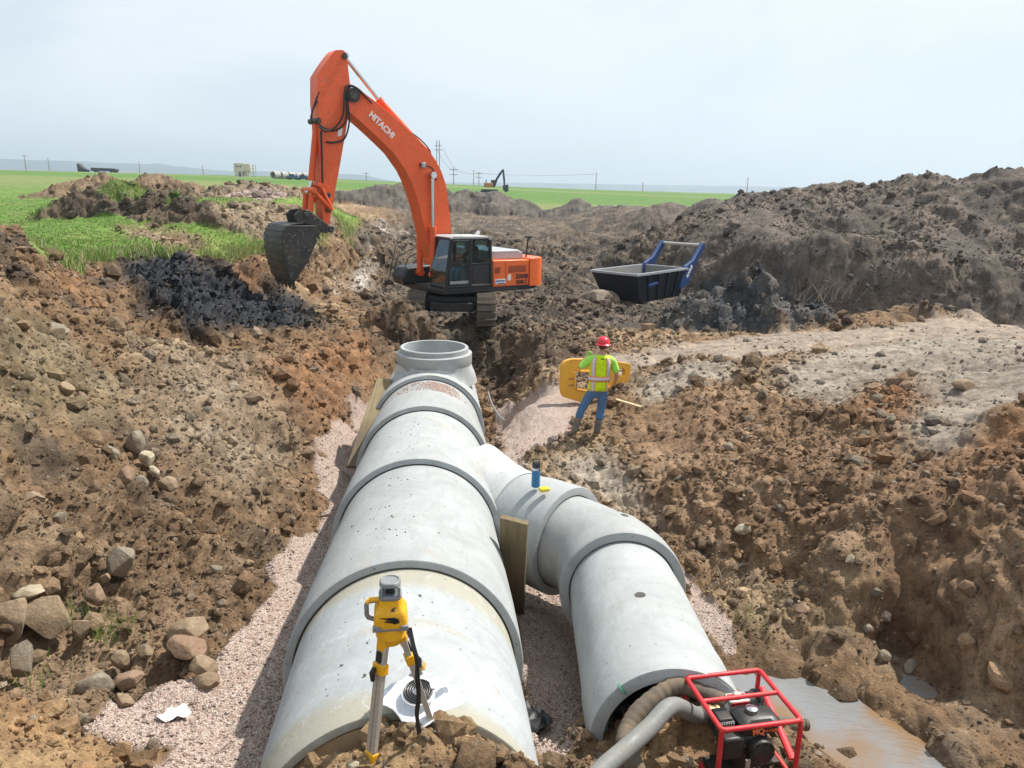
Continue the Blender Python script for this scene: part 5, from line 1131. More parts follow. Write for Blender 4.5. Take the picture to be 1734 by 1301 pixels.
k = MB(); k.box((-.145, -.03, .33), (.12, .15, .11)); k.box((-.145, -.03, .392), (.10, .12, .02)); af = k.build('air_cleaner', M_ENG, PM, bevel=.015, seg=3)
k = MB()
for i in range(6): k.box((-.18 + .016 * i, -.106, .36), (.007, .006, .04))
k.build('grille', M_CAST, af)
k = MB(); k.box((-.12, -.125, .24), (.15, .11, .16)); k.build('muffler_shield', M_ENG, PM, bevel=.02, seg=3)
k = MB(); k.cyl((.07, -.15, .20), (.07, -.20, .20), .095, .085, 28); k.cyl((.07, -.2, .2), (.07, -.205, .2), .06, .05, 24)
for i in range(10): a = 2 * PI * i / 10; k.box((.07 + .07 * math.cos(a), -.202, .2 + .07 * math.sin(a)), (.02, .006, .008), Matrix.Rotation(-a, 3, 'Y'))
k.build('recoil_starter', M_ENG, PM)
x = Vector((1, 0, 0)); m = Matrix((x, Vector((0, .35, .94)).normalized(), x.cross(Vector((0, .35, .94)).normalized()))).transposed().to_4x4(); m.translation = (.045, -.1635, .338)
text_mesh('MQ', .05, paint('orange_print', (.8, .16, .04), .4, dirt=0), tank, m, 'lettering', .003, .002); m2 = m.copy(); m2.translation = (.13, -.1635, .338); text_mesh('MULTIQUIP', .02, paint('orange_print_small', (.8, .16, .04), .4, dirt=0), tank, m2, 'lettering', .003)
k = MB(); k.box((-.035, -.21, .12), (.03, .012, .12)); k.build('plate_strip', M_CAST, PM)
k = MB(); k.cyl((-.02, .14, .27), (.12, .14, .27), .085, .085, 26); k.cyl((-.05, .14, .27), (-.02, .14, .27), .06, .08, 26); k.box((.05, .14, .35), (.15, .1, .05)); k.cyl((.05, .14, .36), (.05, .14, .40), .035, .03, 18); k.box((.05, .14, .16), (.14, .12, .14)); ph_ = k.build('pump_housing', M_CAST, PM, bevel=.008)
k = MB(); k.box((.05, .088, .352), (.12, .006, .035)); k.box((.05, .14, .3765), (.12, .06, .003)); k.build('label', M_RLAB, ph_)
k = MB(); k.tube([(.0, .07, .33), (.03, .045, .31), (.09, .045, .31), (.12, .07, .33)], .008, 8); k.build('red_lever', M_RED, ph_)
k = MB(); k.cyl((-.05, .14, .27), (-.16, .14, .275), .045, .045, 20); k.cyl((-.08, .14, .27), (-.1, .14, .27), .055, .055, 20); k.cyl((-.13, .14, .27), (-.15, .14, .27), .056, .056, 20); k.tube([(-.1, .2, .27), (-.17, .205, .28)], .01, 6); k.build('suction_coupling', M_BRASS, PM)
k = MB(); k.cyl((.13, .16, .30), (.2, .17, .30), .07, .07, 22); k.cyl((.2, .17, .3), (.23, .17, .3), .08, .08, 22); k.build('pump_cover', M_ENG, PM)
# hoses
M_HG = paint('grey_hose', (.19, .19, .18), .6, dirt=.4, dirtcol=(.27, .21, .15), scale=5); M_HB = paint('dirty_hose', (.085, .07, .055), .75, dirt=.7, dirtcol=(.26, .19, .12), scale=5)
def hose_on(name, pts, rad, mat, label, wr=0.):
    k = MB(); P = smooth(pts, 10); g = random.Random(5); k.tube(P, [rad * (1 + wr * math.sin(i * 1.9) + wr * g.uniform(-1, 1)) for i in range(len(P))], 16)
    o = k.build(name, mat, None); tag(o, label, 'hose'); return o
sc = PM.matrix_world
def pmw(p): return Matrix.Translation(PM.location) @ Matrix.Rotation(PM.rotation_euler.z, 4, 'Z') @ Vector(p)
hose_on('suction_hose', [pmw((-.15, .14, .275)), pmw((-.24, .14, .27)), at_z(1138, 1196, 1.80), at_z(1100, 1232, 1.78), at_z(1060, 1268, 1.76), at_z(1020, 1303, 1.75), at_z(960, 1370, 1.72)], .056, M_HG, 'grey suction hose running from the pump to the lower edge of the view')
hose_on('discharge_hose', [pmw((-.02, .17, .30)), pmw((-.12, .25, .34)), at_z(1150, 1160, 1.74), at_z(1115, 1178, 1.70), at_z(1080, 1208, 1.64), at_z(1062, 1240, 1.58), at_z(1060, 1265, 1.56), at_z(1075, 1300, 1.55), at_z(1085, 1340, 1.4)], .062, M_HB, 'muddy dark hose curving along the open end of the branch pipe', .03)
hose_on('outlet_hose', [pmw((.18, .1, .2)), at_z(1320, 1222, .9), at_z(1336, 1226, .55), at_z(1352, 1227, .36), at_z(1366, 1228, .33)], .05, M_HB, 'short muddy hose behind the pump with its end in the puddle', .05)
# black torn plastic in the gap between the pipes
pp = hit(893, 1232); crumpled(pp[0], pp[1], pp[2] + .06, [(.16 * math.cos(a) * (1 + .3 * math.cos(3 * a)), .2 * math.sin(a)) for a in [2 * PI * i / 24 for i in range(24)]], .05, 4, 'plastic_sheet', M_BP, 'torn black plastic sheet in the gravel gap between the pipes', 'plastic sheet')

# thin cable by the far pipe section and a green paint mark on the branch end
hose_on('cable', [at_y(826, 664, 11.6), at_y(832, 682, 11.4), at_y(838, 694, 11.3), at_y(846, 706, 11.2), at_y(856, 713, 11.1)], .016, M_HG, 'thin grey cable hanging beside the far end of the main pipe')
_ax, _a, _b = frame_axis(D3); _nn = _a * math.sin(-.72) + _b * math.cos(-.72)
k = MB(); k.tube([J3 + _nn * .50 - D3 * .004, J3 + _nn * .565 - D3 * .004, J3 + _nn * .5745 + D3 * .02], .012, 6, tx=1.6, ty=.25); k.build('paint_mark', paint('green_paint', (.01, .22, .10), .5, dirt=0), strg)
# ------------------------------------------------------------------ people
M_SKIN = paint('skin', (.46, .24, .16), .55, dirt=.1, scale=12, bmp=.05); M_HAIR = paint('dark_hair', (.03, .022, .016), .7, dirt=0)
def cloth(name, col, dirt=.25, wr=.5):
    m, nt, b = nodes_of(name); co = objco(nt); n1 = noise(nt, 7, 6, .6, co, 1.2); n2 = noise(nt, 90, 3, .6, co); n3 = noise(nt, 4, 6, .6, co)
    c = mixc(nt, ramp(nt, n1, [(.3, (0, 0, 0)), (.7, (1, 1, 1))]), tuple(x * .75 for x in col), tuple(min(1, x * 1.15) for x in col)); c = mixc(nt, ramp(nt, n3, [(.55, (0, 0, 0)), (.75, (dirt,) * 3)]), c, (.22, .16, .11))
    nt.links.new(c, b.inputs['Base Color']); b.inputs['Roughness'].default_value = .85; b.inputs['Specular IOR Level'].default_value = .2; bump(nt, b, n1, wr, .03); return m
M_JEAN = cloth('denim', (.085, .18, .34), .5, .9); M_VEST = cloth('hi_vis_yellow', (.62, .86, .015), .12, 1.); M_SHIRT = cloth('hi_vis_shirt', (.40, .80, .12), .08)
M_SILV = paint('reflective_tape', (.62, .55, .58), .35, dirt=.1); M_ORT = paint('orange_tape', (.85, .25, .10), .6, dirt=0); M_HAT = paint('red_helmet', (.72, .03, .05), .3, dirt=.08, scale=8)
M_BOOT = paint('rubber_boot', (.085, .088, .095), .7, dirt=.9, dirtcol=(.24, .19, .14), scale=6); M_GLV = paint('dark_glove', (.03, .035, .03), .8, dirt=.2); M_GGL = paint('green_glove', (.36, .62, .12), .8, dirt=.1); M_TEE = cloth('dark_shirt', (.014, .018, .016), .1); M_JEAN2 = cloth('pale_denim', (.22, .33, .44)); M_CAP = paint('pale_cap', (.48, .56, .66), .7, dirt=.15)
def skin_mesh(pos, edges, root, sub=2):
    """pos: name -> ((x, y, z), (rx, ry)); a smooth tapering surface grown round connected edges"""
    names = list(pos); me = bpy.data.meshes.new('sk'); me.from_pydata([pos[n][0] for n in names], [(names.index(a), names.index(b)) for a, b in edges], [])
    o = bpy.data.objects.new('sk', me); COL.objects.link(o); o.modifiers.new('skin', 'SKIN'); me = o.data
    if not me.skin_vertices: 
        bm = bmesh.new(); bm.from_mesh(me); bm.verts.layers.skin.verify(); bm.to_mesh(me); bm.free()
    for i, n in enumerate(names):
        r = pos[n][1]; r = r if isinstance(r, tuple) else (r, r); me.skin_vertices[0].data[i].radius = r; me.skin_vertices[0].data[i].use_root = (n == root)
    md = o.modifiers.new('sub', 'SUBSURF'); md.levels = sub; md.render_levels = sub
    dg = bpy.context.evaluated_depsgraph_get(); dg.update(); out = bpy.data.meshes.new_from_object(o.evaluated_get(dg)); bpy.data.objects.remove(o)
    out.polygons.foreach_set('use_smooth', [True] * len(out.polygons)); return out
def merge(meshes):
    bm = bmesh.new()
    for m in meshes: bm.from_mesh(m)
    me = bpy.data.meshes.new('m'); bm.to_mesh(me); bm.free(); me.polygons.foreach_set('use_smooth', [True] * len(me.polygons)); return me
def hand(wrist, tip, palm_n, curl=.35, thumb_side=1):
    """palm and five fingers from the wrist towards tip; palm_n is the way the palm looks"""
    w = Vector(wrist); d = (Vector(tip) - w).normalized(); n = Vector(palm_n); n = (n - d * n.dot(d)).normalized(); s = d.cross(n) * thumb_side
    ms = [skin_mesh({'a': (w - d * .02, (.026, .02)), 'b': (w + d * .03, (.034, .017)), 'c': (w + d * .085, (.038, .014))}, [('a', 'b'), ('b', 'c')], 'a', 2)]
    for i, L in enumerate((.068, .078, .072, .055)):
        b0 = w + d * .08 + s * (.028 - .019 * i); a1, a2 = curl, curl * 2.2
        p1 = b0 + (d * math.cos(a1) + n * math.sin(a1)) * L * .5; p2 = p1 + (d * math.cos(a2) + n * math.sin(a2)) * L * .5
        ms.append(skin_mesh({'a': (b0 - d * .012, .0095), 'b': (p1, .0085), 'c': (p2, .0065)}, [('a', 'b'), ('b', 'c')], 'a', 1))
    t0 = w + d * .025 + s * .03; t1 = t0 + (d * .7 + s * .7 + n * .2).normalized() * .04; t2 = t1 + (d * .9 + s * .2 + n * .35).normalized() * .032
    ms.append(skin_mesh({'a': (t0, .011), 'b': (t1, .0098), 'c': (t2, .0075)}, [('a', 'b'), ('b', 'c')], 'a', 1)); return ms
def head_mesh(c, fwd, up=(0, 0, 1)):
    """skull, jaw, nose, ears and eye sockets about the head centre c"""
    f = Vector(fwd).normalized(); u = Vector(up); u = (u - f * u.dot(f)).normalized(); r = f.cross(u); bm = bmesh.new()
    bmesh.ops.create_uvsphere(bm, u_segments=24, v_segments=16, radius=1)
    for v in bm.verts:
        x, y, z = v.co
        wx = .076 * (1 - .22 * max(0, -z)); wy = .098 * (1 - .08 * max(0, -z)); zz = z * .118
        if y > .5 and -.1 < z < .35 and abs(abs(x) - .35) < .22: y -= .09
        if y > .75 and abs(x) < .22 and -.45 < z < .15: y += .14 * (1 - abs(x) / .22)
        if y > .6 and z < -.55: y += .08
        v.co = Vector(c) + r * x * wx + f * y * wy + u * zz
    for sx in (-1, 1): bmesh.ops.create_uvsphere(bm, u_segments=10, v_segments=8, radius=1, matrix=Matrix.Translation(Vector(c) + r * sx * .077 - f * .008 - u * .008) @ Matrix((r, f, u)).transposed().to_4x4() @ Matrix.Diagonal((.012, .022, .032, 1)))
    me = bpy.data.meshes.new('h'); bm.to_mesh(me); bm.free(); return me
# --- the worker, seen from behind
wp = at_z(1008, 745, .46); wz = min(ground_z(wp[0] + .0, wp[1]), .55)
J = dict(pel=(0, 0, .90), wst=(.005, -.01, 1.04), chs=(.02, -.01, 1.28), upr=(.035, 0, 1.44), nek=(.045, .012, 1.535), hd=(.055, .03, 1.60),
         ls=(-.155, 0, 1.43), le=(-.33, .10, 1.235), lw=(-.20, .27, 1.42), rs=(.235, 0, 1.42), re=(.325, .0, 1.15), rw=(.285, .09, .93),
         lh=(-.095, 0, .87), lk=(-.265, .05, .50), la=(-.375, -.01, .12), lt=(-.49, .10, .045), rh=(.10, 0, .87), rk=(.075, .05, .47), ra=(.02, -.01, .11), rt=(.0, .15, .04))
body = skin_mesh({'pel': (J['pel'], (.14, .10)), 'wst': (J['wst'], (.135, .095)), 'chs': (J['chs'], (.155, .105)), 'upr': (J['upr'], (.11, .08)), 'nek': (J['nek'], (.056, .056)), 'hd': (J['hd'], (.058, .06)),
  'ls': (J['ls'], .056), 'le': (J['le'], .042), 'lw': (J['lw'], (.029, .026)), 'rs': (J['rs'], .056), 're': (J['re'], .042), 'rw': (J['rw'], (.029, .026)),
  'lh': (J['lh'], .085), 'lk': (J['lk'], .058), 'la': (J['la'], .042), 'lt': (J['lt'], .032), 'rh': (J['rh'], .085), 'rk': (J['rk'], .058), 'ra': (J['ra'], .042), 'rt': (J['rt'], .032)},
  [('pel', 'wst'), ('wst', 'chs'), ('chs', 'upr'), ('upr', 'nek'), ('nek', 'hd'), ('upr', 'ls'), ('ls', 'le'), ('le', 'lw'), ('upr', 'rs'), ('rs', 're'), ('re', 'rw'), ('pel', 'lh'), ('lh', 'lk'), ('lk', 'la'), ('la', 'lt'), ('pel', 'rh'), ('rh', 'rk'), ('rk', 'ra'), ('ra', 'rt')], 'pel')
hd_f = (-.28, .95, -.12)
WK = link('person', merge([body, head_mesh((.06, .035, 1.665), hd_f)]), M_SKIN); WK.location = (wp[0], wp[1], wz - .03); WK.scale = (1.05,) * 3
tag(WK, 'standing worker seen from behind in a yellow vest, jeans and red hard hat', 'person')
link('glove', merge(hand(J['lw'], (-.135, .26, 1.56), (.3, -.3, 0), .7, 1)), M_GGL, WK); link('glove', merge(hand(J['rw'], (.27, .12, .80), (-.8, .3, 0), .55, -1)), M_GLV, WK)
jeans = skin_mesh({'w': ((.0, 0, 1.0), (.158, .118)), 'p': ((0, 0, .90), (.162, .124)), 'lh': ((-.10, 0, .83), (.098, .1)), 'lm': ((-.19, .03, .66), .088), 'lk': (J['lk'], .076), 'lc': ((-.315, .03, .33), .08),
  'rh': ((.10, 0, .83), (.098, .1)), 'rm': ((.095, .03, .66), .088), 'rk': (J['rk'], .076), 'rc': ((.05, .02, .31), .08)}, [('w', 'p'), ('p', 'lh'), ('lh', 'lm'), ('lm', 'lk'), ('lk', 'lc'), ('p', 'rh'), ('rh', 'rm'), ('rm', 'rk'), ('rk', 'rc')], 'p'); 
link('jeans', jeans, M_JEAN, WK)
for sh, an, to, md in (((-.312, .03, .36), J['la'], J['lt'], (-.42, .03, .06)), ((.05, .02, .34), J['ra'], J['rt'], (.01, .06, .055))):
    link('boot', skin_mesh({'s': (sh, .084), 's2': (Vector(sh).lerp(Vector(an), .55), .066), 'a': (an, .062), 'm': (md, (.052, .048)), 't': (to, (.046, .036))}, [('s', 's2'), ('s2', 'a'), ('a', 'm'), ('m', 't')], 's2'), M_BOOT, WK)
shirt = skin_mesh({'w': ((.0, 0, .98), (.148, .10)), 'c': (J['chs'], (.148, .098)), 'u': ((.035, 0, 1.45), (.11, .078)), 'n': ((.044, .006, 1.515), (.066, .064)), 'ls': (J['ls'], (.075, .075)), 'lm': (Vector(J['ls']).lerp(Vector(J['le']), .55), .074), 'lq': (Vector(J['ls']).lerp(Vector(J['le']), .93), .076), 'rs': (J['rs'], (.075, .075)), 'rm': (Vector(J['rs']).lerp(Vector(J['re']), .45), .07), 'rq': (Vector(J['rs']).lerp(Vector(J['re']), .9), .078)},
  [('w', 'c'), ('c', 'u'), ('u', 'n'), ('u', 'ls'), ('ls', 'lm'), ('lm', 'lq'), ('u', 'rs'), ('rs', 'rm'), ('rm', 'rq')], 'c'); link('shirt', shirt, M_SHIRT, WK)
# vest: rings round the trunk, tapes proud of it
VR = [(.885, .0, .178, .138), (.97, .002, .172, .132), (1.06, .008, .170, .128), (1.18, .016, .178, .130), (1.30, .024, .186, .132), (1.40, .032, .190, .122), (1.46, .036, .165, .108), (1.505, .04, .112, .09)]
def vring_(i, k=1., n=40):
    z, cx, rx, ry = VR[i]; return [Vector((cx + rx * k * math.copysign(abs(math.cos(2 * PI * j / n)) ** .8, math.cos(2 * PI * j / n)), -.008 + ry * k * math.copysign(abs(math.sin(2 * PI * j / n)) ** .85, math.sin(2 * PI * j / n)), z + .006 * math.sin(3 * 2 * PI * j / n + i))) for j in range(n)]
k = MB(); k.loft([vring_(0, .95)] + [vring_(i) for i in range(8)] + [vring_(7, .93)]); vest = k.build('vest', M_VEST, WK, smooth=True)
def vpt(x, z, k=1.):
    zs = [v[0] for v in VR]; cx, rx, ry = [float(np.interp(z, zs, [v[q] for v in VR])) for q in (1, 2, 3)]; t = min(1, abs((x - cx) / rx)) ** (1 / .8); sn = math.sqrt(max(0, 1 - t * t)); return Vector((x, -.008 - ry * k * sn ** .85, z))
def tape(rows_x, zs, w, mat, name, parent, k_):
    k = MB(); L_ = [[vpt(x - w / 2, z, k_), vpt(x + w / 2, z, k_)] for x, z in zip(rows_x, zs)]; R_ = [[k.bm.verts.new(p) for p in r] for r in L_]
    for A, B in zip(R_, R_[1:]): k.bm.faces.new((A[0], A[1], B[1], B[0]))
    o = k.build(name, mat, parent); md = o.modifiers.new('s', 'SOLIDIFY'); md.thickness = .004; md.offset = 0; return o
zz = [.89 + .03 * i for i in range(21)]
for sx, xo in ((-1, -.105), (1, .155)):
    xs = [xo + (.0 if z > 1.15 else -.012 * (1.15 - z) / .25 * 0) + (-.012 * sx if z > 1.42 else 0) for z in zz]
    tape(xs, zz, .078, M_ORT, 'vest_border', vest, 1.035); tape(xs, zz, .05, M_SILV, 'reflective_stripe', vest, 1.06)
def band(z0, z1, k_, mat, name):
    k = MB(); n = 40; rows = []
    for z in (z0, (z0 + z1) / 2, z1):
        zs = [v[0] for v in VR]; cx, rx, ry = [float(np.interp(z, zs, [v[q] for v in VR])) for q in (1, 2, 3)]
        rows.append([Vector((cx + rx * k_ * math.copysign(abs(math.cos(2 * PI * j / n)) ** .8, math.cos(2 * PI * j / n)), -.008 + ry * k_ * math.copysign(abs(math.sin(2 * PI * j / n)) ** .85, math.sin(2 * PI * j / n)), z)) for j in range(n)])
    k.loft(rows); o = k.build(name, mat, vest, smooth=True); md = o.modifiers.new('s', 'SOLIDIFY'); md.thickness = .004; md.offset = 0
band(1.055, 1.15, 1.075, M_ORT, 'vest_border'); band(1.075, 1.13, 1.10, M_SILV, 'reflective_stripe')
k = MB(); k.box(vpt(.045, 1.46, 1.03), (.06, .006, .018)); k.build('neck_tag', M_DKTXT, vest)
# hard hat
hc = Vector((.06, .035, 1.70)); k = MB(); rows = []
for z, s in ((-.012, 1.0), (.0, 1.0), (.03, .985), (.06, .93), (.09, .80), (.11, .62), (.122, .40), (.126, .12)): rows.append([hc + Vector((.108 * s * math.cos(2 * PI * j / 32), .13 * s * math.sin(2 * PI * j / 32), z)) for j in range(32)])
k.loft(rows, False, True); k.loft([[hc + Vector((.108 * s * math.cos(2 * PI * j / 32), .13 * s * math.sin(2 * PI * j / 32) + (.03 * max(0, math.sin(2 * PI * j / 32)) if s > 1.05 else 0), z)) for j in range(32)] for s, z in ((.99, -.006), (1.2, -.022), (1.22, -.018), (1.0, .004))], closed=True)
for q in (-.03, 0, .03): k.tube([hc + Vector((q, .128 * math.cos(a), .004 + .124 * math.sin(a))) for a in [.35 + 2.4 * i / 12 for i in range(13)]], .005, 6)
hat = k.build('hard_hat', M_HAT, WK); R3 = Matrix.Translation(hc) @ Matrix.Rotation(.28, 4, 'Z') @ Matrix.Rotation(-.06, 4, 'X') @ Matrix.Translation(-hc); hat.data.transform(R3)
k = MB(); k.sphere((.06, .02, 1.665), .0875, 16, (.93, 1.0, .95)); hb = k.build('hair', M_HAIR, WK); 
# --- the digger's operator
op = Vector(ES) + Vector(EF) * .02 + Vector(EL) * .97
JO = dict(pel=(0, 0, 1.76), wst=(-.05, 0, 1.90), chs=(-.08, 0, 2.12), upr=(-.06, 0, 2.27), nek=(-.03, 0, 2.36), hd=(-.02, 0, 2.42))
b2 = {'pel': (JO['pel'], (.14, .12)), 'wst': (JO['wst'], (.13, .11)), 'chs': (JO['chs'], (.16, .115)), 'upr': (JO['upr'], (.11, .085)), 'nek': (JO['nek'], .055), 'hd': (JO['hd'], .058)}; e2 = [('pel', 'wst'), ('wst', 'chs'), ('chs', 'upr'), ('upr', 'nek'), ('nek', 'hd')]
for s, q in ((1, 'l'), (-1, 'r')):
    b2 |= {q + 's': ((-.06, .2 * s, 2.25), .056), q + 'e': ((.06, .28 * s, 1.98), .044), q + 'w': ((.32, .27 * s, 1.95), .029), q + 'h': ((.02, .10 * s, 1.74), .09), q + 'k': ((.46, .14 * s, 1.76), .066), q + 'a': ((.52, .14 * s, 1.36), .045), q + 't': ((.68, .15 * s, 1.30), .035)}
    e2 += [('upr', q + 's'), (q + 's', q + 'e'), (q + 'e', q + 'w'), ('pel', q + 'h'), (q + 'h', q + 'k'), (q + 'k', q + 'a'), (q + 'a', q + 't')]
hm = [h for s in (1, -1) for h in hand((.32, .27 * s, 1.95), (.45, .27 * s, 1.99), (0, 0, -1), .8, s)]
OPR = link('person', merge([skin_mesh(b2, e2, 'pel'), head_mesh((-.01, 0, 2.50), (1, .1, -.15))] + hm), M_SKIN); OPR.location = op; OPR.rotation_euler.z = math.atan2(EF[1], EF[0])
tag(OPR, 'operator in a dark shirt and pale cap seated in the orange digger cab', 'person')
link('shirt', skin_mesh({'w': ((-.03, 0, 1.80), (.155, .13)), 'c': (JO['chs'], (.175, .128)), 'u': ((-.06, 0, 2.28), (.115, .09)), 'n': ((-.035, 0, 2.345), .066), 'ls': ((-.06, .2, 2.25), .074), 'le': ((.02, .26, 2.06), .064), 'rs': ((-.06, -.2, 2.25), .074), 're': ((.02, -.26, 2.06), .064)}, [('w', 'c'), ('c', 'u'), ('u', 'n'), ('u', 'ls'), ('ls', 'le'), ('u', 'rs'), ('rs', 're')], 'c'), M_TEE, OPR)
link('trousers', skin_mesh({'p': ((0, 0, 1.77), (.16, .135)), 'lh': ((.06, .11, 1.75), .1), 'lk': ((.47, .14, 1.77), .082), 'la': ((.52, .14, 1.40), .072), 'rh': ((.06, -.11, 1.75), .1), 'rk': ((.47, -.14, 1.77), .082), 'ra': ((.52, -.14, 1.40), .072)}, [('p', 'lh'), ('lh', 'lk'), ('lk', 'la'), ('p', 'rh'), ('rh', 'rk'), ('rk', 'ra')], 'p'), M_JEAN2, OPR)
for s in (1, -1): link('boot', skin_mesh({'a': ((.52, .14 * s, 1.40), .055), 'b': ((.54, .14 * s, 1.31), .05), 'c': ((.70, .15 * s, 1.29), .04)}, [('a', 'b'), ('b', 'c')], 'a'), M_BOOT, OPR)
k = MB(); cc_ = Vector((-.01, 0, 2.53)); k.loft([[cc_ + Vector((.104 * s * math.cos(2 * PI * j / 24), .086 * s * math.sin(2 * PI * j / 24), z)) for j in range(24)] for z, s in ((-.01, 1), (.03, .98), (.065, .82), (.085, .5), (.09, .1))], False, True); k.box(cc_ + Vector((.14, .01, .0)), (.11, .13, .012), Matrix.Rotation(.15, 3, 'Y')); k.build('cap', M_CAP, OPR)
k = MB(); k.sphere((-.03, 0, 2.50), .09, 14, (.9, .86, .95)); k.build('hair', M_HAIR, OPR)
# ------------------------------------------------------------------ far things on the field
M_FW = paint('pale_steel', (.62, .57, .47), .6, dirt=.15, scale=.6); M_FD = paint('far_dark', (.03, .035, .045), .5, dirt=.1, scale=.5); M_FC = paint('far_concrete', (.36, .35, .33), .8, dirt=.1, scale=.5); M_FB = paint('far_blue', (.05, .10, .20), .35, dirt=.1, scale=.5); M_POLE = paint('pole_wood', (.20, .17, .14), .8, dirt=.1, scale=1); M_TYRE = paint('tyre', (.02, .02, .02), .8, dirt=.2); M_YD = paint('far_orange', (.50, .20, .06), .5, dirt=.2)
def fz(x, y): return float(H0(np.array([x]), np.array([y]))[0])
def stand(u, v, y):
    p = at_y(u, v, y); return Vector((p[0], p[1], fz(p[0], p[1])))
# white batching silo hut with a ladder frame
p = stand(414, 297, 235); B_ = empty('silo_hut', p, 0, 'pale boxy plant hut with a ladder frame, far off on the grass', 'building'); s = 235 / 1300
k = MB(); k.box((-1.1, 0, 2.6), (3.0, 2.6, 2.4)); k.box((-1.3, 0, .8), (2.2, 2.4, 1.6)); k.build('wall', M_FW, B_)
k = MB(); k.box((1.2, 0, 2.7), (1.7, 2.2, 2.0)); k.cyl((1.0, 0, .1), (1.0, 0, 1.9), .8, .95, 20); k.build('hopper', M_FW, B_)
k = MB()
for x in (2.2, 3.1):
    for y in (-1, 1): k.box((x, y, 1.7), (.1, .1, 3.4))
for z in (.3, 1.2, 2.3, 3.4): k.box((2.65, -1, z), (1.0, .08, .08)); k.box((2.65, 1, z), (1.0, .08, .08))
k.build('ladder_frame', M_FC, B_)
for x, z in ((-1.6, 2.9), (-.6, 2.9)): k = MB(); k.box((x, -1.32, z), (.5, .05, .4)); k.build('window', M_FD, B_)
k = MB(); k.box((-.9, -1.22, .75), (.5, .06, 1.4)); k.build('door', M_FD, B_)
# concrete pipes laid in a row
for i, (u, v, y, dx) in enumerate([(462, 298, 210, .4), (475, 298, 212, .4), (487.5, 298, 214, .4), (499, 298, 220, .4), (511, 298, 222, .4)]):
    p = stand(u, v, y); k = MB(); n = 28
    k.loft([[Vector((r * math.cos(2 * PI * j / n), yy, .95 + r * math.sin(2 * PI * j / n))) for j in range(n)] for r, yy in ((.92, 0), (.92, 2.4), (.74, 2.4), (.74, 0))], closed=True)
    o = k.build('stored_pipe', M_FC, None); o.location = p; o.rotation_euler.z = -.45
    tag(o, ['stored concrete pipe at the end of the far row next to the pale hut', 'second stored concrete pipe of the far row from the pale hut', 'middle stored concrete pipe of the far row of five', 'fourth stored concrete pipe of the far row, behind the first blue pickup', 'last stored concrete pipe of the far row, nearest the orange arm'][i], 'pipe', 'concrete pipes stored on the far grass')
p = stand(283, 297, 100); k = MB(); n = 28; k.loft([[Vector((xx, r * math.cos(2 * PI * j / n), .55 + r * math.sin(2 * PI * j / n))) for j in range(n)] for r, xx in ((.58, 0), (.58, 1.5), (.46, 1.5), (.46, 0))], closed=True); o = k.build('stored_pipe', M_FC, None); o.location = p + Vector((-.6, 0, 0)); o.rotation_euler.z = .5; tag(o, 'single stored concrete pipe lying beyond the brown soil heap', 'pipe')
# lorry tractor and its low trailer
def wheel(parent, x, y, r, w=.25): k = MB(); k.cyl((x, y - w / 2, r), (x, y + w / 2, r), r, None, 18); k.build('wheel', M_TYRE, parent)
p = stand(141, 289, 285); T_ = empty('lorry', p, 0, 'dark lorry tractor far off on the left skyline', 'lorry'); s = 1.15
k = MB(); k.prism([(-1.5, .7), (-1.5, 2.9), (-1.1, 3.0), (-.1, 1.9), (.8, 1.35), (1.1, .7)], (1, 0, 0), (0, 0, 1), (0, 0, 0), 2.2); k.build('cab', M_FD, T_, bevel=.08); k = MB(); k.box((.2, 0, .7), (3.2, 1.8, .3)); k.build('chassis', M_FD, T_)
for x in (-1.0, .5, 1.3):
    for y in (-.9, .9): wheel(T_, x, y, .5)
p = stand(178, 290, 285); T_ = empty('trailer', p, 0, 'long low black trailer far off beside the dark lorry', 'trailer')
k = MB(); k.prism([(-4.6, .5), (-4.6, 1.45), (-4.3, 1.62), (4.2, 1.45), (4.6, .95), (4.5, .5)], (1, 0, 0), (0, 0, 1), (0, 0, 0), 2.3); k.build('body', M_FD, T_, bevel=.06)
for x in (-3.2, 2.6, 3.6):
    for y in (-.9, .9): wheel(T_, x, y, .42)
for i, (u, y) in enumerate(((496, 200), (513, 202))):
    p = stand(u, 303, y); T_ = empty('pickup_truck', p, .05 if i else -.1, ['blue pickup parked in front of the stored pipes', 'darker blue pickup parked beside the orange arm of the big digger'][i], 'pickup')
    k = MB(); k.prism([(-1.5, .35), (-1.5, .85), (-.75, .9), (-.35, 1.35), (.5, 1.38), (.7, .95), (1.6, .92), (1.6, .35)], (1, 0, 0), (0, 0, 1), (0, 0, 0), 1.6); k.build('body', M_FB if i == 0 else paint('navy', (.03, .06, .13), .35, dirt=.05), T_, bevel=.06)
    for sy in (-.805, .805): k = MB(); k.prism([(-.6, .92), (-.3, 1.28), (.42, 1.3), (.52, .95)], (1, 0, 0), (0, 0, 1), (0, sy, 0), .02); k.build('window', M_FD, T_)
    for x in (-.95, 1.05):
        for yy in (-.68, .68): wheel(T_, x, yy, .33, .2)
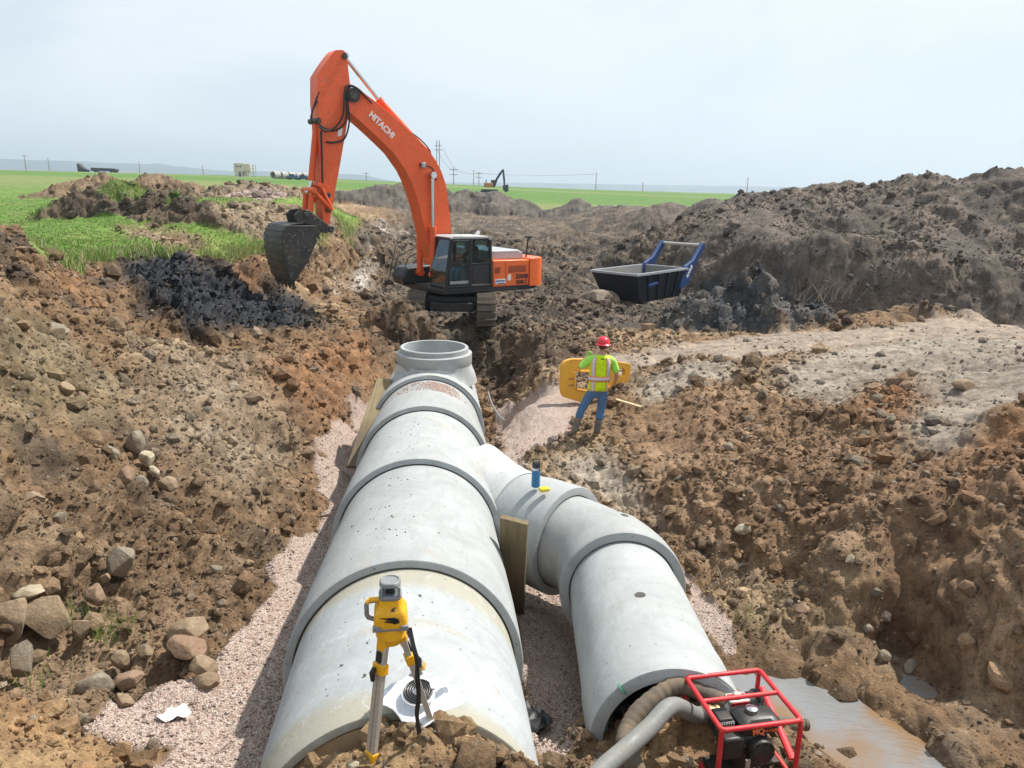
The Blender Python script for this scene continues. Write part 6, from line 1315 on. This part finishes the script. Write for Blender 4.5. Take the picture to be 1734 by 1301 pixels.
# second digger beyond the heaps
p = stand(829, 320, 165); s = 165 / 1300; D2 = empty('excavator', p, 0, 'small far orange digger with a folded dark boom behind the soil heaps', 'excavator'); D2.scale = (1.0,) * 3
k = MB(); k.box((-.2, 0, 1.7), (1.9, 2.2, .9)); k.build('house', M_YD, D2, bevel=.1); k = MB(); k.box((.7, .4, 2.1), (.9, 1.0, 1.3)); k.build('cab', M_FD, D2, bevel=.08); k = MB(); k.cyl((-.7, -.5, 2.1), (-.7, -.5, 2.8), .1); k.build('exhaust', M_FD, D2)
for sy in (-1, 1): k = MB(); k.prism([(-1.9, .4), (-1.6, .05), (1.6, .05), (1.9, .4), (1.6, .85), (-1.6, .85)], (1, 0, 0), (0, 0, 1), (0, sy * 1.0, 0), .5); k.build('track', M_FD, D2)
M_DB = paint('dark_boom', (.03, .05, .075), .5, dirt=.1)
k = MB(); k.prism([(.6, 1.3), (1.15, 1.3), (1.7, 2.9), (2.6, 4.3), (2.9, 4.75), (2.6, 4.9), (2.0, 4.2), (1.3, 3.1)], (1, 0, 0), (0, 0, 1), (0, -.2, 0), .5); k.build('boom', M_DB, D2, bevel=.05)
k = MB(); k.prism([(2.6, 5.0), (2.95, 4.9), (3.2, 3.0), (3.25, 1.6), (2.95, 1.6), (2.75, 3.2)], (1, 0, 0), (0, 0, 1), (0, -.2, 0), .4); k.build('arm', M_DB, D2, bevel=.04)
k = MB(); k.prism([(2.7, 1.7), (3.9, 1.9), (3.95, .6), (3.4, .3), (2.8, .8)], (1, 0, 0), (0, 0, 1), (0, -.2, 0), 1.0); k.build('bucket', M_DB, D2, bevel=.06)
# utility poles
PLN = [(40.5, 262, 420, 1, 'bare pole standing alone nearest the left edge of the view'), (81, 268, 430, 0, 'thin pole to the left of the dark lorry'), (235, 273, 430, 0, 'thin pole between the trailer and the single stored pipe'), (343, 280, 430, 0, 'thin pole between the single stored pipe and the pale hut'), (620, 292, 420, 1, 'crossarm pole between the digger arm and boom'),
 (768, 284, 300, 2, 'crossarm pole just right of the digger boom'), (802, 288, 380, 0, 'thin pole beside the pole with two crossarms, near the far digger'), (811, 291, 380, 2, 'pole with two crossarms by the small far digger'), (1010, 292, 420, 0, 'thin pole over the green field right of the far digger'), (1089, 309, 430, 0, 'short thin pole over the green field left of the spoil bank'), (1267, 300, 260, 0, 'lone pole rising behind the crest of the spoil bank')]
for u, vt, y, arms, lab in PLN:
    top = Vector(at_y(u, vt, y)); zb = min(fz(top.x, top.y), top.z - 3); o = empty('utility_pole', (top.x, top.y, zb), 0, lab, 'utility pole', 'utility poles along the skyline'); H = top.z - zb
    k = MB(); k.cyl((0, 0, 0), (0, 0, H), .2 * y / 420, .14 * y / 420, 8); k.build('post', M_POLE, o)
    for a in range(arms): k = MB(); k.box((0, 0, H - .7 - 1.9 * a), (3.2, .16, .2)); k.build('crossarm', M_POLE, o)
pl = empty('utility_pole', (0, 0, 0), 0, 'tall double pole with crossarms rising behind the digger boom', 'utility pole', 'utility poles along the skyline')
for u in (739.5, 744): t_ = Vector(at_y(u, 238, 230)); zb = fz(t_.x, t_.y) ; k = MB(); k.cyl((t_.x, t_.y, zb), tuple(t_), .12, .1, 8); k.build('post', M_POLE, pl)
for v, w_ in ((247, 2.2), (254, 2.4)): t_ = Vector(at_y(742, v, 229.7)); k = MB(); k.box(t_, (w_, .12, .14)); k.build('crossarm', M_POLE, pl)
k = MB(); g0 = Vector(at_y(742, 254, 229.7)); a0 = Vector(at_y(768, 288, 300)); 
for dz in (-1.0, 1.0):
    pts = [at_y(745, 252, 230), at_y(768, 287, 300), at_y(811, 294, 380), at_y(1010, 295, 420)]
    for a, b in zip(pts, pts[1:]):
        a, b = Vector(a) + Vector((dz, 0, 0)), Vector(b) + Vector((dz, 0, 0)); k.tube([a.lerp(b, t) - Vector((0, 0, 2.0 * 4 * t * (1 - t) * .4)) for t in [i / 10 for i in range(11)]], .045, 5)
tag(k.build('power_line', M_POLE, None), 'thin power cables strung between the poles right of the boom', 'power line')
# ------------------------------------------------------------------ hills on the horizon and the air between
def ridge(name, pts, y0, depth, mat):
    us = [p[0] for p in pts]; vs = [p[1] for p in pts]; k = 220; rows = []
    for j in range(7):
        t = j / 6; row = []
        for i in range(k):
            u = us[0] + (us[-1] - us[0]) * i / (k - 1); v = float(np.interp(u, us, vs)); p = at_y(u, v, y0); h = p[2] + 4 * (float(vnoise(np.array([[u * .05, j * .7, 3.]]), 1., 5)[0]) - .5)
            f = math.sin(PI * min(1, t * 1.0)) ** .8 if t < .999 else 0; row.append(Vector((p[0] * (1 + (t - .5) * depth / y0), y0 + (t - .5) * depth, max(-8, h * f - 8 * (1 - f)))))
        rows.append(row)
    kk = MB(); R_ = [[kk.bm.verts.new(p) for p in r] for r in rows]
    for A, B in zip(R_, R_[1:]):
        for i in range(k - 1): kk.bm.faces.new((A[i], A[i + 1], B[i + 1], B[i]))
    o = kk.build(name, mat, None, smooth=True); tag(o, kind='structure'); return o
m, nt, b = nodes_of('hill_grass_hazed'); co = objco(nt); c_ = mixc(nt, ramp(nt, noise(nt, .004, 6, .6, co), [(.4, (0, 0, 0)), (.6, (1, 1, 1))]), (.05, .085, .09), (.10, .125, .12)); nt.links.new(c_, b.inputs['Base Color']); b.inputs['Roughness'].default_value = 1.  # blue of the distant haze is mixed into the hill colour
ridge('hills', [(-700, 262), (-200, 264), (0, 269), (130, 273), (185, 276), (250, 278), (265, 276), (300, 282), (400, 291), (440, 290), (560, 294), (620, 297), (650, 304), (700, 312), (800, 316)], 3600, 900, m)
ridge('hills', [(500, 318), (660, 311), (760, 309), (900, 310), (1100, 313), (1300, 316), (1500, 320), (2000, 322), (2600, 330)], 4600, 900, m)
hb_ = MB(); hb_.box((0, 2600, 76), (13000, 6000, 168)); hz_ = hb_.build('haze', None, None, autos=False); tag(hz_, kind='stuff')
m = bpy.data.materials.new('haze'); m.use_nodes = True; nt = m.node_tree; nt.nodes.remove(nt.nodes['Principled BSDF']); pv = nt.nodes.new('ShaderNodeVolumePrincipled'); pv.inputs['Color'].default_value = (.74, .88, 1.0, 1); pv.inputs['Density'].default_value = .0003; pv.inputs['Anisotropy'].default_value = .3; nt.links.new(pv.outputs[0], nt.nodes['Material Output'].inputs['Volume']); hz_.data.materials.append(m)
# ------------------------------------------------------------------ stones one can tell apart, the puddle, weeds and grass
def rockmat(name, col, col2):
    m, nt, b = nodes_of(name); co = objco(nt); n1 = noise(nt, 5, 9, .7, co, .6); n2 = noise(nt, 30, 6, .65, co)
    c = mixc(nt, ramp(nt, n1, [(.35, (0, 0, 0)), (.65, (1, 1, 1))]), col, col2); c = mixc(nt, ramp(nt, n2, [(.3, (.6,) * 3), (.65, (0, 0, 0))]), c, (.12, .083, .052)); c = mixc(nt, ramp(nt, noise(nt, 2.6, 7, .7, co), [(.5, (0, 0, 0)), (.62, (.75,) * 3)]), c, (.20, .135, .08)); nt.links.new(c, b.inputs['Base Color']); b.inputs['Roughness'].default_value = .9
    bump(nt, b, n2, .6, .02); return m
MR = {'tan': rockmat('tan_stone', (.25, .175, .105), (.37, .28, .185)), 'grey': rockmat('grey_stone', (.20, .17, .125), (.30, .26, .20)), 'pale': rockmat('pale_stone', (.38, .32, .22), (.52, .45, .33)), 'red': rockmat('reddish_stone', (.25, .15, .095), (.35, .235, .16)), 'mud': M_SOIL}
def rock(u, v, w, h, kind, label, ang=.5, tilt=0., cat='rock', mat=None, name='rock', group=None, sink=.31):
    P = hit(u, v + h * .35); dpt = float((P - CC) @ CF); sw = w / FOC * dpt / 2; sh = h / FOC * dpt / 2
    g = np.random.default_rng(int(u * 7 + v)); bm = bmesh.new(); bmesh.ops.create_icosphere(bm, subdivisions=4, radius=1); V = np.array([x.co[:] for x in bm.verts])
    V *= (1 + .32 * (vnoise(V + g.random() * 50, .9, 3) - .5) + .14 * (vnoise(V + u, .35, 4) - .5))[:, None]
    for q in range(int(6 + 14 * ang)):
        n = g.normal(size=3); n /= np.linalg.norm(n); dd = V @ n; lim = 1 - (.18 + .35 * ang) * (.5 + g.random() * .7); over = np.maximum(0, dd - lim); V -= over[:, None] * n * .93
    V *= (1 + .05 * (vnoise(V, .16, 6) - .5))[:, None]; V /= np.abs(V).max(0); V *= np.array([sw, max(sw, sh) * .8, sh * 1.05])
    ct, st = math.cos(tilt), math.sin(tilt); V = np.stack([V[:, 0] * ct - V[:, 2] * st, V[:, 1], V[:, 0] * st + V[:, 2] * ct], -1)
    for x, c in zip(bm.verts, V): x.co = c
    me = bpy.data.meshes.new(name); bm.to_mesh(me); bm.free(); me.polygons.foreach_set('use_smooth', [True] * len(me.polygons)); me.set_sharp_from_angle(angle=math.radians(28))
    if kind == 'mud':
        a = me.attributes.new('soil', 'FLOAT_COLOR', 'POINT'); a.data.foreach_set('color', np.tile(np.array([.17, .11, .065, .1], np.float32), len(me.vertices)))
    o = link(name, me, MR[kind]); o.location = (P[0], P[1], P[2] + sh * (1 - sink * 2)); return tag(o, label, cat, group)
for r in [
 (80, 1032, 78, 70, 'tan', 'large angular tan boulder leaning right, below a flat pale slab', .9, .5), (20, 1032, 66, 92, 'tan', 'big rough boulder cut off by the left edge of the view', .6, 0.), (38, 1102, 52, 64, 'grey', 'upright pale-faced boulder under the two big left boulders', .7, .1), (140, 1057, 40, 42, 'tan', 'squarish tan rock right of the large angular boulder', .9, .5), (48, 1000, 54, 18, 'pale', 'flat pale stone slab lying above the large angular boulder', .5, .05),
 (205, 943, 46, 58, 'grey', 'tall grey-brown rock standing alone in the left slope', .6, -.2), (322, 1060, 72, 44, 'tan', 'broad tan rock with a flat top on the left slope foot', .7, .35), (318, 1088, 66, 34, 'red', 'dark brown rock tucked under the broad flat-topped rock', .6, -.2), (346, 1122, 48, 48, 'tan', 'upright rounded tan rock at the gravel edge', .5, .3), (354, 1146, 48, 32, 'tan', 'squat rock leaning on the upright tan rock at the gravel edge', .5, .2), (163, 1152, 60, 46, 'grey', 'smooth grey oval boulder on the lower left', .15, .25), (204, 1111, 32, 32, 'tan', 'round tan cobble above the grey oval boulder', .1, 0.), (219, 1147, 50, 30, 'red', 'reddish-brown cobble right of the grey oval boulder', .3, .2), (210, 1181, 36, 28, 'tan', 'small blocky rock at the edge of the gravel below the grey boulder', .6, 0.), (248, 1099, 30, 27, 'tan', 'small tan cobble right of the round tan cobble', .5, 0.), (162, 1000, 32, 40, 'red', 'brown rock half buried above the squarish tan rock', .5, .1), (180, 975, 20, 18, 'red', 'small pinkish stone under the tall grey-brown rock', .6, 0.),
 (42, 893, 20, 18, 'pale', 'small pale round stone near the left edge on the slope', .2, 0.), (72, 896, 44, 26, 'grey', 'lumpy grey stone next to the small pale round stone', .3, 0.), (5, 850, 30, 36, 'grey', 'grey stone at the left edge high on the slope', .4, 0.), (52, 840, 46, 30, 'tan', 'broad tan stone near the left edge above the round pale stone', .4, 0.), (100, 872, 28, 22, 'grey', 'small grey stone right of the broad tan stone', .4, 0.), (185, 762, 34, 34, 'grey', 'dark grey-brown stone left of the leaning pale stones', .5, 0.), (231, 742, 32, 40, 'grey', 'grey rounded stone standing above the cream stone', .3, .2), (250, 771, 24, 30, 'pale', 'cream-white stone in the middle of the left slope', .4, .2), (262, 795, 14, 24, 'pale', 'narrow pale stone just below the cream-white stone', .4, .6), (215, 803, 24, 42, 'red', 'pointed reddish stone standing on end on the left slope', .6, 0.), (242, 813, 30, 28, 'grey', 'grey-tan stone right of the pointed reddish stone', .4, .3), (285, 815, 36, 28, 'tan', 'tan stone at the foot of the cream stone group', .4, .2), (85, 553, 64, 22, 'grey', 'long log-shaped grey stone lying high on the left bank', .3, -.18), (110, 655, 36, 24, 'tan', 'pale tan stone alone on the olive part of the left slope', .5, .1),
 (1361, 1031, 40, 28, 'red', 'largest flat-topped reddish rock on the right mud bank', .5, -.05), (1313, 1029, 22, 12, 'tan', 'flat tan stone left of the flat-topped reddish rock', .2, 0.), (1365, 1055, 26, 12, 'red', 'thin stone just under the flat-topped reddish rock', .3, 0.), (1401, 1081, 20, 18, 'red', 'round red-brown cobble on the right mud bank', .2, 0.), (1440, 945, 22, 20, 'pale', 'pale angular stone high on the right bank face', .7, .2), (1416, 936, 20, 12, 'red', 'pinkish stone beside the pale angular stone on the right bank', .5, .2), (1258, 893, 30, 18, 'pale', 'pale oblong stone on the right slope above the branch pipe', .3, .35), (1495, 1106, 26, 24, 'grey', 'grey rock in the wet ditch at the right', .5, 0.), (1540, 1125, 34, 26, 'grey', 'slanted grey slab in the wet ditch at the right', .8, .5), (1610, 1243, 32, 14, 'tan', 'tan oval stone near the water at the lower right', .2, .05), (1470, 1062, 20, 18, 'grey', 'small grey cobble above the wet ditch rocks', .3, 0.), (1630, 650, 44, 24, 'tan', 'tan lump of clay on the grey slope at the right', .4, -.1), (1019, 500, 62, 26, 'grey', 'pale grey rounded boulder in front of the black steel box', .2, -.1),
 (520, 1262, 22, 14, 'pale', 'small white stone in the dirt left of the tripod', .5, 0.), (693, 1226, 18, 14, 'tan', 'round tan stone in the dirt between the tripod legs', .1, 0.), (597, 1293, 24, 14, 'pale', 'pale cobble beside the foot of the left tripod leg', .3, 0.)]:
    rock(*r)
for r in [(1270, 606, 38, 26, 'mud', 'dark block of soil on top of the right ridge', .6, .2, 'clod', None, 'soil_clod'), (1424, 1276, 52, 44, 'mud', 'brown lump of mud standing in the puddle', .3, .1, 'clod', None, 'soil_clod'), (1428, 1168, 56, 36, 'mud', 'brown lump of mud at the upper edge of the puddle', .3, 0., 'clod', None, 'soil_clod'), (1180, 642, 30, 20, 'mud', 'dark soil clod on the ridge behind the worker', .5, 0., 'clod', None, 'soil_clod')]: rock(*r)
# water in the basin beside the pump
m, nt, b = nodes_of('muddy_water_sky_tint'); co = objco(nt); n1 = noise(nt, 1.3, 4, .5, co); c_ = mixc(nt, ramp(nt, n1, [(.42, (0, 0, 0)), (.62, (1, 1, 1))]), (.20, .20, .20), (.22, .13, .06)); nt.links.new(c_, b.inputs['Base Color']); b.inputs['Roughness'].default_value = .04; b.inputs['IOR'].default_value = 1.5; b.inputs['Specular IOR Level'].default_value = .9  # grey in the base colour stands in for reflected sky, brown is mud
mp = N(nt, 'ShaderNodeMapping'); mp.inputs['Scale'].default_value = (1, 3.2, 1); mp.inputs['Rotation'].default_value = (0, 0, .7); nt.links.new(co, mp.inputs[0]); bump(nt, b, noise(nt, 7, 3, .5, mp.outputs[0], .6), .25, .02)
k = MB(); g = 26; k.bm.verts.ensure_lookup_table(); WX0, WX1, WY0, WY1 = 1.35, 4.8, 4.55, 7.3
k.box(((WX0 + WX1) / 2, (WY0 + WY1) / 2, .24), (WX1 - WX0, WY1 - WY0, .02)); tag(k.build('water', m, None, autos=False), kind='structure')
# grass: blades on the field within reach of the eye, tallest along the cut edge
M_GRASS = None
m, nt, b = nodes_of('grass_blade'); at = N(nt, 'ShaderNodeVertexColor'); at.layer_name = 'tint'; nt.links.new(at.outputs[0], b.inputs['Base Color']); b.inputs['Roughness'].default_value = .6; b.inputs['Specular IOR Level'].default_value = .25; b.inputs['Subsurface Weight'].default_value = 0.
tr_ = N(nt, 'ShaderNodeBsdfTranslucent'); nt.links.new(at.outputs[0], tr_.inputs[0]); mx_ = N(nt, 'ShaderNodeMixShader'); mx_.inputs[0].default_value = .35; nt.links.new(b.outputs[0], mx_.inputs[1]); nt.links.new(tr_.outputs[0], mx_.inputs[2]); nt.links.new(mx_.outputs[0], nt.nodes['Material Output'].inputs[0]); M_GRASS = m
def blades(name, idx, n, hgt, wid, seed, dry=.25):
    g = np.random.default_rng(seed); pk = g.choice(idx, n); x0 = GX[pk] + g.normal(size=n) * .12; y0 = GY[pk] + g.normal(size=n) * .12; z0 = GZ[pk] - .03
    h = hgt(pk, g); a = g.random(n) * 2 * PI; ln = h * (.15 + .45 * g.random(n)); w = wid(pk, g); ca, sa = np.cos(a), np.sin(a); b_ = g.random(n) * 2 * PI; dx, dy = np.cos(b_) * ln, np.sin(b_) * ln
    V = np.zeros((n, 5, 3)); V[:, 0] = np.stack([x0 - ca * w, y0 - sa * w, z0], -1); V[:, 1] = np.stack([x0 + ca * w, y0 + sa * w, z0], -1); V[:, 2] = np.stack([x0 + dx * .35 + ca * w * .7, y0 + dy * .35 + sa * w * .7, z0 + h * .6], -1); V[:, 3] = np.stack([x0 + dx * .35 - ca * w * .7, y0 + dy * .35 - sa * w * .7, z0 + h * .6], -1); V[:, 4] = np.stack([x0 + dx, y0 + dy, z0 + h], -1)
    o5 = np.arange(n)[:, None] * 5; q = (o5 + np.array([0, 1, 2, 3])).ravel(); t = (o5 + np.array([3, 2, 4])).ravel()
    me = bpy.data.meshes.new(name); me.vertices.add(n * 5); me.vertices.foreach_set('co', V.astype(np.float32).ravel()); me.loops.add(n * 7); me.loops.foreach_set('vertex_index', np.concatenate([q, t]).astype(np.int32)); me.polygons.add(n * 2); me.polygons.foreach_set('loop_start', np.concatenate([np.arange(n) * 4, n * 4 + np.arange(n) * 3]).astype(np.int32))
    c1 = np.array([.10, .20, .028]); c2 = np.array([.17, .28, .05]); c3 = np.array([.46, .42, .22]); t_ = g.random(n)[:, None]; cc = c1 * (1 - t_) + c2 * t_; dr = (g.random(n) < dry)[:, None]; cc = np.where(dr, c3 * (.7 + .5 * t_), cc); cc = np.repeat(cc, 5, 0)
    at_ = me.attributes.new('tint', 'FLOAT_COLOR', 'POINT'); at_.data.foreach_set('color', np.concatenate([cc, np.ones((n * 5, 1))], -1).astype(np.float32).ravel()); me.update(); o = link(name, me, M_GRASS); tag(o, kind='stuff'); return o
ang_ok = np.abs(WXY[:, 0] + .28) < .45
gi = np.nonzero((grassm > .55) & (DIST < 75) & (Y > 14) & ang_ok & (vnoise(P3, 1.1, 91) > .3))[0]
edge_near = lambda pk: np.exp(-np.maximum(0, DIST[pk] - 20) / 9)
blades('grass', gi, 85000, lambda pk, g: (.04 + .13 * edge_near(pk) * (.3 + .9 * nA[pk])) * (.6 + .8 * g.random(len(pk))), lambda pk, g: .008 + .0005 * DIST[pk], 21, .3)
edg = np.nonzero((R['site'] > .02) & (R['site'] < .7) & (grassm > .1) & (DIST < 40) & (Y > 14) & (X < -5))[0]
if len(edg): blades('grass', edg, 7000, lambda pk, g: .12 + .25 * g.random(len(pk)), lambda pk, g: .012 + .0 * pk, 22, .45)
cr = np.nonzero((creep > .35) & (DIST < 60))[0]
if len(cr): blades('weeds', cr, 1000, lambda pk, g: .06 + .2 * g.random(len(pk)), lambda pk, g: .025 + .0 * pk, 23, .05)
def tuft(u, v, n, h, label, dry=.2, sp=.1):
    P = hit(u, v); g = np.random.default_rng(int(u)); global GX, GY, GZ
    gx, gy, gz_ = GX, GY, GZ; k_ = n; GX = P[0] + g.normal(size=k_) * sp; GY = P[1] + g.normal(size=k_) * sp; GZ = np.full(k_, P[2] + .02)
    o = blades('grass_tuft', np.arange(k_), k_, lambda pk, g: h * (.5 + .8 * g.random(len(pk))), lambda pk, g: .004 + .0 * pk, int(u), dry); GX, GY, GZ = gx, gy, gz_; del o['kind']; tag(o, label, 'grass tuft')
tuft(188, 1063, 90, .11, 'green grass tuft between the boulders on the lower left', .2, .06); tuft(1288, 1052, 120, .12, 'green grass tuft on the mud bank behind the pump', .3, .05); tuft(58, 1150, 40, .1, 'small grass tuft below the big left boulders', .3, .04); tuft(120, 1040, 50, .12, 'dark green grass tuft behind the large angular boulder', .1, .04)
# dry stalks against the cut bank
def stalks(u, v, n, L, label, sp=.8):
    P = hit(u, v); g = random.Random(int(u)); k = MB()
    for i in range(n):
        a = Vector((P[0] + g.gauss(0, sp), P[1] + g.gauss(0, .3), P[2] - .05)); d = Vector((g.uniform(-.7, .7), g.uniform(-.5, .1), 1)).normalized(); l_ = L * g.uniform(.5, 1.2); k.tube([a, a + d * l_ * .6, a + d * l_ + Vector((g.uniform(-.1, .1), -.1, -.1)) * l_], [.011, .008, .003], 4)
    tag(k.build('dry_stalks', paint('dry_stalk', (.40, .34, .27), .8, dirt=0), None), label, 'dry weeds')
stalks(1400, 508, 60, 1.1, 'bunch of dry grey stalks in front of the cut bank right of the grey heap', .75)
stalks(1235, 972, 40, .22, 'tangle of dry roots hanging by the end of the branch pipe', .22)
SKYW = (7.9, 8.7, 9.3); SKY_S = .083; SUN_S = 5.0; EXPO = 0.42
# ------------------------------------------------------------------ daylight
SUN_EL, SUN_AZ = math.radians(56), math.radians(58)      # azimuth to the right of straight ahead
w = bpy.data.worlds.new('World'); SC.world = w; w.use_nodes = True; nt = w.node_tree; bg = nt.nodes['Background']
sky = nt.nodes.new('ShaderNodeTexSky'); sky.sky_type = 'NISHITA'; sky.sun_disc = False; sky.sun_elevation = SUN_EL; sky.sun_rotation = SUN_AZ
sky.altitude = 900; sky.air_density = 1.0; sky.dust_density = 2.0; sky.ozone_density = 1.0
tc = nt.nodes.new('ShaderNodeTexCoord')
mp = N(nt, 'ShaderNodeMapping'); mp.inputs['Scale'].default_value = (1, 1, 2.6); nt.links.new(tc.outputs['Generated'], mp.inputs[0])
n1 = noise(nt, 1.6, 7, .55, mp.outputs[0], .4)
cl = ramp(nt, n1, [(.36, (.55,) * 3), (.62, (1.,) * 3)])
skyc = mixc(nt, cl, sky.outputs[0], SKYW)
nt.links.new(skyc, bg.inputs['Color']); bg.inputs['Strength'].default_value = SKY_S
sd = bpy.data.lights.new('sun', 'SUN'); sd.energy = SUN_S; sd.angle = math.radians(1.2); sd.color = (1, .95, .87)
so = bpy.data.objects.new('sun', sd); COL.objects.link(so)
sv = Vector((math.sin(SUN_AZ) * math.cos(SUN_EL), math.cos(SUN_AZ) * math.cos(SUN_EL), math.sin(SUN_EL)))
so.rotation_euler = sv.to_track_quat('Z', 'Y').to_euler(); so.location = (20, 10, 40)
SC.view_settings.view_transform = 'Standard'; SC.view_settings.look = 'None'; SC.view_settings.exposure = EXPO; SC.view_settings.gamma = 1
